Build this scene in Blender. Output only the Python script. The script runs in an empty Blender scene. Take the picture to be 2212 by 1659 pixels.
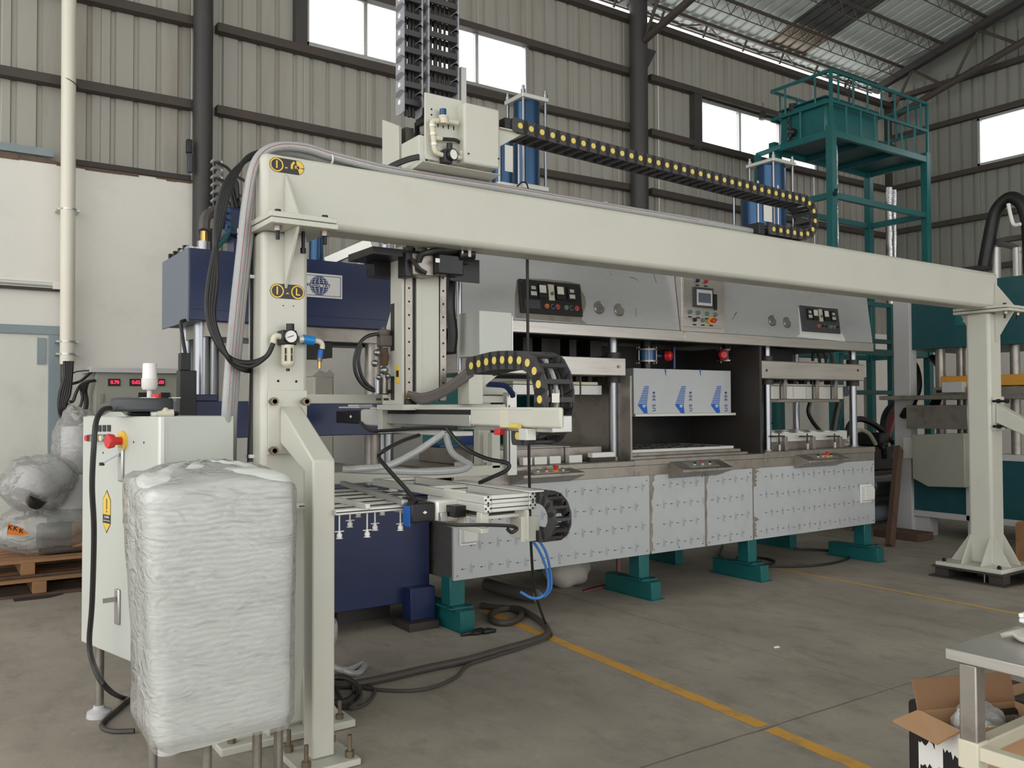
import bpy, bmesh, math, random
from mathutils import Vector, Matrix
random.seed(7)
PI = math.pi
SC = bpy.context.scene
COL = SC.collection

# ------------------------------------------------------------------ camera, world, exposure
CAM_F, CAM_H = 1868.0, 1.5
YAW, PITCH, ROLL = math.radians(34.6), math.radians(1.4), math.radians(-0.2)
_f = Vector((math.sin(YAW)*math.cos(PITCH), math.cos(YAW)*math.cos(PITCH), math.sin(PITCH)))
_r = Vector((math.cos(YAW), -math.sin(YAW), 0.0))
_u = _r.cross(_f)
_r, _u = _r*math.cos(ROLL)+_u*math.sin(ROLL), _u*math.cos(ROLL)-_r*math.sin(ROLL)
cam_data = bpy.data.cameras.new('camera')
cam = bpy.data.objects.new('camera', cam_data)
COL.objects.link(cam)
cam.matrix_world = Matrix(((_r.x, _u.x, -_f.x, 0), (_r.y, _u.y, -_f.y, 0), (_r.z, _u.z, -_f.z, CAM_H), (0, 0, 0, 1)))
cam_data.sensor_fit = 'HORIZONTAL'
cam_data.sensor_width = 36.0
cam_data.lens = CAM_F*36.0/2212.0
cam_data.clip_start = 0.05
cam_data.clip_end = 200
SC.camera = cam

world = bpy.data.worlds.new('overcast_sky')
SC.world = world
world.use_nodes = True
_bg = world.node_tree.nodes['Background']
_bg.inputs[0].default_value = (0.985, 0.99, 0.985, 1)
_bg.inputs[1].default_value = 1.0
SC.view_settings.view_transform = 'Standard'
SC.view_settings.look = 'None'
SC.view_settings.gamma = 1.0
SC.view_settings.use_curve_mapping = False
SC.view_settings.exposure = 1.3

def at(px, py, x=None, y=None, z=None):
    """world point on the plane x=, y= or z= that the photograph shows at a pixel"""
    d = _r*(px-1106.0)-_u*(py-829.5)+_f*CAM_F
    if x is not None: t = x/d.x
    elif y is not None: t = y/d.y
    else: t = (z-CAM_H)/d.z
    return Vector((d.x*t, d.y*t, CAM_H+d.z*t))

def pb(px0, py0, px1, py1, Y, d):
    """box extents whose front face lies on y=Y between two pixels, d deep"""
    a = at(px0, (py0+py1)/2, y=Y); b = at(px1, (py0+py1)/2, y=Y)
    m = (px0+px1)/2
    return (a.x, b.x, Y, Y+d, at(m, py1, y=Y).z, at(m, py0, y=Y).z)

# ------------------------------------------------------------------ materials
def lin(c):
    return tuple(((v/255.0)/12.92 if v <= 10.3 else ((v/255.0+0.055)/1.055)**2.4) for v in c)
MATS = {}
def mat(name, rgb, rough=0.5, metal=0.0, var=0.12, scale=4.0, bump=0.0, bscale=60.0, stretch=None,
        stain=None, stain_amt=0.0, stain_scale=2.0, emit=None, emit_s=0.0, alpha=1.0, rvar=0.1, trans=0.0, coat=0.0, spec=None):
    if name in MATS: return MATS[name]
    m = bpy.data.materials.new(name); m.use_nodes = True
    nt = m.node_tree; N = nt.nodes; L = nt.links
    b = N['Principled BSDF']
    c = lin(rgb)
    tc = N.new('ShaderNodeTexCoord'); mp = N.new('ShaderNodeMapping')
    L.new(tc.outputs['Object'], mp.inputs[0])
    if stretch: mp.inputs['Scale'].default_value = stretch
    nz = N.new('ShaderNodeTexNoise'); nz.inputs['Scale'].default_value = scale; nz.inputs['Detail'].default_value = 5
    L.new(mp.outputs[0], nz.inputs['Vector'])
    mix = N.new('ShaderNodeMix'); mix.data_type = 'RGBA'
    mix.inputs[6].default_value = tuple(max(0, v*(1-var)) for v in c)+(1,)
    mix.inputs[7].default_value = tuple(min(1, v*(1+var)) for v in c)+(1,)
    L.new(nz.outputs[0], mix.inputs[0])
    out = mix.outputs[2]
    if stain:
        n2 = N.new('ShaderNodeTexNoise'); n2.inputs['Scale'].default_value = stain_scale; n2.inputs['Detail'].default_value = 8
        n2.inputs['Roughness'].default_value = 0.65
        L.new(mp.outputs[0], n2.inputs['Vector'])
        rp = N.new('ShaderNodeValToRGB'); rp.color_ramp.elements[0].position = 0.5; rp.color_ramp.elements[1].position = 0.72
        L.new(n2.outputs[0], rp.inputs[0])
        ml = N.new('ShaderNodeMath'); ml.operation = 'MULTIPLY'; ml.inputs[1].default_value = stain_amt
        L.new(rp.outputs[0], ml.inputs[0])
        mx = N.new('ShaderNodeMix'); mx.data_type = 'RGBA'
        L.new(ml.outputs[0], mx.inputs[0]); L.new(out, mx.inputs[6]); mx.inputs[7].default_value = lin(stain)+(1,)
        out = mx.outputs[2]
    L.new(out, b.inputs['Base Color'])
    b.inputs['Metallic'].default_value = metal
    mr = N.new('ShaderNodeMapRange'); mr.inputs[3].default_value = max(0.03, rough-rvar); mr.inputs[4].default_value = min(1, rough+rvar)
    L.new(nz.outputs[0], mr.inputs[0]); L.new(mr.outputs[0], b.inputs['Roughness'])
    if bump:
        n3 = N.new('ShaderNodeTexNoise'); n3.inputs['Scale'].default_value = bscale; n3.inputs['Detail'].default_value = 4
        L.new(mp.outputs[0], n3.inputs['Vector'])
        bp = N.new('ShaderNodeBump'); bp.inputs['Strength'].default_value = bump; bp.inputs['Distance'].default_value = 0.01
        L.new(n3.outputs[0], bp.inputs['Height']); L.new(bp.outputs[0], b.inputs['Normal'])
    if emit:
        b.inputs['Emission Color'].default_value = lin(emit)+(1,); b.inputs['Emission Strength'].default_value = emit_s
    if alpha < 1: b.inputs['Alpha'].default_value = alpha
    if trans: b.inputs['Transmission Weight'].default_value = trans
    if coat: b.inputs['Coat Weight'].default_value = coat
    if spec is not None: b.inputs['Specular IOR Level'].default_value = spec
    MATS[name] = m
    return m

def glass_mat():
    m = bpy.data.materials.new('window_glass'); m.use_nodes = True
    nt = m.node_tree; N = nt.nodes; L = nt.links
    for n in list(N):
        if n.type != 'OUTPUT_MATERIAL': N.remove(n)
    o = [n for n in N if n.type == 'OUTPUT_MATERIAL'][0]
    t = N.new('ShaderNodeBsdfTransparent'); t.inputs[0].default_value = (0.93, 0.95, 0.96, 1)
    g = N.new('ShaderNodeBsdfGlossy'); g.inputs['Roughness'].default_value = 0.05
    mx = N.new('ShaderNodeMixShader'); mx.inputs[0].default_value = 0.07
    L.new(t.outputs[0], mx.inputs[1]); L.new(g.outputs[0], mx.inputs[2]); L.new(mx.outputs[0], o.inputs[0])
    return m
M_GLASS = glass_mat()

def film_mat(name, rgb, dens, bscale=9, rough=0.13, stretch=(1, 1, 1.6), bump=0.6):
    """wrinkled clear plastic film: mostly transparent, a milky share, sharp wrinkle highlights"""
    m = bpy.data.materials.new(name); m.use_nodes = True
    nt = m.node_tree; N = nt.nodes; L = nt.links
    b = N['Principled BSDF']; o = [n for n in N if n.type == 'OUTPUT_MATERIAL'][0]
    b.inputs['Base Color'].default_value = lin(rgb)+(1,); b.inputs['Roughness'].default_value = 0.3
    tc = N.new('ShaderNodeTexCoord'); mp = N.new('ShaderNodeMapping'); mp.inputs['Scale'].default_value = stretch
    mp.inputs['Rotation'].default_value = (0.25, 0.35, 0.1)
    L.new(tc.outputs['Object'], mp.inputs[0])
    nz = N.new('ShaderNodeTexNoise'); nz.inputs['Scale'].default_value = bscale; nz.inputs['Detail'].default_value = 3
    nz.inputs['Roughness'].default_value = 0.5; nz.inputs['Distortion'].default_value = 0.8
    L.new(mp.outputs[0], nz.inputs['Vector'])
    ab = N.new('ShaderNodeMath'); ab.operation = 'SUBTRACT'; ab.inputs[1].default_value = 0.5; L.new(nz.outputs[0], ab.inputs[0])
    a2 = N.new('ShaderNodeMath'); a2.operation = 'ABSOLUTE'; L.new(ab.outputs[0], a2.inputs[0])       # sharp creases
    bp = N.new('ShaderNodeBump'); bp.inputs['Strength'].default_value = bump; bp.inputs['Distance'].default_value = 0.03
    L.new(a2.outputs[0], bp.inputs['Height']); L.new(bp.outputs[0], b.inputs['Normal'])
    g = N.new('ShaderNodeBsdfGlossy'); g.inputs['Roughness'].default_value = rough; L.new(bp.outputs[0], g.inputs['Normal'])
    t = N.new('ShaderNodeBsdfTransparent')
    lw = N.new('ShaderNodeLayerWeight'); lw.inputs['Blend'].default_value = 0.35; L.new(bp.outputs[0], lw.inputs['Normal'])
    mr = N.new('ShaderNodeMapRange'); mr.inputs[3].default_value = dens*0.7; mr.inputs[4].default_value = min(1, dens*1.9)
    L.new(lw.outputs['Facing'], mr.inputs[0])
    mx = N.new('ShaderNodeMixShader')
    L.new(mr.outputs[0], mx.inputs[0]); L.new(t.outputs[0], mx.inputs[1]); L.new(b.outputs[0], mx.inputs[2])
    m2 = N.new('ShaderNodeMixShader'); m3 = N.new('ShaderNodeMath'); m3.operation = 'MULTIPLY'; m3.inputs[1].default_value = 0.75
    L.new(lw.outputs['Fresnel'], m3.inputs[0]); L.new(m3.outputs[0], m2.inputs[0]); L.new(mx.outputs[0], m2.inputs[1]); L.new(g.outputs[0], m2.inputs[2])
    L.new(m2.outputs[0], o.inputs[0])
    MATS[name] = m
    return m
def bubble_mat():
    m = mat('bubble_wrap', (206, 208, 202), 0.28, var=0.07, scale=5, stretch=(.6, .6, 2.0), stain=(168, 168, 160), stain_amt=0.35, stain_scale=3, spec=0.6)
    nt = m.node_tree; N = nt.nodes; L = nt.links; b = N['Principled BSDF']
    tc = N.new('ShaderNodeTexCoord'); wv = N.new('ShaderNodeTexWave'); wv.wave_type = 'BANDS'; wv.bands_direction = 'Z'
    wv.inputs['Scale'].default_value = 15; wv.inputs['Distortion'].default_value = 6.0; wv.inputs['Detail'].default_value = 2; wv.inputs['Detail Scale'].default_value = .6
    L.new(tc.outputs['Object'], wv.inputs['Vector'])
    bp = N.new('ShaderNodeBump'); bp.inputs['Strength'].default_value = 0.13; bp.inputs['Distance'].default_value = 0.012
    L.new(wv.outputs[0], bp.inputs['Height']); L.new(bp.outputs[0], b.inputs['Normal'])
    return m

M = dict(
 cream=mat('cream_paint', (196, 195, 183), 0.38, var=0.04, scale=2.5, stain=(170, 165, 148), stain_amt=0.14, stain_scale=3, bump=0.05, bscale=220),
 cabinet=mat('pale_cabinet_paint', (192, 195, 187), 0.45, var=0.03, scale=2, stain=(165, 165, 150), stain_amt=0.12, stain_scale=3, bump=0.04, bscale=300),
 white=mat('white_paint', (222, 222, 216), 0.4, var=0.04),
 navy=mat('navy_paint', (26, 40, 80), 0.36, var=0.12, scale=3, stain=(20, 28, 50), stain_amt=0.4, stain_scale=4),
 navy_side=mat('navy_primer', (104, 112, 124), 0.5, var=0.06),
 teal=mat('teal_paint', (26, 98, 98), 0.36, var=0.1, scale=3, stain=(40, 70, 66), stain_amt=0.3, stain_scale=5),
 tealdark=mat('dark_teal_paint', (20, 74, 80), 0.42, var=0.1, scale=3, stain=(70, 90, 88), stain_amt=0.3, stain_scale=9),
 steel=mat('stainless_steel', (196, 192, 186), 0.34, 0.8, var=0.08, scale=2.5, stretch=(1, 1, 14), stain=(120, 106, 92), stain_amt=0.28, stain_scale=3),
 steelw=mat('worn_stainless', (160, 154, 146), 0.42, 0.85, var=0.16, scale=5, stain=(92, 78, 66), stain_amt=0.5, stain_scale=6),
 chrome=mat('chromed_rod', (150, 152, 156), 0.3, 1.0, var=0.03, rvar=0.05),
 alu=mat('aluminium', (190, 190, 186), 0.36, 0.75, var=0.06, scale=6),
 alup=mat('bright_aluminium', (214, 213, 206), 0.42, 0.35, var=0.05, scale=6),
 film=mat('film_covered_steel', (186, 189, 190), 0.36, 0.12, var=0.04, scale=1.5, stain=(150, 155, 160), stain_amt=0.25, stain_scale=2.2),
 hood=mat('hood_film_steel', (198, 198, 199), 0.3, 0.4, var=0.05, scale=1.2, stretch=(1, 1, 3), stain=(150, 150, 152), stain_amt=0.3, stain_scale=1.6),
 black=mat('black_plastic', (26, 25, 26), 0.45, var=0.15, scale=8),
 blackm=mat('black_metal', (30, 29, 30), 0.35, 0.3, var=0.2, scale=5),
 rubber=mat('black_rubber', (30, 29, 29), 0.4, var=0.2, scale=12, spec=0.4),
 hosegrey=mat('dusty_hose', (92, 86, 82), 0.6, var=0.2, scale=10),
 chain=mat('chain_plastic', (58, 56, 57), 0.5, var=0.1, scale=10),
 chaincap=mat('yellow_cap', (216, 194, 96), 0.5, var=0.05),
 capw=mat('white_cap', (235, 233, 222), 0.5, var=0.03),
 chainl=mat('pale_chain_side', (150, 150, 156), 0.45, var=0.05),
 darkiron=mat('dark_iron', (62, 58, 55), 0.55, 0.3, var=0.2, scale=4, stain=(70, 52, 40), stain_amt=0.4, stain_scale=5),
 column=mat('column_grey_paint', (62, 60, 60), 0.55, var=0.12, scale=3, stain=(80, 66, 56), stain_amt=0.4, stain_scale=3),
 girt=mat('girt_steel', (74, 67, 62), 0.6, 0.2, var=0.15, scale=4, stain=(96, 72, 56), stain_amt=0.4, stain_scale=4),
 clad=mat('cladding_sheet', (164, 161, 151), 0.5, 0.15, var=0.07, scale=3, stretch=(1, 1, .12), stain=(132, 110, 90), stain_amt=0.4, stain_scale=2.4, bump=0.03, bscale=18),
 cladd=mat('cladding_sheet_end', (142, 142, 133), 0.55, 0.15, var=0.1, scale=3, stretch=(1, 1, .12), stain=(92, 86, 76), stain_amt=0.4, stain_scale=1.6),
 roof=mat('roof_sheet', (192, 198, 192), 0.4, 0.2, var=0.08, scale=2, stretch=(1, .15, 1), stain=(104, 92, 74), stain_amt=0.45, stain_scale=1.5),
 roofd=mat('dark_roof_sheet', (80, 80, 78), 0.5, 0.2, var=0.1),
 roofs=mat('rusty_roof_sheet', (128, 116, 100), 0.3, 0.5, var=0.35, scale=9, stretch=(1, .1, 1), stain=(80, 62, 44), stain_amt=0.5),
 plaster=mat('wall_plaster', (226, 222, 214), 0.85, var=0.05, scale=1.4, stain=(190, 180, 168), stain_amt=0.35, stain_scale=1.6, bump=0.15, bscale=25),
 doorw=mat('door_white', (214, 214, 204), 0.7, var=0.04, scale=2, stain=(170, 158, 140), stain_amt=0.25, stain_scale=2.5),
 doorf=mat('door_frame_grey', (138, 150, 154), 0.6, var=0.06, stain=(110, 116, 116), stain_amt=0.3),
 brickedge=mat('broken_wall_edge', (104, 88, 76), 0.9, var=0.3, scale=14, bump=0.5, bscale=40),
 pvc=mat('pvc_pipe', (226, 220, 204), 0.4, var=0.03),
 joint=mat('joint_fill', (46, 42, 38), 0.9),
 yline=mat('yellow_floor_paint', (214, 160, 66), 0.6, var=0.12, scale=6, stain=(150, 136, 112), stain_amt=0.75, stain_scale=7),
 yline2=mat('faded_floor_paint', (196, 160, 96), 0.6, var=0.12, scale=6, stain=(140, 130, 114), stain_amt=0.85, stain_scale=6),
 yellow=mat('yellow_print', (228, 190, 70), 0.45, var=0.03),
 sticker=mat('black_sticker', (34, 26, 26), 0.4, var=0.05),
 red=mat('red_plastic', (206, 44, 44), 0.35, var=0.05),
 orange=mat('orange_plastic', (226, 92, 44), 0.4, var=0.05),
 green=mat('green_plastic', (96, 128, 110), 0.4, var=0.05),
 blue=mat('blue_plastic', (22, 120, 186), 0.3, var=0.05),
 bluetube=mat('blue_tube', (70, 132, 204), 0.3, var=0.05),
 cyl=mat('blue_cylinder', (46, 76, 108), 0.25, 0.6, var=0.08),
 beige=mat('beige_fitting', (206, 200, 178), 0.5, var=0.05),
 brass=mat('brass', (190, 160, 96), 0.3, 0.9, var=0.1),
 rust=mat('zinc_bolt', (126, 114, 96), 0.45, 0.6, var=0.25, scale=30),
 bolt=mat('black_bolt', (34, 32, 34), 0.4, 0.5),
 greybox=mat('grey_panel_paint', (150, 150, 138), 0.5, var=0.04, stain=(110, 100, 86), stain_amt=0.3),
 greypale=mat('pale_grey_paint', (190, 188, 188), 0.5, var=0.04),
 darkgrey=mat('dark_grey_plastic', (66, 68, 72), 0.5, var=0.08),
 led=mat('led_red', (255, 40, 60), 0.5, emit=(255, 30, 60), emit_s=1.6),
 screen=mat('screen_glass', (104, 116, 130), 0.12, var=0.03),
 wood=mat('pallet_wood', (156, 116, 80), 0.8, var=0.3, scale=3, stretch=(.3, 6, 6), stain=(84, 60, 42), stain_amt=0.5, bump=0.2),
 woodd=mat('old_dark_wood', (92, 70, 56), 0.85, var=0.3, scale=3, stretch=(6, 6, .4), stain=(50, 38, 32), stain_amt=0.5, bump=0.2),
 crate=mat('crate_wood', (176, 122, 72), 0.7, var=0.15),
 card=mat('cardboard', (178, 140, 104), 0.85, var=0.05, scale=8),
 cardin=mat('cardboard_inside', (140, 106, 78), 0.9, var=0.06, scale=8),
 cardprint=mat('box_print_black', (30, 28, 28), 0.7),
 cloth=mat('grey_cloth', (186, 180, 170), 0.9, var=0.1, scale=10, bump=0.3),
 plasticw=mat('white_tray_plastic', (236, 234, 230), 0.35, var=0.02),
 paper=mat('white_paper', (232, 230, 226), 0.8, var=0.02),
 print_=mat('film_print_grey', (158, 164, 172), 0.6),
 printd=mat('film_print_dark', (84, 84, 88), 0.6),
 logo=mat('logo_blue', (24, 92, 178), 0.5, var=0.03),
 logod=mat('logo_navy', (24, 52, 110), 0.5, var=0.03),
 foil=mat('foil_lagging', (214, 214, 216), 0.22, 1.0, var=0.1, scale=20, bump=0.8, bscale=45),
 cable=mat('black_cable', (38, 36, 35), 0.5, var=0.15, scale=14),
 cabled=mat('dusty_black_cable', (70, 65, 60), 0.65, var=0.25, scale=14),
 tape=mat('orange_tape', (232, 128, 44), 0.5, var=0.08),
 amber=mat('amber_plate', (206, 146, 54), 0.5, var=0.08),
 oil=mat('oily_machine', (44, 42, 42), 0.35, 0.3, var=0.4, scale=9),
 holes=mat('hole_black', (12, 12, 12), 0.8),
 clearhose=mat('braided_hose', (164, 165, 164), 0.22, var=0.06, scale=30, bump=0.25, bscale=160, spec=0.7),
 hosered=mat('hose_red_stripe', (164, 84, 84), 0.35),
 olive=mat('olive_tank', (92, 92, 76), 0.5, var=0.08),
 label=mat('paper_label', (226, 222, 212), 0.6, var=0.02),
 bubble=bubble_mat(),
)
M['film_a'] = film_mat('stretch_film', (234, 234, 231), 0.22, bscale=7, rough=.09, stretch=(1, 1, 2.2), bump=1.0)
M['film_c'] = film_mat('robot_film', (222, 222, 218), 0.3, bscale=7, bump=1.0)
M['film_b'] = film_mat('clear_bag', (236, 236, 234), 0.34, bscale=12)

# concrete floor: grey base, warm and dark patches, fine trowel streaks
def concrete():
    m = bpy.data.materials.new('concrete_floor'); m.use_nodes = True
    nt = m.node_tree; N = nt.nodes; L = nt.links; b = N['Principled BSDF']
    tc = N.new('ShaderNodeTexCoord')
    def noise(sc, det=6, rg=0.6, scl=(1, 1, 1)):
        mp = N.new('ShaderNodeMapping'); mp.inputs['Scale'].default_value = scl
        L.new(tc.outputs['Object'], mp.inputs[0])
        n = N.new('ShaderNodeTexNoise'); n.inputs['Scale'].default_value = sc; n.inputs['Detail'].default_value = det; n.inputs['Roughness'].default_value = rg
        L.new(mp.outputs[0], n.inputs['Vector']); return n
    n1 = noise(0.9); n2 = noise(3.2, 8, 0.7, (1.6, 0.8, 1)); n3 = noise(26, 5, 0.7); n4 = noise(5.5, 8, 0.75)
    r1 = N.new('ShaderNodeValToRGB'); e = r1.color_ramp.elements
    e[0].position = 0.3; e[0].color = lin((140, 132, 121))+(1,); e[1].position = 0.7; e[1].color = lin((172, 162, 148))+(1,)
    L.new(n1.outputs[0], r1.inputs[0])
    def over(prev, n, lo, hi, col, amt):
        rp = N.new('ShaderNodeMapRange'); rp.inputs[1].default_value = lo; rp.inputs[2].default_value = hi
        rp.inputs[3].default_value = 0; rp.inputs[4].default_value = amt; L.new(n.outputs[0], rp.inputs[0])
        mx = N.new('ShaderNodeMix'); mx.data_type = 'RGBA'; L.new(rp.outputs[0], mx.inputs[0]); L.new(prev, mx.inputs[6])
        mx.inputs[7].default_value = lin(col)+(1,); return mx.outputs[2]
    o = over(r1.outputs[0], n2, 0.5, 0.72, (116, 110, 103), 0.6)
    o = over(o, n4, 0.56, 0.75, (184, 170, 150), 0.45)
    o = over(o, n3, 0.52, 0.75, (130, 124, 116), 0.4)
    L.new(o, b.inputs['Base Color'])
    mr = N.new('ShaderNodeMapRange'); mr.inputs[3].default_value = 0.42; mr.inputs[4].default_value = 0.75
    L.new(n2.outputs[0], mr.inputs[0]); L.new(mr.outputs[0], b.inputs['Roughness'])
    bp = N.new('ShaderNodeBump'); bp.inputs['Strength'].default_value = 0.12; bp.inputs['Distance'].default_value = 0.01
    L.new(n3.outputs[0], bp.inputs['Height']); L.new(bp.outputs[0], b.inputs['Normal'])
    return m
M['floor'] = concrete()

# ------------------------------------------------------------------ mesh building
class MB:
    def __init__(s): s.v = []; s.f = []; s.mi = []; s.m = 0
    def add(s, vs, fs):
        o = len(s.v); s.v += [tuple(v) for v in vs]
        for f in fs: s.f.append(tuple(i+o for i in f)); s.mi.append(s.m)
        return s
    def mt(s, i): s.m = i; return s
    def box(s, x0, x1, y0, y1, z0, z1, X=None):
        vs = [Vector(p) for p in ((x0,y0,z0),(x1,y0,z0),(x1,y1,z0),(x0,y1,z0),(x0,y0,z1),(x1,y0,z1),(x1,y1,z1),(x0,y1,z1))]
        if X: vs = [X @ v for v in vs]
        return s.add(vs, [(0,3,2,1),(4,5,6,7),(0,1,5,4),(1,2,6,5),(2,3,7,6),(3,0,4,7)])
    def cbox(s, c, sx, sy, sz, X=None):
        return s.box(c[0]-sx/2, c[0]+sx/2, c[1]-sy/2, c[1]+sy/2, c[2]-sz/2, c[2]+sz/2, X)
    def ring(s, c, t, r, n, a=None):
        t = t.normalized(); a = a or (Vector((0,0,1)) if abs(t.z) < 0.9 else Vector((1,0,0)))
        e = t.cross(a).normalized(); g = t.cross(e)
        return [c+e*(math.cos(2*PI*i/n)*r)+g*(math.sin(2*PI*i/n)*r) for i in range(n)]
    def cyl(s, p0, p1, r, n=14, r1=None, cap=True):
        p0, p1 = Vector(p0), Vector(p1); r1 = r if r1 is None else r1
        vs = s.ring(p0, p1-p0, r, n)+s.ring(p1, p1-p0, r1, n)
        fs = [(i, i+n, (i+1) % n+n, (i+1) % n) for i in range(n)]
        if cap: fs += [tuple(range(n)), tuple(range(2*n-1, n-1, -1))]
        return s.add(vs, fs)
    def lathe(s, c, axis, prof, n=16):
        """prof: (distance along axis, radius)"""
        c = Vector(c); axis = Vector(axis).normalized(); vs = []
        for h, r in prof: vs += s.ring(c+axis*h, axis, max(r, 1e-4), n)
        k = len(prof); fs = []
        for j in range(k-1):
            for i in range(n): fs.append((j*n+i, (j+1)*n+i, (j+1)*n+(i+1) % n, j*n+(i+1) % n))
        fs += [tuple(range(n)), tuple(range(k*n-1, (k-1)*n-1, -1))]
        return s.add(vs, fs)
    def tube(s, pts, r, n=8, cap=True):
        pts = [Vector(p) for p in pts]; vs = []; k = len(pts); e = None
        for j, p in enumerate(pts):
            t = (pts[min(j+1, k-1)]-pts[max(j-1, 0)]).normalized()
            if e is None:
                a = Vector((0,0,1)) if abs(t.z) < 0.9 else Vector((1,0,0)); e = t.cross(a).normalized()
            else: e = (e-t*e.dot(t)).normalized()
            g = t.cross(e); rr = r[j] if isinstance(r, (list, tuple)) else r
            vs += [p+e*(math.cos(2*PI*i/n)*rr)+g*(math.sin(2*PI*i/n)*rr) for i in range(n)]
        fs = []
        for j in range(k-1):
            for i in range(n): fs.append((j*n+i, j*n+(i+1) % n, (j+1)*n+(i+1) % n, (j+1)*n+i))
        if cap: fs += [tuple(range(n-1, -1, -1)), tuple(range((k-1)*n, k*n))]
        return s.add(vs, fs)
    def prism(s, poly, axis, a, b, X=None):
        """poly in the other two axes (x: y,z | y: x,z | z: x,y) swept from a to b"""
        def mk(p, t): return {'x': (t, p[0], p[1]), 'y': (p[0], t, p[1]), 'z': (p[0], p[1], t)}[axis]
        n = len(poly); vs = [Vector(mk(p, a)) for p in poly]+[Vector(mk(p, b)) for p in poly]
        if X: vs = [X @ v for v in vs]
        fs = [(i, (i+1) % n, (i+1) % n+n, i+n) for i in range(n)]+[tuple(range(n-1, -1, -1)), tuple(range(n, 2*n))]
        return s.add(vs, fs)
    def bar(s, p0, p1, w, h, up=(0,0,1)):
        p0, p1 = Vector(p0), Vector(p1); t = (p1-p0).normalized(); up = Vector(up)
        e = t.cross(up).normalized(); g = e.cross(t)
        vs = []
        for p in (p0, p1): vs += [p-e*w/2-g*h/2, p+e*w/2-g*h/2, p+e*w/2+g*h/2, p-e*w/2+g*h/2]
        return s.add(vs, [(3,2,1,0),(4,5,6,7),(0,1,5,4),(1,2,6,5),(2,3,7,6),(3,0,4,7)])
    def sphere(s, c, r, n=16, m=10, sc=(1,1,1), fn=None):
        c = Vector(c); vs = []; fs = []
        for j in range(m+1):
            th = PI*j/m
            for i in range(n):
                ph = 2*PI*i/n; d = Vector((math.sin(th)*math.cos(ph), math.sin(th)*math.sin(ph), math.cos(th)))
                k = fn(d) if fn else 1.0
                vs.append(c+Vector((d.x*sc[0], d.y*sc[1], d.z*sc[2]))*(r*k))
        for j in range(m):
            for i in range(n): fs.append((j*n+i, (j+1)*n+i, (j+1)*n+(i+1) % n, j*n+(i+1) % n))
        return s.add(vs, fs)
    def mesh(s, name, mats, smooth=True):
        me = bpy.data.meshes.new(name); me.from_pydata(s.v, [], s.f)
        for m in (mats if isinstance(mats, (list, tuple)) else [mats]): me.materials.append(m)
        for p, i in zip(me.polygons, s.mi): p.material_index = i
        bm = bmesh.new(); bm.from_mesh(me); bmesh.ops.recalc_face_normals(bm, faces=bm.faces); bm.to_mesh(me); bm.free()
        if smooth:
            me.polygons.foreach_set('use_smooth', [True]*len(me.polygons)); me.set_sharp_from_angle(angle=math.radians(38))
        me.update()
        return me
    def build(s, name, mats, parent=None, bevel=0.0, seg=2, local=False, smooth=True):
        return link(name, s.mesh(name, mats, smooth), parent, bevel, seg, local)

WORLD = {}
def link(name, me, parent=None, bevel=0.0, seg=2, local=False):
    o = bpy.data.objects.new(name, me); COL.objects.link(o)
    if parent is not None:
        o.parent = parent
        if not local and parent.name in WORLD: o.matrix_parent_inverse = WORLD[parent.name].inverted()
    if bevel:
        md = o.modifiers.new('bevel', 'BEVEL'); md.width = bevel; md.segments = seg; md.limit_method = 'ANGLE'; md.angle_limit = math.radians(40)
    return o
def tag(o, label=None, cat=None, group=None, kind=None):
    if label: o['label'] = label
    if cat: o['category'] = cat
    if group: o['group'] = group
    if kind: o['kind'] = kind
    return o
def thing(name, label, cat, loc=(0,0,0), rz=0.0, group=None):
    o = bpy.data.objects.new(name, None); COL.objects.link(o)
    o.empty_display_size = 0.1; o.location = loc; o.rotation_euler = (0, 0, rz)
    WORLD[o.name] = Matrix.Translation(Vector(loc)) @ Matrix.Rotation(rz, 4, 'Z')
    return tag(o, label, cat, group)
def part(name, mats, parent, *boxes, bevel=0.0, local=False, label=None):
    b = MB()
    for q in boxes: b.box(*q)
    o = b.build(name, mats, parent, bevel, local=local)
    if label: o['label'] = label
    return o
def copy_part(o, parent, mw=None):
    c = o.copy(); COL.objects.link(c); c.parent = parent
    if mw is not None: c.matrix_parent_inverse = WORLD[parent.name].inverted() if parent.name in WORLD else Matrix(); c.matrix_basis = mw
    return c
def curve(pts, n=8, closed=False):
    """Catmull-Rom through the points"""
    P = [Vector(p) for p in pts]; out = []
    for i in range(len(P)-1):
        p0 = P[max(i-1, 0)]; p1 = P[i]; p2 = P[i+1]; p3 = P[min(i+2, len(P)-1)]
        for k in range(n):
            t = k/n
            out.append(0.5*((2*p1)+(p2-p0)*t+(2*p0-5*p1+4*p2-p3)*t*t+(3*p1-p0-3*p2+p3)*t**3))
    out.append(P[-1]); return out
def hose(name, pts, r, m, parent=None, n=7, res=8):
    return MB().tube(curve(pts, res), r, n).build(name, m, parent)
def textmesh(body, size, bold=False, space=1.0, align='CENTER', ext=0.0):
    cu = bpy.data.curves.new('lettering', 'FONT'); cu.body = body; cu.size = size
    cu.align_x = align; cu.align_y = 'CENTER'; cu.space_character = space; cu.extrude = ext
    if bold: cu.offset = size*0.022
    o = bpy.data.objects.new('lettering', cu); COL.objects.link(o)
    bpy.context.view_layer.update()
    me = bpy.data.meshes.new_from_object(o.evaluated_get(bpy.context.evaluated_depsgraph_get()))
    bpy.data.objects.remove(o); bpy.data.curves.remove(cu)
    return me
def lettering(name, body, size, mw, m, parent, bold=False, space=1.0, align='CENTER'):
    me = textmesh(body, size, bold, space, align); me.materials.clear(); me.materials.append(m)
    me.transform(mw)
    return link(name, me, parent)
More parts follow.
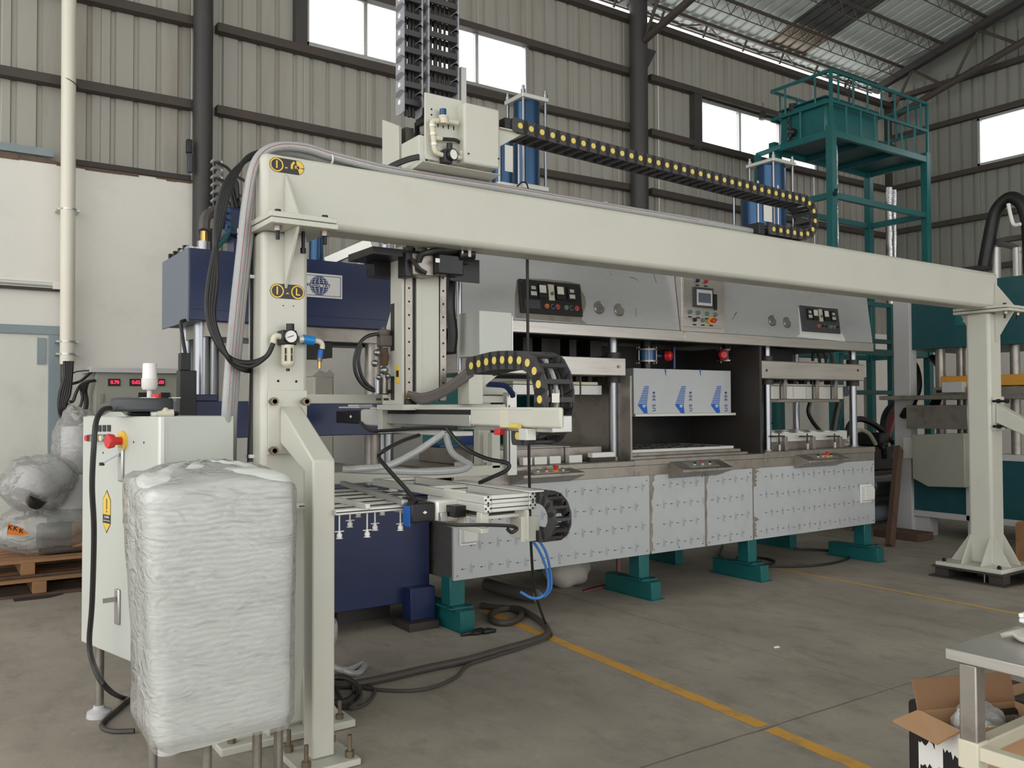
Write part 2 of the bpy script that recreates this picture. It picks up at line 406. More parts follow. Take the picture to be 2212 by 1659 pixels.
def face_y(x, y, z, rot=0.0):      # lettering frame on a surface that faces -Y
    return Matrix.Translation((x, y, z)) @ Matrix.Rotation(PI/2, 4, 'X') @ Matrix.Rotation(rot, 4, 'Z')
def disc_y(b, x, y, z, r, n=20, t=0.002):
    return b.cyl((x, y, z), (x, y-t, z), r, n)
def bolts(parent, pts, r, h, m, axis=(0,0,1), name='bolt', n=6):
    ax = Vector(axis)
    me = MB().cyl((0,0,0), ax*h, r, n).cyl(ax*-0.002, ax*(h*0.12), r*1.5, 10).mesh(name, m)
    for p in pts:
        o = link(name, me, parent); o.matrix_basis = Matrix.Translation(p)
# ------------------------------------------------------------------ the hall
WY, EX = 9.0, 14.6                      # back wall plane, end wall plane
def fz(x): return -0.0075*(x-1.5)      # the slab falls slightly to the right
def sink(o):
    for v in o.data.vertices: v.co.z += fz(v.co.x)
    return o
def roof_z(y): return 7.3+0.25*(9.0-y) if y > 0 else 9.55+0.25*y

fl = MB().box(-9, 16, -10, 9.2, -0.30, -0.012).build('floor', M['joint']); tag(sink(fl), kind='structure')
XS = [(-9, -1.7), (-1.7, 4.3), (4.3, 10.3), (10.3, 16)]; YS = [(-10, -3.3), (-3.3, 2.69), (2.69, 9.2)]
g = 0.006
for (a, b) in XS:
    for (c, d) in YS:
        s = MB(); e = 0.010
        def edge(p, q, n):      # slightly chipped slab edges
            return [(p[0]+(q[0]-p[0])*i/n, p[1]+(q[1]-p[1])*i/n) for i in range(n)]
        poly = []
        cs = [(a+g, c+g), (b-g, c+g), (b-g, d-g), (a+g, d-g)]
        for i in range(4):
            p, q = cs[i], cs[(i+1) % 4]; nn = 40
            for k, w in enumerate(edge(p, q, nn)):
                j = (random.random()**3)*0.008 if k else 0
                cx, cy = (a+b)/2, (c+d)/2
                if i % 2 == 0: poly.append((w[0], w[1]+(j if w[1] < cy else -j)))
                else: poly.append((w[0]+(j if w[0] < cx else -j), w[1]))
        s.prism(poly, 'z', -0.012, 0.0)
        sink(s.build('floor_slab', M['floor'], fl, smooth=False))
def strip(pts, w, m, name, label):
    b = MB(); n = len(pts)
    vs = []
    for (x, y) in pts:
        j = random.uniform(-.004, .004); vs += [(x-w/2+j, y, 0.0012), (x+w/2+random.uniform(-.004, .004), y, 0.0012)]
    b.add(vs, [(2*i, 2*i+1, 2*i+3, 2*i+2) for i in range(n-1)])
    o = sink(b.build(name, m, fl)); o['label'] = label
def seg(x0, y0, x1, y1, n=40): return [(x0+(x1-x0)*i/n, y0+(y1-y0)*i/n) for i in range(n+1)]
strip(seg(3.475, 5.4, 3.30, 2.71), 0.085, M['yline'], 'floor_marking', 'solid yellow painted line')
strip(seg(3.30, 2.67, 3.15, 1.0), 0.085, M['yline'], 'floor_marking', 'worn yellow painted line')
strip(seg(6.66, 5.4, 6.645, 2.71), 0.07, M['yline2'], 'floor_marking', 'faded thin yellow painted line')
strip(seg(6.645, 2.67, 6.62, 0.5), 0.07, M['yline2'], 'floor_marking', 'faded thin yellow painted line')

# --- walls
wb = MB().box(2.27, EX+.2, WY, WY+.2, -.15, 2.75).box(-7, 2.27, WY-.1, WY+.2, 0, 3.74).build('wall_back', M['plaster']); tag(wb, kind='structure')
part('corner_post', M['girt'], wb, (EX-.09, EX, WY-.06, WY+.06, 2.7, 7.2))
cap = MB(); x = -7.0
while x < 2.26:
    w = random.uniform(.08, .22); x1 = min(x+w, 2.265); h = random.uniform(.012, .05)
    cap.box(x, x1, WY-.115+random.uniform(0, .02), WY+.1, 3.735-random.uniform(0, .02), 3.74+h); x = x1
cap.build('wall_cap', M['brickedge'], wb)
wr = MB().box(EX, EX+.2, -9, WY+.2, -.15, 3.2).build('wall_right', M['plaster']); tag(wr, kind='structure')
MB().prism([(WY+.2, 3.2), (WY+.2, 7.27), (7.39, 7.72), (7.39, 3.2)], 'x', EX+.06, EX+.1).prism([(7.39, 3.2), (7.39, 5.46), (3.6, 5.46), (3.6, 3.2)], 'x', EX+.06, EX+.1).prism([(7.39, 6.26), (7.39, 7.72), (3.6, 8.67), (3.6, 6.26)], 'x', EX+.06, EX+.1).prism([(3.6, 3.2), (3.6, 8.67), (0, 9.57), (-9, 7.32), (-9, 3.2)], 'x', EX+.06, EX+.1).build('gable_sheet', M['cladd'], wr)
_sheet = {}
def sheet_mesh(w, h, m, key):
    k = (round(w, 3), round(h, 3), key)
    if k in _sheet: return _sheet[k]
    n = max(1, round(w/0.2)); p = w/n; prof = []
    for i in range(n):
        c = i*p
        prof += [(c+.012, 0), (c+p*.5-.028, 0), (c+p*.5-.016, .028), (c+p*.5+.016, .028), (c+p*.5+.028, 0)]
    prof = [(0, .004)]+prof+[(w-.012, 0), (w, .004)]
    b = MB(); vs = []
    for (q, d) in prof: vs += [(q, d, 0), (q, d, h)]
    for i in range(len(prof)-1): b.f.append((2*i, 2*i+2, 2*i+3, 2*i+1)); b.mi.append(0)
    b.v = vs
    nv = len(prof)                                   # outer skin gives the sheet its thickness
    b.v += [(q, d+.003, z) for (q, d) in prof for z in (0, h)]
    for i in range(nv-1): b.f.append((2*nv+2*i+1, 2*nv+2*i+3, 2*nv+2*i+2, 2*nv+2*i)); b.mi.append(0)
    me = bpy.data.meshes.new('cladding_sheet'); me.from_pydata(b.v, [], b.f); me.materials.append(m); me.update()
    _sheet[k] = me; return me
def clad(parent, a0, a1, z0, z1, side):
    n = max(1, round((a1-a0)/0.8)); w = (a1-a0)/n
    for i in range(n):
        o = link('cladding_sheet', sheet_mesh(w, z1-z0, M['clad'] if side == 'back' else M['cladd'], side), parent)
        jig = random.uniform(-.004, .004)
        if side == 'back': o.matrix_basis = Matrix.Translation((a0+i*w, WY+.012+jig, z0))
        else: o.matrix_basis = Matrix.Translation((EX+.012+jig, a1-i*w, z0)) @ Matrix.Rotation(-PI/2, 4, 'Z')
W1 = (3.46, 6.46, 5.44, 6.16); W2 = (9.60, 12.41, 5.36, 6.08); W3 = (3.6, 7.39, 5.46, 6.26)
clad(wb, -6.9, 2.27, 3.74, 6.92, 'back')
clad(wb, 2.27, W1[0], 2.75, 6.92, 'back'); clad(wb, W1[0], W1[1], 2.75, W1[2], 'back'); clad(wb, W1[0], W1[1], W1[3], 6.92, 'back')
clad(wb, W1[1], W2[0], 2.75, 6.92, 'back'); clad(wb, W2[0], W2[1], 2.75, W2[2], 'back'); clad(wb, W2[0], W2[1], W2[3], 6.92, 'back')
clad(wb, W2[1], EX, 2.75, 6.92, 'back')
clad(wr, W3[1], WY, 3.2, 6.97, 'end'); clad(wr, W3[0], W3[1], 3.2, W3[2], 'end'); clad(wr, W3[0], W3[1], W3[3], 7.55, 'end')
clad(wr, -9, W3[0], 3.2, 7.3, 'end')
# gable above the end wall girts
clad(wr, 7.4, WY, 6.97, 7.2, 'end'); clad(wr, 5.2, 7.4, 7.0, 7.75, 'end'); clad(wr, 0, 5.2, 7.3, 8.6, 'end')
for (x0, x1) in ((-6.9, 2.26), (2.50, 8.27), (8.56, EX)):
    for z in (4.53, 5.38, 6.16, 6.92):
        sag = 0.0
        pts = [(x0+(x1-x0)*i/8, WY-.055, z-0.045*math.sin(PI*i/8)*(0.6 if z < 6 else 0.2)) for i in range(9)]
        b = MB()
        for i in range(8): b.bar(pts[i], pts[i+1], 0.11, 0.085)
        b.build('girt', M['girt'], wb)
part('girt', M['doorf'], wb, (-6.9, 1.02, WY-.13, WY-.09, 3.79, 3.86))
part('girt', M['darkiron'], wb, (1.2, 2.24, WY-.13, WY-.06, 3.75, 3.80))
for z in (3.75, 4.60, 5.40, 6.32, 7.02):
    MB().bar((EX-.05, WY-.02, z), (EX-.05, -9, z), 0.1, 0.085).build('girt', M['girt'], wr)

def window(name, ax, a0, a1, z0, z1, mull, post=None):
    fx = lambda a, b, c, d, e0, e1: (a, b, WY+c, WY+d, e0, e1) if ax == 'x' else (EX+c, EX+d, a, b, e0, e1)
    b = MB()
    t = .045
    for q in (fx(a0, a1, -.04, .04, z0, z0+t), fx(a0, a1, -.04, .04, z1-t, z1), fx(a0, a0+t, -.04, .04, z0, z1), fx(a1-t, a1, -.04, .04, z0, z1)): b.box(*q)
    w = b.build(name, M['alu'], None, 0.004); tag(w, kind='structure')
    xs = [a0+t]+mull+[a1-t]
    for m_ in mull: part('mullion', M['alu'], w, fx(m_-.022, m_+.022, -.03, .03, z0+t, z1-t), fx(m_-.006, m_+.006, -.045, -.03, z0+t, z1-t), bevel=.003)
    for i in range(len(xs)-1):
        part('pane', M_GLASS, w, fx(xs[i]+.01, xs[i+1]-.01, .003, .008, z0+t*.8, z1-t*.8))
    if post: part('window_post', M['column'], w, fx(post[0], post[1], -.1, .0, z0-.06, z1+.06))
    return w
window('window_1', 'x', *W1[:2], W1[2], W1[3], [4.18, 4.93, 5.68], (3.33, 3.46))
window('window_2', 'x', *W2[:2], W2[2], W2[3], [10.52, 11.48], (9.44, 9.60))
window('window_3', 'y', *W3[:2], W3[2], W3[3], [5.0, 6.2])

# --- roof
rf = MB().box(-5, EX, 9.17, 9.2, 7.22, 7.25).build('ceiling', M['girt']); tag(rf, kind='structure')
def roof_sheet(x0, x1, y0, y1, m):
    n = max(1, round((x1-x0)/0.2)); p = (x1-x0)/n; prof = [(x0, 0)]
    for i in range(n):
        c = x0+i*p+p/2; prof += [(c-.032, 0), (c-.02, .03), (c+.02, .03), (c+.032, 0)]
    prof.append((x1, 0)); b = MB(); k = len(prof); vs = []
    for (x, d) in prof:
        for (y) in (y0, y1):
            vs.append((x, y, roof_z(y)+d))
    b.v = vs; b.f = [(2*i, 2*i+1, 2*i+3, 2*i+2) for i in range(k-1)]; b.mi = [0]*(k-1)
    b.v += [(x, y, z+.004) for (x, y, z) in vs]; b.f += [(2*k+2*i+2, 2*k+2*i+3, 2*k+2*i+1, 2*k+2*i) for i in range(k-1)]; b.mi += [0]*(k-1)
    me = bpy.data.meshes.new('roof_sheet'); me.from_pydata(b.v, [], b.f); me.materials.append(m); me.update()
    link('roof_sheet', me, rf)
x = -5.0
DX0, DX1 = 11.15, 12.15
edges = []
while x < DX0-.01:
    n = round((DX0+5)/0.8); edges.append((x, x+(DX0+5)/n)); x += (DX0+5)/n
for (a, b_) in edges+[(DX1, 12.97), (12.97, 13.79), (13.79, EX+.13)]:
    roof_sheet(a, b_, 9.22, 6.2, M['roof']); roof_sheet(a, b_, 6.22, 0.0, M['roof']); roof_sheet(a, b_, 0.0, -9.0, M['roof'])
roof_sheet(DX0, DX1, 9.22, 8.99, M['roof']); roof_sheet(DX0, DX1, 9.0, 8.42, M['roofs']); roof_sheet(DX0, DX1, 8.44, 0, M['roofd']); roof_sheet(DX0, DX1, 0, -9, M['roofd'])
def purlin(y, heavy=False):
    z = roof_z(y)-.05; b = MB()
    if heavy:
        b.bar((-5, y, z), (14.3, y, z), .05, .05); b.bar((-5, y+.16, z-.09), (14.3, y+.16, z-.09), .02, .02)
        x = -5+.42
        k = 0
        while x < 14.2:
            b.bar((x, y, z), (x, y+.1, z-.17), .03, .02)
            if k % 2 == 0: b.bar((x, y, z), (x+.5, y+.16, z-.09), .02, .02); b.bar((x, y, z), (x-.5, y+.16, z-.09), .02, .02)
            x += .9; k += 1
    else:
        b.cyl((-5, y, z), (14.2, y, z), .026, 8); b.cyl((-5, y+.02, z-.19), (14.2, y+.02, z-.19), .008, 5)
        x = -5.0
        while x < 14.0:
            b.cyl((x, y, z), (x+.13, y+.02, z-.19), .006, 4, cap=False); b.cyl((x+.13, y+.02, z-.19), (x+.26, y, z), .006, 4, cap=False); x += .34
    b.build('purlin', M['girt'], rf)
purlin(8.98, True)
for y in (8.45, 7.74, 7.02, 6.30, 5.58, 4.86, 4.14, 3.4): purlin(y)

def column(px0, px1, label):
    c = at((px0+px1)/2, 400, y=8.82).x; r = (at(px1, 400, y=8.82).x-at(px0, 400, y=8.82).x)/2*0.93
    t = thing('steel_column', label, 'column', (c, 8.82, 0), group=None)
    MB().cyl((c, 8.82, fz(c)), (c, 8.82, 7.12), r, 24).build('shaft', M['column'], t)
    part('cap_plate', M['column'], t, (c-.2, c+.2, 8.62, 9.02, 7.12, 7.15))
    MB().prism([(c+r*.9, 6.5), (c+r+.2, 6.5), (c+r*.9, 6.15)], 'y', 8.80, 8.84).build('knee_gusset', M['column'], t)
    part('base_plate', M['column'], t, (c-.2, c+.2, 8.62, 8.99, fz(c), fz(c)+.025))
    return c
C1 = column(415, 460, 'dark grey round steel column between the white wall and the first window')
C2 = column(1366, 1397, 'dark grey round steel column right of the first window, behind the yellow-dotted cable chain')
def truss(x, label):
    t = thing('roof_truss', label, 'truss', (x, 8.7, 6.3))
    b = MB()
    b.bar((x, 9.0, roof_z(9)-.16), (x, 0.2, roof_z(.2)-.16), .12, .12); b.build('top_chord', M['column'], t)
    bz = lambda y: 6.53+0.28*(8.75-y)
    MB().cyl((x, 8.75, bz(8.75)), (x, 0.2, bz(.2)*.985), .055, 12).build('bottom_chord', M['girt'], t)
    y = 8.7; k = 0
    while y > 1.5:
        MB().cyl((x, y, bz(y)), (x, y-.42, roof_z(y-.42)-.2), .024, 8).build('web', M['girt'], t)
        MB().cyl((x, y-.42, roof_z(y-.42)-.2), (x, y-1.0, bz(y-1.0)), .024, 8).build('web', M['girt'], t)
        y -= 1.15
    return t
truss(14.15, 'dark pipe roof truss beside the end wall, above the teal tank platform')
t2 = truss(C2, 'dark pipe roof truss that springs from the column behind the cable chain')
MB().cyl(at(1855, 178, y=8.7), (14.1, 6.6, roof_z(6.6)-.2), .008, 5).build('tie_rod', M['girt'], rf)

# --- left of the picture: door, rail light, drain pipe, wall cables
dy = WY-.1
dr = MB()
hz_ = at(65, 703, y=dy).z; pz = at(65, 722, y=dy).z; px0 = at(103, 800, y=dy).x; px1 = at(130, 800, y=dy).x
dr.box(-3.2, px1, dy-.045, dy+.05, pz, hz_); dr.box(px0, px1, dy-.045, dy+.05, 0, pz)
door = dr.build('door_1', M['doorf'], None, .004); tag(door, kind='structure')
part('door_leaf', M['doorw'], door, (-3.2, px0, dy-.02, dy+.03, 0.03, pz))
part('hinge', M['doorf'], door, (px0-.09, px0-.02, dy-.035, dy-.015, pz-.27, pz-.03))
tr = MB(); r0 = at(0, 607, y=dy-.02); r1 = at(128, 622, y=dy-.02)
tr.box(-3.0, r1.x-.02, dy-.05, dy, r1.z-.01, r1.z+.06).cyl((-3, dy-.07, r1.z+.02), (r1.x-.06, dy-.07, r1.z+.02), .02, 10).box(r1.x-.06, r1.x, dy-.09, dy, r1.z-.02, r1.z+.05)
tr = tr.build('trim_1', M['alup']); tag(tr, kind='structure')
part('rail_painted_shadow', M['darkiron'], tr, (-3.0, r1.x, dy-.055, dy, r1.z-.035, r1.z-.012))  # solid dark strip stands in for the shadow under the rail
hose('cable', [(r1.x, dy-.03, r1.z), (r1.x+.03, dy-.03, r1.z-.1), (r1.x+.045, dy-.03, 2.0), (r1.x+.05, dy-.03, 1.5)], .012, M['cable'], tr)

c = at(148, 500, y=8.72); pr = .062; zb = at(148, 787, y=8.72).z
t = thing('drain_pipe', 'cream plastic drain pipe running down the white wall at the left', 'pipe', (c.x, 8.72, zb))
MB().cyl((c.x, 8.72, zb), (c.x-.02, 8.72, 7.0), pr, 20).build('pipe', M['pvc'], t)
for py in (453, 738, 765):
    z = at(148, py, y=8.72).z
    b = MB().cyl((c.x, 8.72, z-.008), (c.x, 8.72, z+.008), pr+.006, 20)
    b.box(c.x-pr-.03, c.x-pr, 8.72, 8.893, z-.008, z+.008).box(c.x+pr, c.x+pr+.03, 8.72, 8.893, z-.008, z+.008)
    b.build('pipe_clamp', M['alu'], t)
MB().tube([(c.x+math.cos(a)*(pr+.003), 8.72+math.sin(a)*(pr+.003), at(148, 178, y=8.72).z-.03*math.cos(a)) for a in [i*PI/8 for i in range(17)]], .004, 5).build('tie_wire', M['girt'], t)
cb = thing('cable_bundle', 'black cables hanging out of the drain pipe end beside the grey door frame', 'cable', (c.x, 8.72, zb))
def P8(px, py, y=8.6): return tuple(at(px, py, y=y))
for i in range(5):
    o = i*5-10
    hose('cable', [P8(148+o*.8, 780), P8(147+o*.7, 812), P8(140+o, 850), P8(134+o*.6, 880), P8(144+o, 905), P8(160+o, 925, 8.4)], .016, M['cable'], cb)
hose('cable', [P8(148, 830), P8(160, 828), P8(176, 822), P8(198, 803, 8.45), P8(206, 800, 8.45)], .013, M['cable'], cb)
hose('cable', [P8(150, 868), P8(158, 866), P8(164, 850), P8(172, 835), P8(186, 825, 8.45), P8(206, 822, 8.45)], .014, M['cable'], cb)
hose('cable', [P8(145, 872), P8(158, 883), P8(172, 880), P8(178, 860), P8(176, 840), P8(190, 826, 8.45), P8(206, 822, 8.45)], .013, M['cable'], cb)
hose('cable', [P8(188, 825, 8.45), P8(183, 845), P8(186, 870), P8(180, 900), P8(165, 915)], .022, M['cable'], cb)
hose('cable', [P8(150, 812), P8(165, 803), P8(196, 800, 8.45)], .006, M['cable'], cb)
hk = thing('cable_hook_rack', 'row of grey cable hooks on a bracket beside the dark column above the blue press', 'hooks', P8(455, 480, 8.75))
b = pb(464, 345, 469, 480, 8.80, .03); part('bracket', M['girt'], hk, b)
for i in range(8):
    py = 352+i*17
    MB().tube(curve([P8(456, py, 8.7), P8(462, py-6, 8.7), P8(474, py-6, 8.7), P8(480, py, 8.7), P8(474, py+5, 8.7), P8(466, py+3, 8.7)], 4), .017, 7).build('hook', M['alu'], hk)
for i in range(4):
    py = 352+i*34
    hose('cable', [P8(470, py, 8.68), P8(490, py+10, 8.5), P8(505, py+25+6*i, 8.2), P8(530, py+40, 7.8)], .015, M['cable'], hk)
lm = thing('wall_bracket_lamp', 'small black bracket light on the left side of the dark column', 'light', P8(410, 370, 8.75))
b = pb(404, 300, 416, 330, 8.72, .06); part('lamp_head', M['black'], lm, b, bevel=.01)
b = pb(406, 330, 417, 372, 8.72, .05); part('lamp_body', M['darkgrey'], lm, b, bevel=.01)
# ------------------------------------------------------------------ thermoforming machine (long stainless line)
FY = 5.05
fm = thing('forming_machine', 'long stainless thermoforming machine with film-covered panels on teal legs under the gantry beam', 'machine', (5.4, 5.7, fz(5.4)))
X0, X1 = 3.0, 7.86
def fx(px, py=900, y=FY): return at(px, py, y=y).x
# base panels with protective film and print
def print_marks(x0, x1, z0, z1, sgn, name='film_print'):
    b = MB(); rows = 4; y = FY-.0015
    for r in range(rows):
        z = z0+(z1-z0)*(r+.45)/rows; x = x0+.06+(.07 if r % 2 else 0)
        while x < x1-.09:
            q = z+random.uniform(-.004, .004)
            b.mt(0); b.add([(x, y, q-.001), (x+.042, y, q-.001), (x+.042, y, q+.001), (x, y, q+.001)], [(0,1,2,3)])
            h = x if sgn < 0 else x+.042; k = .014*(1 if sgn < 0 else -1)
            b.add([(h-k*.3, y, q), (h+k, y, q-.006), (h+k, y, q+.006)], [(0,1,2)])
            sx = x+.085
            b.mt(1)
            for j in range(3):
                o = j*.009
                b.add([(sx+o-.022*sgn*-1*.6, y, q+.036-o), (sx+o+.004-.022*sgn*-1*.6, y, q+.036-o), (sx+o+.024*sgn*-1*-.6, y, q-.03-o*.3), (sx+o-.004+.024*sgn*-1*-.6, y, q-.03-o*.3)], [(0,1,2,3)])
            b.mt(0); b.add([(sx+.012, y, q+.004), (sx+.02, y, q+.004), (sx+.02, y, q+.012), (sx+.012, y, q+.012)], [(0,1,2,3)])
            x += .152
    return tag(b.build(name, [M['printd'], M['print_']], None, smooth=False), kind='stuff')
PZ0, PZ1 = .315, .94
seams = [X0, 4.815, 5.445, 6.045, X1]
for i in range(4):
    a, b_ = seams[i]+(.0 if i == 0 else .008), seams[i+1]-(.0 if i == 3 else .008)
    p = part('base_panel', M['film'], fm, (a, b_, FY, FY+.02, PZ0, PZ1), bevel=.002)
    o = print_marks(a, b_, PZ0, PZ1, 1 if i == 3 else -1); o.parent = p
    scr = []
    for (qx, qz) in ((a+.03, PZ0+.03), (b_-.03, PZ0+.03), (a+.03, PZ1-.04), (b_-.03, PZ1-.04), ((a+b_)/2, PZ0+.025)):
        MB().cyl((qx, FY-.004, qz), (qx, FY+.002, qz), .007, 8).build('screw', M['steelw'], p)
def torn(x, z0, z1, w, seed, name='torn_film'):
    rr = random.Random(seed); b = MB(); n = 26; L_ = []; R_ = []
    for i in range(n+1):
        z = z0+(z1-z0)*i/n; k = abs(math.sin(i*.5+seed))*w*(1.6 if i > n-6 else .6)+rr.random()*w*.5
        L_.append((x-.006-rr.random()*w*.25, z)); R_.append((x+.004+k, z))
    b.prism(L_+R_[::-1], 'y', FY-.0025, FY+.004); o = b.build(name, M['steelw'], fm); o['label'] = 'torn edge of the protective film'
torn(4.815, PZ0+.02, PZ1, .026, 1); torn(5.445, PZ0, PZ1, .016, 2); torn(6.045, PZ0+.02, PZ0+.2, .035, 3); torn(6.045, .78, PZ1, .05, 4)
part('end_panel', M['steelw'], fm, (X0-.003, X0+.015, FY+.02, 6.35, PZ0, PZ1))
part('end_panel', M['steelw'], fm, (X1-.015, X1+.003, FY+.02, 6.35, PZ0, PZ1))
part('rear_panel', M['steelw'], fm, (X0, X1, 6.33, 6.35, PZ0, PZ1))
part('floor_pan', M['darkiron'], fm, (X0+.02, X1-.02, FY+.02, 6.33, PZ0, PZ0+.02))
# apron and table in three sections
for (a, b_, zt) in ((X0, 4.64, 1.06), (4.64, 6.2, 1.065), (6.2, X1, 1.075)):
    part('apron', M['steelw'], fm, (a+.001, b_-.001, FY-.004, FY+.03, PZ1, 1.02), bevel=.002)
    part('table_edge', M['steelw'], fm, (a+.001, b_-.001, FY-.012, FY+.05, 1.02, zt), bevel=.003)
    part('table_top', M['steelw'], fm, (a+.001, b_-.001, FY+.05, 6.35, zt-.02, zt-.002))
# legs
for (px, w) in ((985, .06), (1388, .055), (1622, .055), (1872, .06)):
    x = at(px, 1200, y=5.1).x; f = fz(x)
    for (ya, tag_) in ((5.08, 1), (6.1, 0)):
        b = MB().box(x-w, x+w, ya, ya+.12, f+.15, PZ0+.02); lg = b.build('leg', M['teal'], fm, .006)
        MB().box(x-w-.03, x+w+.03, ya-.06, ya+.17, f+.138, f+.15).build('leg_plate', M['teal'], lg, .003)
        MB().box(x-w*.9, x+w*.95, ya-.13, ya+.42, f, f+.138).build('foot_block', M['teal'], lg, .004)
        MB().box(x-w*.9-.015, x+w*.95+.02, ya-.15, ya+.44, f+.0005, f+.006).build('foot_shim', M['teal'], lg)
        for sx in (-1, 1): MB().cyl((x+sx*(w+.012), ya-.04, f+.146), (x+sx*(w+.012), ya-.04, f+.158), .009, 8).build('bolt', M['bolt'], lg)
# white socket covers
for (px0, py0, px1, py1) in ((1003, 1136, 1033, 1175), (1869, 1050, 1890, 1083)):
    q = pb(px0, py0, px1, py1, FY-.05, .049)
    b = MB().prism([(FY-.012, q[4]), (FY-.05, q[4]+.012), (FY-.055, q[5]-.035), (FY-.03, q[5]), (FY-.001, q[5]), (FY-.001, q[4])], 'x', q[0], q[1])
    b.build('socket_cover', M['white'], fm, .006)
    part('socket_plate', M['plasticw'], fm, (q[0]-.012, q[1]+.012, FY-.008, FY-.001, q[4]-.015, q[5]+.012), bevel=.003)
# operator boxes on the apron
def op_box(px0, px1, pyt, pyb, spec):
    c0 = at(px0+8, pyb, y=FY-.16); c1 = at(px1, pyb, y=FY-.16); zb = c0.z; zt = at((px0+px1)/2, pyt, y=FY-.01).z
    b = MB().prism([(FY-.002, zt), (FY-.17, zb+.028), (FY-.17, zb+.006), (FY-.002, zb-.05)], 'x', c0.x, c1.x)
    o = b.build('operator_box', M['steelw'], fm, .003)
    d = Vector((0, -.168, zb+.028-zt)); n = Vector((0, d.z, -d.y)).normalized(); n = n if n.z > 0 else -n
    c = lambda u, v: Vector((c0.x+(c1.x-c0.x)*u, FY-.002, zt))+d*v
    p0 = c(.22, .28); fr = Matrix((( 1, 0, 0, 0), (0, -d.normalized().y, n.y, 0), (0, -d.normalized().z, n.z, 0), (0, 0, 0, 1)))
    w = (c1.x-c0.x)*.58
    XX = Matrix.Translation(c(.5, .5)) @ fr
    MB().box(-w/2, w/2, -.05, .05, 0, .003, XX).build('button_plate', M['steel'], o)
    for (u, kind) in spec:
        q = c(u, .5)+n*.003
        if kind == 'stop':
            MB().cyl(q, q+n*.004, .026, 18).build('stop_collar', M['yellow'], o)
            MB().lathe(q, n, [(0.004, .012), (.02, .012), (.022, .021), (.034, .021), (.038, .016)], 16).build('stop_button', M['red'], o)
        else:
            MB().cyl(q, q+n*.008, .016, 14).build('button_ring', M['alu'], o)
            MB().lathe(q, n, [(.006, .012), (.016, .012), (.018, .009)], 14).build('push_button', M[kind], o)
    return o
op_box(1122, 1262, 1012, 1036, [(.33, 'green'), (.47, 'red'), (.62, 'stop'), (.74, 'green')])
op_box(1467, 1582, 992, 1023, [(.36, 'black'), (.52, 'red'), (.67, 'black')])
op_box(1739, 1836, 978, 1002, [(.38, 'black'), (.5, 'red'), (.6, 'stop'), (.7, 'black')])

# hood
HZ0, HZ1 = 2.02, 2.105
part('hood_rail', M['steel'], fm, (2.95, 5.2, FY-.01, FY+.06, HZ0, HZ1), bevel=.004)
part('hood_rail', M['steel'], fm, (5.203, X1, FY-.01, FY+.06, HZ0, HZ1), bevel=.004)
HS = Vector((0, .128, 1.0)).normalized(); HN = Vector((0, -HS.z, HS.y))
HM = Matrix(((1, 0, 0, 0), (0, HS.y, HN.y, FY), (0, HS.z, HN.z, HZ1), (0, 0, 0, 1)))
HL = .72
def hp(px, py):
    d = (at(px, py, y=1)-Vector((0, 0, CAM_H))); o = Vector((0, 0, CAM_H)); p0 = Vector((0, FY, HZ1))
    t = (p0-o).dot(HN)/d.dot(HN); q = o+d*t
    return (q.x, (q-p0).dot(HS))
def hbox(b, x0, x1, u0, u1, n0, n1): return b.box(x0, x1, u0, u1, n0, n1, HM)
tp0, tp1 = hp(1468, 700)[0], hp(1560, 700)[0]
hood_panels = []
for (a, b_) in ((2.95, tp0-.004), (tp1+.004, X1)):
    o = hbox(MB(), a, b_, .003, HL, -.012, 0).build('hood_panel', M['hood'], fm, .002); hood_panels.append(o)
MB().prism([(FY+.01, HZ1), (FY+.01+HS.y*HL, HZ1+HS.z*HL), (6.35, HZ1+HS.z*HL), (6.35, HZ1)], 'x', 2.95, 2.965).build('hood_side', M['hood'], fm)
MB().prism([(FY+.01, HZ1), (FY+.01+HS.y*HL, HZ1+HS.z*HL), (6.35, HZ1+HS.z*HL), (6.35, HZ1)], 'x', X1-.015, X1).build('hood_side', M['hood'], fm)
part('hood_top', M['steelw'], fm, (2.95, X1, FY+.12, 6.35, HZ1+.71, HZ1+.73))
part('hood_back', M['steelw'], fm, (2.95, X1, 6.33, 6.35, HZ0, HZ1+.71))
part('hood_soffit', M['darkiron'], fm, (2.95, 6.95, FY+.06, 6.33, HZ0+.035, HZ0+.05), (6.95, X1, FY+.06, 6.33, HZ0+.02, HZ0+.035))
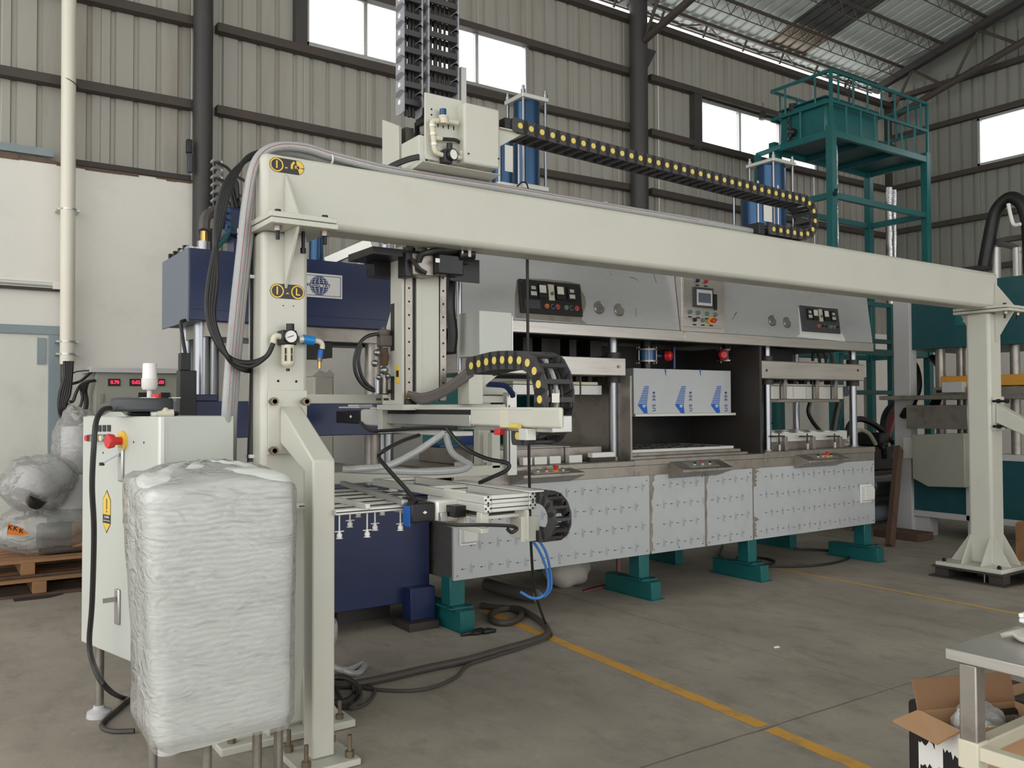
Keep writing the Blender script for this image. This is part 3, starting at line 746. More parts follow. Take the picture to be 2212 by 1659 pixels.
# exposed steel patch, control panel one (black) with torn film around
pl = hood_panels[0]; pr_ = hood_panels[1]
def patch(pxs, m, name, parent, n0=.0, n1=.0015):
    pts = [hp(*p) for p in pxs]; b = MB(); b.prism(pts, 'z', n0, n1, HM); return b.build(name, m, parent, smooth=False)
patch([(1116, 606), (1140, 601), (1180, 603), (1225, 608), (1252, 613), (1256, 628), (1263, 640), (1266, 655), (1262, 672), (1256, 684), (1258, 692), (1268, 700), (1112, 686), (1112, 640)], M['steelw'], 'bare_steel_patch', pl)
patch([(1724, 664), (1735, 659), (1765, 661), (1790, 664), (1806, 670), (1812, 690), (1816, 715), (1823, 728), (1826, 738), (1720, 727), (1728, 722), (1726, 690)], M['white'], 'bare_steel_patch', pr_)
def control_panel(x0, u0, x1, u1, base, parent, light):
    o = hbox(MB(), x0, x1, u0, u1, .001, .02).build('control_panel', base, parent, .003)
    w = x1-x0; h = u1-u0
    def r(a, b_, c, d, n0, n1, m, nm): hbox(MB(), x0+w*a, x0+w*b_, u0+h*c, u0+h*d, n0, n1).build(nm, m, o, .001)
    for (a, k) in ((.13, 0), (.28, 1), (.57, 1), (.76, 0)):
        r(a, a+.13, .46, .88, .02, .034, M['black'], 'meter')
        if k: r(a+.012, a+.118, .62, .85, .034, .036, M['label'], 'meter_face')
        else: r(a+.03, a+.1, .7, .8, .034, .036, M['greypale'], 'meter_face'); r(a+.02, a+.11, .52, .64, .034, .037, M['alup'], 'meter_face')
    r(.445, .535, .42, .9, .02, .03, M['beige'], 'regulator_plate')
    def knob(a, c, rad, m, nm, n1=.016):
        p = HM @ Vector((x0+w*a, u0+h*c, .02)); MB().cyl(p, p+HN*n1, rad, 14).build(nm, m, o)
    knob(.49, .62, .013, M['chrome'], 'knob', .022)
    for (a, m) in ((.4, 'orange'), (.5, 'black'), (.58, 'red' if not light else 'black'), (.72, 'green'), (.81, 'black' if not light else 'green'), (.9, 'red' if not light else 'black')):
        knob(a, .24, .018, M['alu'], 'button_ring', .006); knob(a, .24, .014, M[m], 'push_button', .016)
    r(.06, .3, .14, .4, .02, .022, M['darkgrey'], 'switch_plate')
    for (a, c) in ((.03, .06), (.97, .06), (.03, .94), (.97, .94)): knob(a, c, .004, M['chrome'], 'screw', .003)
a = hp(1124, 676); b_ = hp(1250, 616); control_panel(a[0], a[1], b_[0], b_[1], M['black'], pl, False)
a = hp(1732, 716); b_ = hp(1806, 668); control_panel(a[0], a[1], b_[0], b_[1], M['darkgrey'], pr_, True)
for (px, py) in ((1293, 665), (1336, 670)):
    x, u = hp(px, py); p = HM @ Vector((x, u, 0))
    MB().lathe(p, HN, [(0, .05), (.012, .05), (.016, .044), (.014, .04)], 22).build('gauge_bezel', M['chrome'], pl); MB().cyl(p, p+HN*.0145, .04, 20).build('gauge_face', M['steelw'], pl)
for (px, py) in ((1667, 693), (1699, 697)):
    x, u = hp(px, py); p = HM @ Vector((x, u, 0))
    MB().lathe(p, HN, [(0, .05), (.012, .05), (.016, .044), (.014, .04)], 22).build('gauge_bezel', M['chrome'], pr_); MB().cyl(p, p+HN*.0145, .04, 20).build('gauge_face', M['steelw'], pr_)
# touch screen tower
q = (tp0, tp1, FY-.02, FY+.25, HZ1-.003, at(1513, 560, y=FY).z)
tw = part('touch_tower', M['steel'], fm, q, bevel=.004)
yf = FY-.02
def tq(px0, py0, px1, py1, d, m, nm, off=0.0):
    z0 = at((px0+px1)/2, py1, y=yf).z; z1 = at((px0+px1)/2, py0, y=yf).z
    return part(nm, m, tw, (at(px0, py0, y=yf).x, at(px1, py0, y=yf).x, yf-d-off, yf-off, z0, z1), bevel=.002)
tq(1474, 590, 1557, 708, .006, M['steel'], 'tower_door')
tq(1496, 622, 1536, 665, .02, M['darkgrey'], 'touch_panel', .006); tq(1500, 627, 1533, 661, .023, M['white'], 'panel_bezel', .006); tq(1503, 634, 1530, 655, .0245, M['screen'], 'screen', .006)
tq(1540, 636, 1546, 670, .012, M['black'], 'switch_slot', .006)
def tb(px, py, m, r=.017, stop=False):
    p = at(px, py, y=yf-.006)
    MB().cyl(p, p+Vector((0, -.006, 0)), r*1.25, 14).build('button_ring', M['alu'], tw)
    if stop:
        MB().cyl(p, p+Vector((0, -.008, 0)), .034, 18).build('stop_collar', M['yellow'], tw)
        MB().lathe(p, (0,-1,0), [(.008, .013), (.03, .013), (.032, .022), (.046, .022), (.05, .016)], 16).build('stop_button', M['red'], tw)
    else: MB().cyl(p, p+Vector((0, -.02, 0)), r, 14).build('push_button', m, tw)
    tq(px-4, py+9, px+4, py+12, .001, M['black'], 'name_tag', .006)
for px, py, m in ((1505, 606, 'navy'), (1523, 608, 'red'), (1489, 674, 'green'), (1507, 676, 'green'), (1526, 678, 'green'), (1544, 680, 'green'), (1499, 691, 'black'), (1517, 692, 'green')): tb(px, py, M[m])
tb(1535, 693, None, stop=True)

# guide columns
def rod(px, y, z0, z1, r, m='chrome', parent=None, name='guide_column', n=18):
    x = at(px, 900, y=y).x; return MB().cyl((x, y, z0), (x, y, z1), r, n).build(name, M[m], parent or fm)
def column_set(px, y, zc0, zc1):
    x = at(px, 900, y=y).x
    c = rod(px, y, 1.06, HZ0+.05, .036)
    for (z0, z1, r) in ((zc1, zc1+.05, .06), (zc0-.05, zc0, .062)):
        MB().cyl((x, y, z0), (x, y, z1), r, 18).build('bush', M['darkiron'], c)
    MB().cyl((x, y, 1.058), (x, y, 1.085), .05, 18).build('bush', M['steelw'], c)
zA0, zA1 = at(1250, 810, y=5.12).z, at(1250, 770, y=5.12).z
zB0, zB1 = at(1750, 820, y=5.12).z, at(1750, 783, y=5.12).z
column_set(1325, 5.26, zA0, zA1); column_set(1235, 6.05, zA0, zA1); column_set(1036, 5.26, zA0, zA1)
column_set(1843, 5.22, zB0, zB1); column_set(1657, 5.22, zB0, zB1); column_set(1720, 6.05, zB0, zB1)
# platens
xa, xb = at(1010, 790, y=5.12).x, at(1352, 790, y=5.12).x
part('upper_platen', M['steel'], fm, (xa, xb, 5.12, 6.15, zA0, zA1), bevel=.006)
xc, xd = at(1643, 800, y=5.1).x, at(1867, 800, y=5.1).x
p = part('upper_platen', M['steel'], fm, (xc, xd, 5.1, 6.15, zB0, zB1), bevel=.008)
for px in (1656, 1853):
    c = at(px, 800, y=5.1); MB().cyl(c, c+Vector((0, -.004, 0)), .012, 10).build('bolt', M['darkiron'], p)
c = at(1336, 792, y=5.12); MB().cyl(c, c+Vector((0, -.012, 0)), .012, 10).build('bolt', M['steelw'], fm)
# left station: mould plates
part('mould_upper', M['alu'], fm, (at(1108, 835, y=5.3).x, at(1300, 835, y=5.3).x, 5.3, 6.0, at(1250, 853, y=5.3).z, at(1250, 832, y=5.3).z), bevel=.003)
part('mould_frame', M['beige'], fm, (at(1105, 835, y=5.3).x, at(1288, 835, y=5.3).x, 5.28, 6.0, at(1250, 832, y=5.3).z+.002, at(1250, 825, y=5.3).z), bevel=.003)
for px in (1215, 1242, 1268, 1290):
    x = at(px, 815, y=5.4).x; part('spacer_block', M['darkiron'], fm, (x-.02, x+.02, 5.36, 5.44, at(1250, 826, y=5.3).z, zA0))
rod(1254, 5.2, at(1254, 870, y=5.2).z, zA0, .007, 'darkiron', None, 'drop_rod', 8)
part('lower_mould', M['steelw'], fm, (at(1020, 980, y=5.3).x, at(1300, 980, y=5.3).x, 5.3, 6.1, 1.06, at(1150, 972, y=5.3).z+.01), bevel=.004)
part('mould_sheet', M['paper'], fm, (at(1085, 975, y=5.35).x, at(1230, 975, y=5.35).x, 5.34, 5.7, at(1150, 972, y=5.3).z+.011, at(1150, 972, y=5.3).z+.014))
for (p0, p1) in ((1155, 1182), (1188, 1212), (1230, 1258), (1130, 1150)):
    part('clamp_bar', M['alup'], fm, (at(p0, 990, y=5.14).x, at(p1, 990, y=5.14).x, 5.14, 5.19, 1.06, at(1200, 985, y=5.14).z), bevel=.003)
part('white_bar', M['white'], fm, (at(1280, 985, y=5.16).x, at(1328, 985, y=5.16).x, 5.16, 5.22, 1.09, at(1300, 979, y=5.16).z+.005), bevel=.003)
part('clamp_bar', M['darkiron'], fm, (at(1275, 990, y=5.17).x, at(1330, 990, y=5.17).x, 5.17, 5.22, 1.06, 1.088))
rod(1219, 5.2, 1.06, at(1219, 965, y=5.2).z, .006, 'darkiron', None, 'clamp_rod', 8)
# oven section
ox0, ox1 = at(1358, 900, y=5.1).x, at(1643, 900, y=5.1).x
wall_m = M['darkiron']
part('oven_side', M['steelw'], fm, (ox0, ox0+.02, 5.08, 6.3, 1.06, at(1360, 812, y=5.1).z), bevel=.002)
part('oven_side', wall_m, fm, (ox1-.03, ox1, 5.08, 6.3, 1.06, HZ0), bevel=.002)
part('oven_back', M['oil'], fm, (ox0+.02, ox1-.03, 5.92, 5.95, 1.06, HZ0))
part('oven_inner', M['oil'], fm, (ox0+.02, ox0+.03, 5.3, 5.92, 1.06, 1.9))
hx0, hx1 = at(1369, 850, y=5.32).x, at(1579, 850, y=5.32).x
hz0, hz1 = at(1470, 893, y=5.32).z, at(1470, 798, y=5.32).z
hb = part('heater_box', M['film'], fm, (hx0, hx1, 5.32, 5.88, hz0, hz1), bevel=.003)
part('heater_lip', M['alup'], hb, (hx0-.01, hx1+.03, 5.29, 5.88, hz0-.022, hz0), bevel=.002)
def us_logo(px, py0, py1, full=True):
    c0 = at(px, py1, y=5.32); c1 = at(px, py0, y=5.32); h = c1.z-c0.z; x = c0.x; z = c0.z; y = 5.3185; w = h*.56
    b = MB()
    P_ = lambda u, v: (x+w*(u-.5), z+h*v)
    if full:
        b.prism([P_(.0, .30), P_(.55, .0), P_(.86, .0), P_(.76, .32), P_(.62, .20), P_(.44, .22), P_(.40, .32)], 'y', y, y+.001)
        for i in range(11):                        # striped sail
            v = .30+i*.062; l = .0+.055*i; r_ = .80+.018*i
            if l+.04 < r_: b.prism([P_(l+.02, v+.012), P_(r_, v+.012), P_(r_+.01, v+.046), P_(l+.05, v+.046)], 'y', y, y+.001)
        b.build('logo', M['logo'], hb, smooth=False)
        lettering('logo_text', 'US 304', h*.20, face_y(x+w*.92, y, z+h*.42, PI/2), M['logod'], hb, True, 1.25)
    else:
        b.prism([P_(.25, .95), P_(.75, .95), P_(.75, .1), P_(.55, .35)], 'y', y, y+.001); b.build('logo', M['logo'], hb, smooth=False)
for px in (1390, 1470, 1547): us_logo(px, 832, 893)
for px in (1437, 1512): us_logo(px, 797, 815, False)
rod(1540, 5.7, 1.08, hz0, .012, 'steelw', None, 'heater_post', 10)
for (px, zs) in ((1405, 0), (1580, 0)):
    x = at(px, 760, y=5.45).x; z = at(px, 768, y=5.45).z
    b = MB()
    b.cyl((x, 5.5, hz1), (x, 5.5, HZ0+.05), .05, 16); v = b.build('duct_stub', M['blackm'], fm)
    for dz in (-.055, .045): MB().cyl((x, 5.5, z+dz), (x, 5.5, z+dz+.014), .1, 20).build('flange', M['steelw'], v)
    MB().cyl((x, 5.5, z-.04), (x, 5.5, z+.045), .085, 20).build('valve_body', M['cyl'], v)
    for k in range(6):
        a = k*PI/3; MB().cyl((x+.088*math.cos(a), 5.5+.088*math.sin(a), z-.07), (x+.088*math.cos(a), 5.5+.088*math.sin(a), z+.075), .006, 6).build('stud', M['steelw'], v)
    sg = 1 if px < 1500 else -1
    MB().cyl((x, 5.47, z), (x+sg*.17, 5.44, z), .025, 10).build('valve_stem', M['navy'], v)
    MB().lathe((x+sg*.15, 5.43, z), (sg*.5, -.85, 0), [(0, .03), (.01, .045), (.05, .045), (.065, .03)], 12).build('actuator', M['red'], v)
hose('pipe', [(at(1455, 740, y=5.6).x, 5.6, hz1+.02), (at(1455, 740, y=5.6).x, 5.6, HZ0)], .02, M['navy'], fm, 8, 2)
# oven lower dies with dark openings
for (q, m, nm) in (((ox0+.03, at(1612, 985, y=5.12).x, 5.10, 5.9, 1.063, 1.085), 'steelw', 'die_base'), ((ox0+.06, at(1600, 975, y=5.16).x, 5.16, 5.9, 1.085, 1.11), 'steelw', 'die_plate'), ((ox0+.08, at(1585, 970, y=5.2).x, 5.2, 5.86, 1.11, 1.135), 'alup', 'die_top')):
    dd = part(nm, M[m], fm, q, bevel=.003)
for i in range(6):
    for j in range(4):
        x = ox0+.16+i*.2; y = 5.27+j*.15
        MB().cyl((x, y, 1.134), (x, y, 1.137), .055, 20).build('die_opening', M['holes'], dd)
        if i < 5: MB().box(x+.085, x+.115, y-.03, y+.05, 1.134, 1.1375).build('die_slot', M['holes'], dd)
# right station moulds
mz1 = at(1740, 830, y=5.25).z; mz0 = at(1740, 862, y=5.25).z; mx0, mx1 = at(1652, 845, y=5.25).x, at(1822, 845, y=5.25).x
um = part('mould_upper', M['alup'], fm, (mx0, mx1, 5.25, 5.95, mz0, mz1-.02), bevel=.004)
part('mould_frame', M['alu'], um, (mx0-.01, mx1+.01, 5.23, 5.95, mz1-.018, mz1), bevel=.002)
part('mould_frame', M['steelw'], um, (mx0+.02, mx1-.04, 5.27, 5.95, mz0-.03, mz0-.002), bevel=.002)
part('mould_tab', M['darkgrey'], um, (mx1+.005, mx1+.07, 5.24, 5.3, mz0+.03, mz1-.01), bevel=.002)
for k in range(7):
    x = mx0+.02+(mx1-mx0-.04)*k/6; part('mould_rib', M['alu'], um, (x-.004, x+.004, 5.243, 5.25, mz0+.012, mz1-.03))
for px in (1700, 1770, 1810):
    x = at(px-4, 845, y=5.2).x; x1_ = at(px, 845, y=5.2).x
    part('hanger_bar', M['steelw'], fm, (x-.012, x1_, 5.2, 5.222, mz0+.0, zB0), bevel=.002)
    rod(px-14, 5.2, mz0, zB0, .007, 'darkiron', None, 'hanger_rod', 8)
for px in (1660, 1712, 1735, 1760, 1790): part('spacer_block', M['darkiron'], fm, (at(px, 825, y=5.3).x-.02, at(px, 825, y=5.3).x+.02, 5.27, 5.34, mz1+.001, zB0))
lz = at(1740, 962, y=5.22).z; lm_ = part('lower_mould', M['steelw'], fm, (mx0-.02, at(1826, 960, y=5.22).x, 5.22, 5.95, 1.073, 1.15), bevel=.003)
lt = part('mould_plate', M['alup'], lm_, (mx0-.02, at(1830, 945, y=5.2).x, 5.2, 5.97, 1.15, 1.23), bevel=.004)
for i in range(6):
    for j in range(4):
        x = mx0+.1+i*.215; y = 5.29+j*.17
        MB().lathe((x, y, 1.229), (0,0,1), [(0, .075), (.006, .075), (.006, .06), (.001, .055)], 20).build('mould_ring', M['alu'], lt)
for px in (1685, 1746, 1805):
    x = at(px, 960, y=5.13).x; z = at(px, 941, y=5.13).z
    cl = MB().box(x-.1, x+.06, 5.12, 5.16, z-.012, z).build('toggle_clamp', M['darkiron'], fm, .002)
    MB().cyl((x-.0, 5.14, 1.13), (x-.0, 5.14, z+.02), .007, 8).build('clamp_screw', M['darkiron'], cl)
    MB().cyl((x, 5.14, 1.076), (x, 5.14, 1.13), .018, 10).build('clamp_foot', M['steelw'], cl)
    MB().box(x+.06, x+.1, 5.12, 5.16, 1.075, z-.012).build('clamp_post', M['steelw'], cl, .002)
# springs / bent black pipes over the right platen
for k in range(3):
    c = at(1762+k*14, 772, y=5.7); hose('air_pipe', [c+Vector((-.05, 0, -.04)), c+Vector((-.04, 0, .04)), c+Vector((0, 0, .06)), c+Vector((.05, 0, .03)), c+Vector((.07, 0, -.06))], .016, M['chain'], fm, 7, 5)
part('valve_block', M['black'], fm, (at(1655, 760, y=5.5).x, at(1712, 760, y=5.5).x, 5.5, 5.8, at(1700, 785, y=5.5).z, HZ0+.03))
hose('air_hose', [at(1750, 868, y=5.9), at(1746, 890, y=5.9), at(1756, 912, y=5.9), at(1775, 935, y=5.9)], .022, M['rubber'], fm)
hose('air_hose', [at(1812, 868, y=6.1), at(1806, 895, y=6.1), at(1800, 930, y=6.1)], .04, M['rubber'], fm)
# dark gear behind the left station under the hood
for (p0, p1) in ((1130, 1150), (1170, 1210), (1230, 1245), (1275, 1300)):
    part('valve_block', M['oil'], fm, (at(p0, 750, y=5.7).x, at(p1, 750, y=5.7).x, 5.7, 5.9, zA1, HZ0+.03))
part('rear_shroud', M['darkiron'], fm, (3.0, ox0, 6.25, 6.3, zA1-.02, HZ0+.04))

# pneumatic cylinders on the machine head
def cyl_unit(px0, px1, pyt, pyb, Y, label_plate=False):
    xl = at(px0, (pyt+pyb)/2, y=Y).x; xr = at(px1, (pyt+pyb)/2, y=Y).x; w = (xr-xl)*.8; cx = (xl+xr)/2; cy = Y+w/2
    m = (px0+px1)/2; zt = at(m, pyt, y=Y).z; zb = at(m, pyb, y=Y).z; h = w/2
    body = MB().cyl((cx, cy, zb), (cx, cy, zt-.03), h*.82, 26).build('cylinder', M['cyl'], fm)
    MB().box(cx-h, cx+h, cy-h, cy+h, zt-.035, zt).build('end_plate', M['alup'], body, .006)
    MB().box(cx-h, cx+h, cy-h, cy+h, zb-.03, zb+.012).build('end_plate', M['alup'], body, .006)
    for sx in (-1, 1):
        for sy in (-1, 1):
            a, b_ = cx+sx*h*.84, cy+sy*h*.84
            MB().cyl((a, b_, zb), (a, b_, zt), .012, 10).build('tie_rod', M['chrome'], body)
            MB().lathe((a, b_, zt), (0,0,1), [(0, .02), (.03, .02), (.03, .012), (.06, .012), (.065, .006)], 10).build('tie_nut', M['chrome'], body)
    if label_plate:
        MB().box(cx-h*.35, cx+h*.35, cy-h*.83, cy-h*.80, zb+.1, zb+.3).build('label_plate', M['label'], body)
    return cx, cy, h, zb
a = cyl_unit(1122, 1193, 205, 402, 5.6); 
b2 = cyl_unit(1071, 1133, 290, 398, 5.35, True)
part('mount_plate', M['alup'], fm, (at(1064, 400, y=5.3).x, at(1194, 400, y=5.3).x, 5.3, 6.1, at(1130, 417, y=5.3).z-.02, at(1130, 404, y=5.3).z-.025), bevel=.005)
mz = at(1130, 417, y=5.3).z-.025
for (x, y) in ((4.0, 5.5), (4.2, 5.9), (3.75, 5.6)): MB().cyl((x, y, HZ1+.72), (x, y, mz+.01), .03, 12).build('standoff', M['chrome'], fm)
hose('sensor_cable', [at(1117, 403, y=5.3), at(1127, 394, y=5.3), at(1137, 396, y=5.3), at(1142, 412, y=5.35)], .006, M['cable'], fm, 6, 5)
a = cyl_unit(1666, 1727, 345, 500, 5.6)
a = cyl_unit(1632, 1696, 408, 500, 5.35, True)
part('mount_plate', M['alup'], fm, (at(1628, 492, y=5.3).x, at(1728, 492, y=5.3).x, 5.3, 6.1, at(1680, 503, y=5.3).z-.03, at(1680, 492, y=5.3).z-.03), bevel=.005)
mz = at(1680, 503, y=5.3).z-.03
for (x, y) in ((6.8, 5.5), (7.1, 5.9)): MB().cyl((x, y, HZ1+.72), (x, y, mz+.01), .03, 12).build('standoff', M['chrome'], fm)
# scratches and pen marks on the hood film
for (pts) in ([(1412, 590), (1414, 600), (1418, 612)], [(1318, 592), (1320, 593), (1320, 595)], [(1360, 598), (1372, 602), (1377, 606)], [(1373, 665), (1374, 676), (1373, 684)], [(1582, 690), (1588, 680), (1592, 674), (1586, 680)]):
    b = MB(); q = [HM @ Vector((*hp(*p), .001)) for p in pts]; b.tube(q, .0022, 4); b.build('scratch', M['printd'], pl if pts[0][0] < 1500 else pr_)
# under-machine duct, bag and cables
ud = thing('flexible_duct', 'grey corrugated duct pipe lying on the floor under the forming machine', 'duct', (*at(1200, 1275, z=0).xy, 0))
hose('duct_pipe', [at(1050, 1262, y=5.9)+Vector((0, 0, .0)), at(1105, 1278, y=5.6), at(1160, 1293, y=5.35)+Vector((0,0,.02))], .05, M['hosegrey'], ud, 12, 4)
bg = thing('dusty_sack', 'dusty grey cloth sack under the left half of the forming machine', 'sack', (*at(1230, 1265, z=0).xy, 0))
c = at(1225, 1238, y=5.75)
MB().sphere((c.x, c.y, fz(c.x)+.13), .2, 18, 10, (1.1, .8, .68), lambda d: 1+.08*math.sin(7*d.x+3*d.z)).build('sack_body', M['cloth'], bg)
wr_ = thing('red_wire_loop', 'dark red wires drooping beside the second teal leg under the machine', 'cable', (*at(1345, 1240, z=0).xy, 0))
for k in range(3):
    hose('wire', [at(1332+k*3, 1195, y=5.6)+Vector((0,0,.1)), at(1334+k*2, 1240, y=5.55), at(1345, 1277-k*3, y=5.45), at(1320, 1262+k*3, y=5.55), at(1260, 1275+k*3, y=5.5)], .006, M['hosered'] if k else M['cable'], wr_)
hl = thing('floor_cable_loop', 'thin black cable looped on the floor behind the right teal legs', 'cable', (*at(1700, 1220, z=0).xy, fz(6.5)))
pts = []
for (px, py) in ((1560, 1180), (1555, 1200), (1600, 1222), (1680, 1226), (1770, 1222), (1830, 1208), (1826, 1195), (1780, 1188), (1715, 1187)):
    p = at(px, py, z=-.035); pts.append((p.x, p.y, fz(p.x)+.012))
hose('cable', pts, .012, M['cable'], hl)
pts = [(*at(px, py, z=-.03).xy, fz(at(px, py, z=-.03).x)+.012) for (px, py) in ((1590, 1205), (1640, 1205), (1672, 1212), (1660, 1220), (1610, 1218))]
hose('cable', pts, .012, M['cable'], hl)
# ------------------------------------------------------------------ gantry frame
GY, GB = 3.86, 4.07                    # front and back planes of beam and posts
gz0, gz1 = 2.34, 2.662
gx0 = at(566, 600, y=GY).x; gx1 = at(2157, 600, y=GY).x
gf = thing('gantry_frame', 'cream steel gantry with a long beam across the picture on two bolted posts', 'gantry', (4.6, 3.96, fz(4.6)))
part('beam', M['cream'], gf, (gx0, gx1, GY, GB, gz0, gz1), bevel=.03)
def gusset(x, t, pts, nm='gusset'):      # triangular rib in a y-z plane
    return MB().prism(pts, 'x', x-t/2, x+t/2).build(nm, M['cream'], gf, .002)
def head(xa, xb):
    """flange pair with bolts and gussets where beam meets post"""
    for (z, nm, g_) in ((gz0+.004, 'beam_flange', 0), (gz0-.026, 'post_flange', .012)):
        part(nm, M['cream'], gf, (xa-.02, xb+.07, GY-.17-g_, GB+.1, z-.012, z+.012), bevel=.003)
    cx = (xa+xb)/2
    gusset(cx, .014, [(GY, gz0+.016), (GY-.16, gz0+.016), (GY-.002, gz0+.23)])
    gusset(cx, .014, [(GY, gz0-.038), (GY-.16, gz0-.038), (GY-.002, gz0-.30)])
    gusset(cx, .014, [(GB, gz0-.038), (GB+.09, gz0-.038), (GB+.002, gz0-.22)])
    for bx in (xa+.03, xb+.03):
        MB().cyl((bx, GY-.12, gz0+.016), (bx, GY-.12, gz0+.034), .014, 12).build('bolt', M['bolt'], gf)
        MB().cyl((bx, GY-.12, gz0-.10), (bx, GY-.12, gz0-.038), .009, 10).build('bolt', M['bolt'], gf)
        MB().cyl((bx, GY-.12, gz0-.062), (bx, GY-.12, gz0-.039), .02, 6).build('nut', M['steelw'], gf)
    MB().cyl((cx+.06, GY-.06, gz0-.13), (cx+.06, GY-.06, gz0-.04), .008, 10).build('bolt', M['bolt'], gf)
    MB().cyl((cx+.06, GY-.06, gz0-.14), (cx+.06, GY-.06, gz0-.115), .013, 10).build('bolt', M['bolt'], gf)
px0_, px1_ = gx0, at(667, 600, y=GY).x
rx0 = at(2140, 900, y=GY).x; rx1 = rx0+.215
for (a, b_) in ((px0_, px1_), (rx0, rx1)):
    f = fz(a); lift = .10 if a > 5 else 0.0
    part('post', M['cream'], gf, (a, b_, GY, GB, f+lift+.03, gz0-.038), bevel=.025)
    head(a, b_)
    bx0, bx1, by0, by1 = a-.2, b_+.2, GY-.17 if a > 5 else GY-.09, GB+.2
    part('base_plate', M['cream'], gf, (bx0, bx1, by0, by1, f+lift, f+lift+.035), bevel=.006)
    z = f+lift+.035
    for xx in (a+.02, b_-.02):
        gusset(xx, .012, [(GY+.01, z), (by0+.03, z), (GY+.001, z+.25)])
        gusset(xx, .012, [(GB-.01, z), (by1-.03, z), (GB-.001, z+.25)])
    for yy in (GY+.02, GB-.02):
        for (q0, q1) in ((a+.01, a-.17), (b_-.01, b_+.17)):
            MB().prism([(q0, z), (q1, z), (a if q1 < a else b_, z+.25)], 'y', yy-.006, yy+.006).build('gusset', M['cream'], gf, .002)
    for (xx, yy) in ((bx0+.06, by0+.05), (bx1-.06, by0+.05), (bx0+.06, by1-.05), (bx1-.06, by1-.05)):
        m_ = M['bolt'] if a > 5 else M['rust']; h = .03 if a > 5 else .085
        MB().cyl((xx, yy, z), (xx, yy, z+h), .009, 8).cyl((xx, yy, z), (xx, yy, z+.022), .019, 6).build('anchor_bolt', m_, gf)
    # diagonal brace towards the camera with its own foot
    cx = (a+b_)/2+(.02 if a < 5 else 0); w = .05
    yb = GY-.36 if a < 5 else GY-.42; zt, zk = 1.49, (1.25 if a < 5 else 1.2)
    if a < 5:
        part('brace_plate', M['cream'], gf, (at(578, 900, y=GY).x, at(661, 900, y=GY).x, GY-.014, GY-.001, at(620, 980, y=GY).z, at(620, 843, y=GY).z), bevel=.002)
    else: part('brace_plate', M['cream'], gf, (a+.02, b_-.005, GY-.014, GY-.001, 1.26, 1.56), bevel=.002)
    MB().prism([(GY-.014, zt+.01), (yb-.05, zk+.02), (yb-.05, f+.03), (yb+.05, f+.03), (yb+.05, zk-.03), (GY-.014, zt-.16)], 'x', cx-w, cx+w).build('brace', M['cream'], gf, .008)
    part('brace_foot', M['cream'], gf, (cx-.13, cx+.13, yb-.14, yb+.14, f, f+.028), bevel=.006)
    for sx in (-1, 1):
        for sy in (-1, 1):
            MB().cyl((cx+sx*.095, yb+sy*.1, f+.028), (cx+sx*.095, yb+sy*.1, f+.12), .01, 8).cyl((cx+sx*.095, yb+sy*.1, f+.028), (cx+sx*.095, yb+sy*.1, f+.055), .02, 6).build('anchor_bolt', M['rust'], gf)
        for zz in (1.52, 1.30):
            MB().cyl((cx-.02+sx*.075, GY-.014, zz), (cx-.02+sx*.075, GY-.075, zz-.0), .011, 10).cyl((cx-.02+sx*.075, GY-.05, zz), (cx-.02+sx*.075, GY-.075, zz), .019, 12).build('bolt', M['rust'] if a < 5 else M['bolt'], gf)
# steel packing under the right foot
pk = thing('steel_packing_frame', 'dark steel spacer frame under the right gantry foot', 'frame', ((rx0+rx1)/2, 3.95, fz(rx0)))
f = fz(rx0)
part('lower_plate', M['darkiron'], pk, (rx0-.24, rx1+.26, GY-.22, GB+.24, f, f+.014)); part('upper_plate', M['darkiron'], pk, (rx0-.22, rx1+.22, GY-.19, GB+.22, f+.086, f+.099))
for (xx, yy) in ((rx0-.14, GY-.12), (rx1+.12, GY-.12), (rx0-.14, GB+.14), (rx1+.12, GB+.14), (rx0+.1, GY+.1)):
    part('spacer_block', M['darkiron'], pk, (xx-.06, xx+.06, yy-.06, yy+.06, f+.014, f+.086))
for (xx, yy) in ((rx0-.19, GY-.02), (rx0-.19, GY-.17), (rx1+.0, GY-.17)):
    MB().cyl((xx, yy, f+.014), (xx, yy, f+.086), .006, 8).build('stud', M['steelw'], pk)
# bolt holes
for (px, py) in ((612, 660), (634, 661), (601, 823), (640, 824), (632, 1234), (630, 1345), (630, 1357)):
    p = at(px, py, y=GY-.0008); MB().cyl(p, p+Vector((0, .002, 0)), .006 if py != 660 and py != 661 else .003, 10).build('hole', M['holes'], gf)
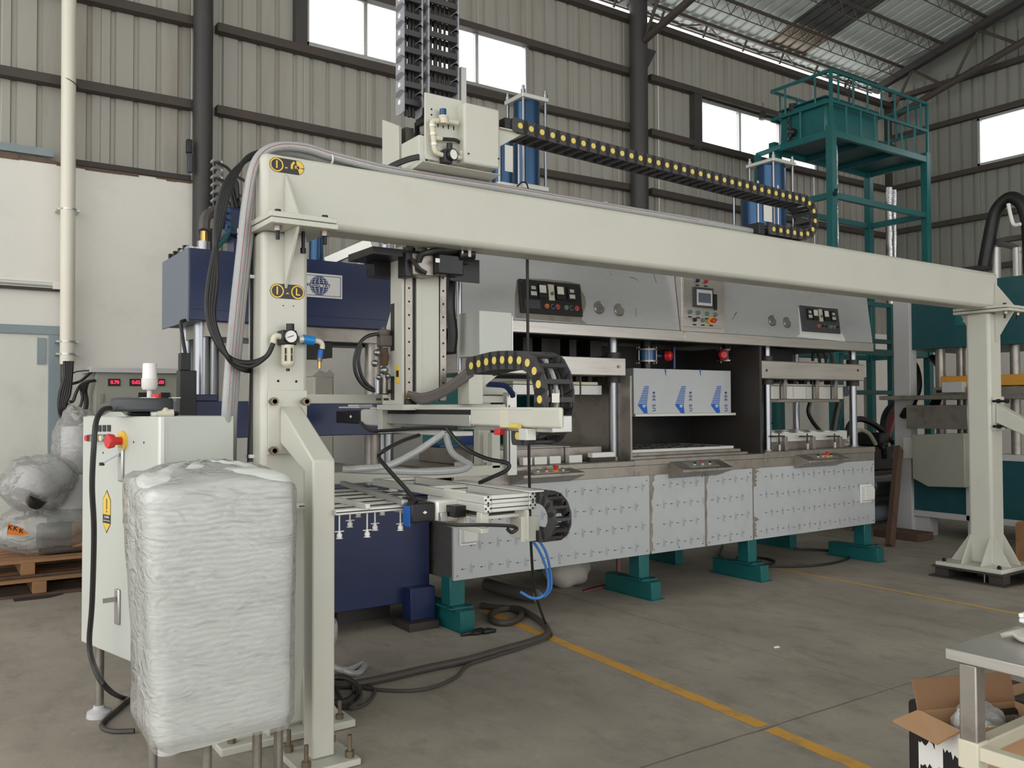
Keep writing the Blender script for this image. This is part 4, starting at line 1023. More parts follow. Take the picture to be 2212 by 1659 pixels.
# stickers
def sticker(px0, py0, px1, py1, l2, torn_):
    a = at(px0, (py0+py1)/2, y=GY); b_ = at(px1, (py0+py1)/2, y=GY); r = (at(0, py0, y=GY).z-at(0, py1, y=GY).z)/2*.0+ (b_.x-a.x)*.205
    zc = (at((px0+px1)/2, py0, y=GY).z+at((px0+px1)/2, py1, y=GY).z)/2; y = GY-.001
    xl, xr = a.x+r, b_.x-r
    pts = [(xl+r*math.cos(t), zc+r*math.sin(t)) for t in [PI/2+PI*i/12 for i in range(13)]]+[(xr+r*math.cos(t), zc+r*math.sin(t)) for t in [-PI/2+PI*i/12 for i in range(13)]]
    o = MB().prism(pts, 'y', y, y+.0008).build('sticker', M['sticker'], gf, smooth=False); o['label'] = 'black rounded sticker with yellow print'
    def ringy(cx, rr, w):
        b = MB(); n = 28; vs = []
        for i in range(n): t = 2*PI*i/n; vs += [(cx+rr*math.cos(t), y-.0006, zc+rr*math.sin(t)), (cx+(rr-w)*math.cos(t), y-.0006, zc+(rr-w)*math.sin(t))]
        b.add(vs, [(2*i, 2*i+1, (2*i+3) % (2*n), (2*i+2) % (2*n)) for i in range(n)]); b.build('sticker_ring', M['yellow'], o, smooth=False)
    ringy(xl, r*.93, r*.17)
    lettering('sticker_text', '1', r*1.45, face_y(xl, y-.0006, zc), M['yellow'], o, True)
    lettering('sticker_text', '-', r*1.2, face_y((xl+xr)/2-(.004 if torn_ else 0), y-.0006, zc-.005), M['yellow'], o, True)
    if not torn_:
        ringy(xr, r*.93, r*.17); lettering('sticker_text', l2, r*1.35, face_y(xr, y-.0006, zc), M['yellow'], o, True)
    else:
        b = MB()
        def arc(t0, t1, r0, r1): 
            n = 8; P_ = [(xr+r0*math.cos(t0+(t1-t0)*i/n), zc+r0*math.sin(t0+(t1-t0)*i/n)) for i in range(n+1)]; Q_ = [(xr+r1*math.cos(t0+(t1-t0)*i/n), zc+r1*math.sin(t0+(t1-t0)*i/n)) for i in range(n+1)]
            b.prism(P_+Q_[::-1], 'y', y-.0006, y)
        arc(.05, 1.75, r*.3, r*.93); arc(-1.2, -.12, r*.3, r*.93); arc(2.1, 3.5, r*.62, r*.93)
        b.build('sticker_print', M['yellow'], o, smooth=False); lettering('sticker_text', l2, r*.7, face_y(xr-.005, y-.001, zc), M['yellow'], o, True)
sticker(582, 340, 657, 378, 'K', True); sticker(583, 611, 658, 649, 'L', False)

# side frame in front of the press, fixed to the left post
sf = thing('side_frame', 'cream tube frame of rails and uprights between the left post and the blue press', 'frame', (2.2, 4.5, 1.05))
SY = 4.5
def rl(px0, py0, px1, py1, m='cream', nm='rail', y=SY, d=.06): return part(nm, M[m], sf, pb(px0, py0, px1, py1, y, d), bevel=.004)
zz = at(900, 1012, y=SY).z
part('rail', M['cream'], sf, (px1_-.05, at(1118, 1012, y=SY).x, SY, SY+.06, 1.065, 1.128), bevel=.004)
part('rail', M['cream'], sf, (px1_-.05, at(845, 860, y=SY).x, SY, SY+.06, 1.512, 1.563), bevel=.004)
part('rail', M['cream'], sf, (px1_-.05, px1_+.05, GB, SY, 1.065, 1.128)); part('rail', M['cream'], sf, (px1_-.05, px1_+.05, GB, SY, 1.512, 1.563))
rl(1063, 935, 1081, 1012, nm='upright', d=.05); rl(1040, 862, 1060, 1000, nm='upright', y=SY+.3, d=.05)
up = part('upright', M['alu'], sf, (at(1096, 930, y=SY-.04).x, at(1117, 930, y=SY-.04).x, SY-.04, SY+.01, 1.06, at(1108, 848, y=SY-.04).z), bevel=.003)
part('scale_strip', M['printd'], up, (at(1099, 930, y=SY-.042).x, at(1102, 930, y=SY-.042).x, SY-.0415, SY-.04, 1.1, 1.5))
rl(1034, 855, 1104, 870, nm='head_beam'); rl(1034, 832, 1104, 853, nm='head_beam', y=SY+.12, d=.1)
rl(1034, 870, 1044, 1005, nm='upright', y=SY+.12)
part('cross_rail', M['cream'], sf, (at(1070, 900, y=SY).x, at(1082, 900, y=SY).x, SY+.05, SY+.5, 1.07, 1.12))
hose('blue_hose', [at(1052, 830, y=4.42), at(1070, 831, y=4.42), at(1092, 834, y=4.42), at(1105, 848, y=4.42), at(1108, 856, y=4.43)], .018, M['navy'], sf)

# ------------------------------------------------------------------ cable chains
def link_mesh(pitch, w, h, key, side_m):
    b = MB(); R = h/2; n = 7; L_ = pitch*.62
    st = [(L_*.9+R*.35*math.sin(t), R*math.cos(t)) for t in [PI*i/n for i in range(n+1)]]+[(-L_*.9-R*.35*math.sin(t), -R*math.cos(t)) for t in [PI*i/n for i in range(n+1)]]
    for s in (-1, 1):
        t = .009; o = s*(w/2)
        b.mt(1 if side_m else 0); b.prism([(p[0], p[1]) for p in st], 'y', o-t*.5, o+t*.5)
        b.mt(0); b.prism([(p[0]*.55+pitch*.18, p[1]*.92) for p in st], 'y', o-s*.011-t*.4, o-s*.011+t*.4)
    for s in (-1, 1):
        b.box(-pitch*.16, pitch*.16, -w/2, w/2, s*R*.86-.005, s*R*.86+.005)
    return b.mesh('chain_link', [M['chain'], M[side_m] if side_m else M['chain']])
def cap_mesh(w, r, m):
    b = MB()
    b.cyl((0, -(w/2+.0045), 0), (0, -(w/2+.0065), 0), r, 14)
    return b.mesh('link_cap', M[m])
def chain(label, path, wvec, pitch, w, h, cap='chaincap', caps=True, side=None, capr=.21, group=None):
    P_ = [Vector(p) for p in path]; W = Vector(wvec).normalized()
    t = thing('cable_chain', label, 'cable chain', P_[0], group=group)
    lm_ = link_mesh(pitch, w, h, 0, side); cm = cap_mesh(w, h*capr, cap)
    # resample at pitch
    out = [P_[0]]; acc = 0.0
    for i in range(len(P_)-1):
        d = P_[i+1]-P_[i]; L_ = d.length; s = pitch-acc
        while s <= L_: out.append(P_[i]+d*(s/L_)); s += pitch
        acc = L_-(s-pitch)
    for i in range(len(out)-1):
        a, b_ = out[i], out[i+1]; tx = (b_-a).normalized(); nz = tx.cross(W).normalized(); c = (a+b_)/2
        mw = Matrix(((tx.x, W.x, nz.x, c.x), (tx.y, W.y, nz.y, c.y), (tx.z, W.z, nz.z, c.z), (0, 0, 0, 1)))
        o = link('chain_link', lm_, t); o.matrix_basis = mw
        if caps:
            k = link('link_cap', cm, o)
    return t
def arc(c, r, a0, a1, n, plane='x'):
    return [(c[0]+r*math.cos(a0+(a1-a0)*i/n), c[1], c[2]+r*math.sin(a0+(a1-a0)*i/n)) if plane == 'x' else (c[0], c[1]-r*math.cos(a0+(a1-a0)*i/n), c[2]+r*math.sin(a0+(a1-a0)*i/n)) for i in range(n+1)]
CY = 3.955                                 # centre plane of the long chain; its near side shows the yellow caps
Y_ = CY-.08
top = [at(px, py, y=Y_) for (px, py) in ((1112, 268), (1200, 294), (1300, 320), (1400, 346), (1500, 372), (1600, 398), (1690, 421), (1738, 431))]
top = curve([(p.x, CY, p.z) for p in top], 6)
e = top[-1]; zb_ = gz1+.05; r_ = (e.z-zb_)/2
loop = arc((e.x, CY, (e.z+zb_)/2), r_, PI/2, -PI/2, 14)
xend = at(1655, 500, y=Y_).x
chain('long black cable chain with yellow caps looping along the top of the gantry beam', [tuple(p) for p in top]+loop[1:]+[(xend, CY, zb_)], (0, 1, 0), .075, .15, .078)
part('chain_anchor', M['black'], gf, (xend-.06, xend, CY-.07, CY+.07, gz1+.003, gz1+.085), bevel=.004)
# clear braided hoses over the left end and along the beam
hz = gz1+.022
def beamtop(px, py, y): return (at(px, py, y=y).x, y, at(px, py, y=y).z)
hs = thing('braided_hoses', 'pair of clear braided hoses rising beside the left post and lying along the beam', 'hose', at(490, 900, y=3.75))
for k, (dx, dy_, st) in enumerate(((0, 0, True), (21, .055, True))):
    pts = [at(487+dx, 1000, y=4.1), at(489+dx, 900, y=3.98), at(497+dx, 780, y=3.95), at(508+dx, 660, y=3.93), at(521+dx, 540, y=3.92), at(532+dx, 440, y=3.92), at(545+dx*.8, 370, y=3.92), at(566+dx*.4, 332, y=3.93), at(605, 316+4*k, y=3.93), at(660, 320+6*k, y=3.93), at(720, 338+5*k, y=3.92)]
    pts = [Vector(p)+Vector((0, dy_, 0)) for p in pts]
    for px in (820, 920, 1060, 1200, 1320):
        x = at(px, 400, y=3.92).x; pts.append(Vector((x, 3.90+dy_+.006*math.sin(px), hz)))
    pts.append(Vector((at(1500, 460, y=3.92).x, 3.9+dy_*.6, hz))); pts.append(Vector((xend-.05, CY, hz+.01)))
    c = curve(pts, 8); MB().tube(c, .0225, 12).build('hose', M['clearhose'], hs)
    MB().tube([p+Vector((0, -.022, .004)) for p in c[:len(c)-8]], .0016, 4).build('stripe', M['hosered'], hs)
for px in (714, 1308):
    x = at(px, 400, y=3.92).x; z = at(714, 345, y=3.92).z if px == 714 else hz
    MB().tube([(x, 3.92+.05*math.cos(t)+.02, z+.03*math.sin(t)) for t in [2*PI*i/14 for i in range(15)]], .005, 5).build('hose_tie', M['white'], hs)
bh = thing('black_air_hoses', 'glossy black air hoses looping from the beam end to the left post regulator', 'hose', at(450, 560, y=3.9))
for k in range(4):
    d = k*5
    pts = [at(560, 328+k*2, y=3.95), at(530-d*.3, 345+k*2, y=3.95), at(500-d, 400, y=3.93), at(474-d*.8+4, 480, y=3.92), at(452+d*1.1, 600, y=3.9), at(448+d*.9, 680, y=3.88), at(468+d*.5, 740-d*.3, y=3.86), at(500, 775+d*.5, y=3.85)]
    if k < 2: pts += [at(540, 783+k*8, y=3.83), at(575, 770, y=3.8), at(590, 742, y=3.8)]
    else: pts += [at(535, 795+k*2, y=4.0), at(560, 792, y=4.15)]
    hose('hose', pts, .0115, M['rubber'], bh, 8)
tk = thing('black_trunking', 'black cable sleeve strapped to the left side of the left gantry post', 'cable', at(550, 1010, y=4.0))
pts = [at(562, 335, y=4.0), at(551, 360, y=4.0), at(546, 420, y=4.0), at(547, 520, y=4.0), at(550, 620, y=4.0), at(551, 760, y=4.0), at(548, 900, y=4.0), at(545, 1010, y=4.0), at(545, 1300, y=4.0), (at(545, 1560, y=4.05).x, 4.05, .05)]
hose('sleeve', pts, .024, M['cable'], tk, 10)
for py in (410, 600, 985): 
    p = at(549, py, y=4.0); part('strap', M['black'] if py == 410 else M['white'], tk, (p.x-.03, px0_+.005, 3.965, 4.035, p.z-.008, p.z+.008), bevel=.002)

# regulator on the left post
rg = thing('air_regulator', 'air filter regulator with round gauge and blue valve on the left gantry post', 'regulator', at(625, 790, y=GY))
y = GY-.05
def pv(px, py, yy=GY-.05): return at(px, py, y=yy)
q = pb(610, 713, 642, 745, GY-.075, .074); part('body', M['black'], rg, q, bevel=.006)
c = pv(627, 727, GY-.077); MB().lathe(c, (0,-1,0), [(0, .032), (.012, .032), (.014, .028), (.010, .027)], 22).build('gauge_bezel', M['black'], rg); MB().cyl(c, c+Vector((0, -.0105, 0)), .0275, 20).build('gauge_face', M['paper'], rg)
MB().bar(c+Vector((-.018, -.012, -.006)), c+Vector((.012, -.012, .005)), .002, .003).build('gauge_needle', M['black'], rg)
c = pv(627, 706); MB().cyl(c+Vector((0, 0, -.03)), c+Vector((0, 0, .014)), .018, 16).build('knob', M['black'], rg)
c = pv(628, 714); MB().cyl(c+Vector((0, 0, -.012)), c, .022, 16).build('knob_collar', M['red'], rg)
c0 = pv(622, 792); c1 = pv(622, 745); MB().lathe(c0, (0,0,1), [(0, .02), (.012, .03), (c1.z-c0.z, .03)], 16).build('bowl', M['beige'], rg)
for (px, py) in ((617, 758), (617, 773), (630, 758), (630, 773)):
    c = pv(px, py, GY-.0795); part('bowl_window', M['black'], rg, (c.x-.004, c.x+.004, GY-.081, GY-.078, c.z-.014, c.z+.014))
c = pv(622, 796); MB().cyl(c, c+Vector((0, 0, -.012)), .009, 8).build('drain', M['black'], rg)
hose('elbow', [pv(610, 728), pv(598, 726), pv(592, 730), pv(590, 742)], .014, M['beige'], rg, 10, 5)
a, b_ = pv(645, 733), pv(655, 733); MB().cyl(a, b_, .016, 12).build('fitting', M['alup'], rg)
a, b_ = pv(655, 733), pv(678, 736); MB().cyl(a, b_, .022, 16).build('slide_valve', M['blue'], rg)
hose('elbow', [pv(678, 736), pv(690, 738), pv(696, 744), pv(696, 754)], .012, M['beige'], rg, 10, 5)
MB().cyl(pv(693, 756), pv(691, 773), .013, 12).build('blue_fitting', M['logo'], rg); MB().cyl(pv(691, 773), pv(690, 781), .012, 6).build('nut', M['rust'], rg); MB().cyl(pv(690, 781), pv(690, 796), .008, 10).build('nipple', M['brass'], rg)

# ------------------------------------------------------------------ transfer carriage with its vertical axis
tc = thing('transfer_carriage', 'cream robot carriage on the gantry beam with a vertical axis hanging behind the beam', 'robot carriage', (2.3, 4.1, 1.5))
UY = 3.95
def u(px0, py0, px1, py1, d, m='cream', nm='housing', y=UY, bevel=.004): return part(nm, M[m], tc, pb(px0, py0, px1, py1, y, d), bevel=bevel)
zs = gz1+.03
cl0 = at(878, 600, y=4.15).x
MB().prism([(4.16, 3.01), (4.36, 3.10), (4.36, 2.66), (4.36, 2.4), (4.16, 2.4)], 'x', at(868, 300, y=4.16).x-.02, at(868, 300, y=4.16).x).build('side_plate', M['cream'], tc, .003)
xA = at(880, 300, y=4.16).x
b = MB().box(xA, xA+.05, 4.18, 4.3, 1.55, 3.02); b.build('guide_rail', M['steelw'], tc)
b = MB().box(xA+.055, xA+.09, 4.16, 4.3, 1.55, 3.0); b.build('rail_spine', M['cream'], tc)
b = MB().box(xA+.095, xA+.14, 4.19, 4.3, 1.55, 3.0); b.build('guide_rail', M['darkiron'], tc)
c = at(903, 283, y=4.15); MB().box(c.x-.015, c.x+.015, 4.152, 4.17, c.z-.05, c.z+.05).build('rail_slot', M['holes'], tc, .008)
fp = u(918, 208, 1001, 350, .012, nm='front_plate', y=3.93)
u(905, 292, 920, 350, .2, nm='side_cheek', y=3.94)
hb_ = pb(1003, 228, 1080, 358, 3.86, .26); part('motor_cover', M['cream'], tc, hb_, bevel=.012)
for (px, py) in ((1012, 332), (1077, 343)):
    c = at(px, py, y=3.859); MB().cyl(c, c+Vector((0, -.003, 0)), .005, 8).build('screw', M['bolt'], tc)
u(996, 232, 1003, 330, .1, 'blackm', 'cover_gap', y=3.96)
# sloped shelf above the beam
z0 = at(905, 352, y=3.84).z; z1 = zs+.01
MB().prism([(3.80, z0), (3.82, z0+.01), (4.2, z0+.01), (4.2, z1), (3.97, z1)], 'x', at(905, 352, y=3.84).x, at(1072, 352, y=3.84).x).build('shelf', M['cream'], tc, .003)
part('saddle', M['cream'], tc, (at(925, 380, y=3.95).x, at(1040, 380, y=3.95).x, 3.99, 4.2, gz1+.004, z1), bevel=.004)
MB().prism([(at(1062, 280, y=3.9).x, at(1062, 272, y=3.9).z), (at(1140, 283, y=3.9).x, at(1140, 283, y=3.9).z), (at(1062, 330, y=3.9).x, at(1062, 326, y=3.9).z)], 'y', 3.90, 3.905).build('chain_bracket', M['cream'], tc)
q0 = at(1085, 276, y=3.9); part('chain_tray', M['cream'], tc, (q0.x-.03, at(1145, 287, y=3.9).x, 3.88, 4.03, q0.z-.012, q0.z-.006))
part('chain_anchor', M['black'], tc, (at(1092, 262, y=3.88).x, at(1113, 262, y=3.88).x, 3.885, 4.025, at(1100, 280, y=3.88).z, at(1100, 254, y=3.88).z), bevel=.003)
# slots on the front plate and air fittings
for i in range(5):
    c = at(946+i*11.3, 270+i*2.2, y=3.93); part('slot', M['holes'], fp, (c.x-.0035, c.x+.0035, 3.9285, 3.931, c.z-.012, c.z+.012), bevel=.002)
for (px, py) in ((932, 236), (932, 248), (995, 250), (995, 262)):
    c = at(px, py, y=3.9295); MB().cyl(c, c+Vector((0, -.001, 0)), .005, 8).build('hole', M['holes'], fp)
ar = thing('carriage_air_unit', 'beige air fittings with a black gauge and blue knob on the carriage front', 'regulator', at(960, 350, y=3.9))
yv = 3.895
def av(px, py, y=yv): return at(px, py, y=y)
MB().cyl(av(957, 252), av(957, 236), .018, 16).build('knob', M['cyl'], ar)
MB().lathe(av(958, 268), (0,0,1), [(0, .026), (.02, .028), (.03, .022), (.036, .026), (.042, .026)], 16).build('valve_body', M['beige'], ar)
MB().cyl(av(967, 262), av(988, 266), .013, 12).build('silencer', M['beige'], ar)
MB().cyl(av(945, 262), av(934, 262), .013, 12).build('fitting', M['beige'], ar)
hose('elbow', [av(946, 261), av(936, 262), av(933, 268), av(934, 278)], .014, M['beige'], ar, 10, 5)
MB().cyl(av(934, 275), av(938, 318), .014, 12).build('riser', M['beige'], ar)
for py in (272, 290, 312): c = av(934+(py-272)*.1, py); MB().cyl(c+Vector((0, 0, -.006)), c+Vector((0, 0, .006)), .018, 12).build('collar', M['alup'], ar)
MB().cyl(av(940, 298), av(954, 300), .013, 12).build('tee', M['beige'], ar)
hose('tube', [av(954, 300), av(970, 301), av(985, 303), av(998, 312, 3.95)], .010, M['cable'], ar)
hose('elbow', [av(937, 315), av(941, 328), av(950, 333), av(960, 336)], .013, M['beige'], ar, 10, 5)
hose('elbow', [av(982, 338), av(994, 341), av(999, 338), av(994, 326)], .013, M['beige'], ar, 10, 5)
c = av(971, 334, 3.87); MB().box(c.x-.028, c.x+.02, 3.87, 3.93, c.z-.045, c.z+.03).build('regulator_body', M['black'], ar, .006)
MB().lathe(c+Vector((.012, 0, 0)), (.2,-1,0), [(0, .031), (.018, .031), (.02, .027), (.016, .026)], 20).build('gauge_bezel', M['black'], ar); MB().cyl(c+Vector((.012, 0, 0)), c+Vector((.0155, -.017, 0)), .026, 18).build('gauge_face', M['paper'], ar)
c = av(971, 318); MB().cyl(c+Vector((0, 0, -.02)), c+Vector((0, 0, .02)), .016, 14).build('knob', M['black'], ar)
for k in range(3): hose('tube', [at(905, 336+3*k, y=3.92), at(880, 342+3*k, y=3.93), at(850, 354+3*k, y=3.94), at(830, 366+2*k, y=3.96)], .009, M['cable'], ar)
# vertical chains going up out of view
for (p0, p1, py, lab) in ((866, 914, 238, 'left of the two vertical cable chains rising from the carriage'), (920, 992, 205, 'wider right vertical cable chain rising from the carriage')):
    xa_, xb_ = at(p0+8, py, y=4.0).x, at(p1, py, y=4.0).x; w = xb_-xa_; cx = (xa_+xb_)/2; z = at((p0+p1)/2, py, y=4.0).z
    ch = chain(lab, [(cx, 4.05, z), (cx, 4.05, 4.6)], (1, 0, 0), .092, w, .085, 'capw', True, 'chainl', .16)
    for k in range(5 if w > .15 else 3):
        xx = xa_+.02+(w-.04)*(k+.5)/(5 if w > .15 else 3)
        hose('cable', [(xx, 4.05, z-.02), (xx+.004, 4.055, (z+4.6)/2), (xx, 4.05, 4.6)], random.choice((.007, .009, .012)), M['cable'], ch, 6, 3)
part('chain_clamp', M['black'], tc, pb(918, 232, 929, 262, 3.98, .1))
al = MB().box(at(996, 200, y=4.05).x, at(1008, 200, y=4.05).x, 4.05, 4.09, gz1, at(1002, 145, y=4.05).z).build('aluminium_mast', M['alu'], tc, .002)

# lower column behind and below the beam
KY = 4.16
zt_, zb2 = gz0+.02, at(900, 866, y=KY).z
xw0, xw1 = at(874, 700, y=KY).x, at(966, 700, y=KY).x
sp = MB().prism([(KY, zt_), (KY+.14, zt_), (KY+.14, 2.02), (KY+.24, 1.86), (KY+.24, zb2-.02), (KY, zb2-.02)], 'x', xw0-.015, xw0).build('side_plate', M['cream'], tc, .003)
for (z0, z1) in ((1.80, 2.06), (1.53, 1.66)):
    MB().box(xw0-.0165, xw0-.014, KY+.09, KY+.135, z0, z1).build('side_slot', M['darkiron'], sp, .012)
o = MB().box(xw0-.0175, xw0-.015, KY+.03, KY+.07, 1.62, 1.72).build('warning_tag', M['yellow'], sp, .01); MB().box(xw0-.0185, xw0-.0176, KY+.035, KY+.065, 1.655, 1.69).build('tag_symbol', M['sticker'], o)
part('column_body', M['cream'], tc, (xw0, xw1, KY+.03, KY+.14, zb2, zt_))
ra = part('guide_rail', M['steelw'], tc, (xw0+.004, xw0+.05, KY, KY+.03, zb2, zt_), bevel=.003)
rb_ = part('guide_rail', M['steelw'], tc, (xw1-.045, xw1-.004, KY, KY+.03, zb2, zt_), bevel=.003)
part('belt_groove', M['blackm'], tc, (xw0+.062, xw0+.105, KY+.012, KY+.03, zb2, zt_))
part('column_cover', M['cream'], tc, (xw0+.108, xw1-.05, KY+.004, KY+.03, zb2+.005, zt_), bevel=.002)
z = zb2+.1
while z < zt_-.15:
    for r_o, x in ((ra, xw0+.027), (rb_, xw1-.025)): MB().cyl((x, KY-.001, z), (x, KY+.002, z), .006, 8).build('rail_hole', M['holes'], r_o)
    z += .073
part('rail_stop', M['yellow'], tc, (xw0+.02, xw0+.06, KY-.01, KY, zb2+.01, zb2+.05)); part('rail_stop', M['blackm'], tc, (xw0-.005, xw0+.06, KY-.03, KY, zb2-.06, zb2+.01), bevel=.004)
# motor group under the beam
part('drive_plate', M['blackm'], tc, (at(800, 530, y=4.12).x, at(1010, 530, y=4.12).x, 4.09, 4.40, gz0-.05, gz0-.012))
part('drive_bracket', M['blackm'], tc, (at(800, 540, y=4.35).x, at(870, 540, y=4.35).x, 4.3, 4.4, gz0-.13, gz0-.05)); 
part('motor_shield', M['blackm'], tc, (at(972, 570, y=4.15).x, at(1036, 570, y=4.15).x, 4.15, 4.156, at(1000, 609, y=4.15).z, gz0-.012), bevel=.002)
gbx = pb(893, 548, 938, 596, 4.05, .11); part('gearbox', M['steelw'], tc, gbx, bevel=.008)
part('gearbox_flange', M['blackm'], tc, pb(876, 545, 894, 598, 4.07, .09), bevel=.004)
a = at(935, 570, y=4.06); b_ = at(990, 562, y=4.06); MB().box(a.x, b_.x, 4.0, 4.1, a.z-.06, a.z+.05).build('motor', M['blackm'], tc, .008)
MB().cyl(at(985, 552, y=4.03), at(1018, 548, y=4.03), .045, 18).build('motor_end', M['blackm'], tc)
MB().cyl(at(945, 542, y=4.02), at(985, 538, y=4.02), .03, 14).build('encoder', M['black'], tc)
lb = at(1014, 548, y=3.99); MB().box(lb.x-.012, lb.x+.006, 3.982, 3.9835, lb.z-.018, lb.z+.018).build('rating_label', M['label'], tc)
lb = at(998, 545, y=3.99); MB().prism([(lb.x-.008, lb.z), (lb.x, lb.z-.013), (lb.x+.008, lb.z), (lb.x, lb.z+.013)], 'y', 3.984, 3.9855).build('rating_label', M['label'], tc)
lb = at(945, 563, y=4.0); MB().box(lb.x-.013, lb.x+.013, 3.998, 3.9995, lb.z-.01, lb.z+.012).build('rating_label', M['alu'], tc)
hose('motor_cable', [at(905, 565, y=4.04), at(912, 550, y=4.02), at(925, 545, y=4.0), at(945, 541, y=4.0), at(960, 540, y=4.0)], .017, M['cable'], tc)
hose('motor_cable', [at(890, 560, y=4.05), at(905, 580, y=4.03), at(920, 590, y=4.03)], .012, M['cable'], tc)
MB().cyl(at(992, 610, y=4.4), at(992, 800, y=4.4), .016, 12).build('shaft', M['chrome'], tc)
hose('flat_hose', [at(975, 600, y=4.35), at(972, 660, y=4.35), at(978, 720, y=4.35), at(974, 760, y=4.36)], .03, M['rubber'], tc)
q = pb(1036, 673, 1106, 770, 4.15, .30); part('terminal_box', M['cabinet'], tc, (at(1036, 720, y=4.15).x, at(1106, 720, y=4.15).x, 4.15, 4.40, q[4], q[5]), bevel=.004)
part('terminal_lid', M['white'], tc, (q[1], q[1]+.008, 4.15, 4.4, q[4]+.005, q[5]-.02))
part('slide_plate', M['cream'], tc, (xw0-.04, xw1+.35, KY-.06, KY+.26, zb2-.05, zb2-.02), bevel=.003)
for px in (820, 836): part('bolt', M['bolt'], tc, pb(px-4, 860, px+4, 865, 4.1, .02))
bk = at(1004, 800, y=4.02)
MB().prism([(at(1003, 880, y=4.05).x, zb2-.02), (at(1003, 800, y=4.05).x, at(1003, 800, y=4.05).z), (at(1033, 800, y=4.05).x, at(1003, 800, y=4.05).z), (at(1033, 800, y=4.05).x, zb2-.02)], 'y', 4.0, 4.12).build('chain_pedestal', M['cream'], tc, .003)
MB().prism([(at(1033, 880, y=4.05).x, at(1033, 845, y=4.05).z), (at(1033, 800, y=4.05).x, at(1003, 800, y=4.05).z), (at(1085, 800, y=4.05).x, at(1003, 800, y=4.05).z)], 'y', 4.05, 4.06).build('chain_wing', M['cream'], tc)
for k in range(4):
    hose('grey_hose', [at(880+k*4, 850+k*3, y=4.12), at(915, 855+k*4, y=4.08), at(960, 838+k*4, y=4.05), at(1003, 806+k*5, y=4.02), at(1020, 795+k*4, y=4.0)], .016, M['hosegrey'], tc, 8)
hose('black_hose', [at(850, 846, y=4.3), at(800, 842, y=4.3), at(772, 815, y=4.3), at(766, 775, y=4.3), at(782, 735, y=4.3), at(810, 722, y=4.3), at(825, 728, y=4.3)], .010, M['rubber'], tc)
hose('black_hose', [at(850, 848, y=4.33), at(815, 846, y=4.33), at(785, 820, y=4.33), at(774, 780, y=4.33), at(780, 745, y=4.33)], .010, M['rubber'], tc)
# vacuum valve cluster left of the column
vc = thing('vacuum_valve_cluster', 'cluster of brown and chrome vacuum valves left of the vertical axis', 'valves', at(828, 850, y=4.3))
def vv(px, py, y=4.3): return at(px, py, y=y)
MB().lathe(vv(829, 725), (0,0,1), [(0, .03), (.01, .036), (.03, .034), (.035, .014), (.045, .014)], 16).build('float_bowl', M['hosegrey'], vc)
MB().box(vv(818, 745).x, vv(843, 745).x, 4.27, 4.33, vv(818, 748).z, vv(818, 724).z).build('valve_body', M['hosegrey'], vc, .006)
MB().lathe(vv(830, 790), (0,0,1), [(0, .02), (.05, .028), (.08, .022), (.1, .022)], 14).build('filter_bowl', M['woodd'], vc)
for (px, py, r) in ((815, 762, .02), (810, 785, .02), (830, 800, .024), (818, 815, .015), (838, 812, .015)): MB().sphere(vv(px, py, 4.27), r, 12, 8).build('fitting', M['chrome'], vc)
MB().cyl(vv(815, 815), vv(815, 850), .018, 10).build('stem', M['chrome'], vc); MB().cyl(vv(830, 810), vv(830, 850), .02, 10).build('stem', M['steelw'], vc)
hose('tube', [vv(838, 812), vv(846, 826), vv(852, 840)], .009, M['clearhose'], vc)

# ------------------------------------------------------------------ transfer arm (runs towards the camera)
ta = thing('linear_robot', 'cream linear robot arm with a rounded cover reaching towards the camera under the beam', 'robot arm', (2.25, 3.6, 1.4))
AX = 2.20; az1 = 1.490; az0 = 1.392
def ya(px): return at(px, 900, x=AX).y
part('arm_cover', M['cream'], ta, (AX, AX+.02, ya(1211), ya(1015), az0+.01, az1), bevel=.012)
part('cover_band', M['beige'], ta, (AX-.001, AX+.021, ya(1098), ya(1080), az0+.008, az1+.001))
part('arm_rail', M['alu'], ta, (AX, AX+.07, ya(1015), ya(835), az0+.005, az1-.035), bevel=.004)
part('arm_slot', M['blackm'], ta, (AX+.004, AX+.07, ya(1018), ya(835), az1-.035, az1-.012))
part('arm_top', M['cream'], ta, (AX-.002, AX+.16, ya(1150), ya(800), az1-.012, az1), bevel=.002)
part('arm_beam', M['alu'], ta, (AX+.03, AX+.14, ya(1180), ya(800), az0-.01, az1-.036), bevel=.003)
part('under_tray', M['alup'], ta, (AX-.01, AX+.1, ya(985), ya(850), az0-.045, az0-.02), bevel=.003)
part('gear_flange', M['cream'], ta, (AX-.03, AX+.09, ya(836), ya(826), az0-.05, az1-.01), bevel=.003)
part('gearbox', M['alup'], ta, (AX-.02, AX+.07, ya(826), ya(785), az0-.01, az1-.01), bevel=.01)
o = part('motor', M['black'], ta, (AX-.02, AX+.06, ya(785), ya(732), az0+.0, az1-.02), bevel=.006)
c = at(758, 900, x=AX-.021); MB().prism([(c.y-.018, c.z), (c.y, c.z-.009), (c.y+.018, c.z), (c.y, c.z+.009)], 'x', AX-.0225, AX-.021).build('rating_label', M['label'], o)
part('limit_plate', M['alup'], ta, (AX-.04, AX+.06, ya(790), ya(745), az1-.004, az1+.004)); part('limit_plate', M['alup'], ta, (AX-.03, AX+.06, ya(785), ya(762), az1+.006, az1+.016))
part('red_stop', M['red'], ta, (AX-.012, AX+.02, ya(1083), ya(1071), az0-.028, az0+.0), bevel=.004)
part('stop_bracket', M['alup'], ta, (AX-.02, AX+.03, ya(1146), ya(1128), az0-.045, az0+.005), bevel=.002)
c = at(1122, 921, x=AX-.02); MB().cyl((AX-.02, c.y+.0, c.z), (AX-.02, c.y+.07, c.z), .012, 12).build('bumper', M['chaincap'], ta)
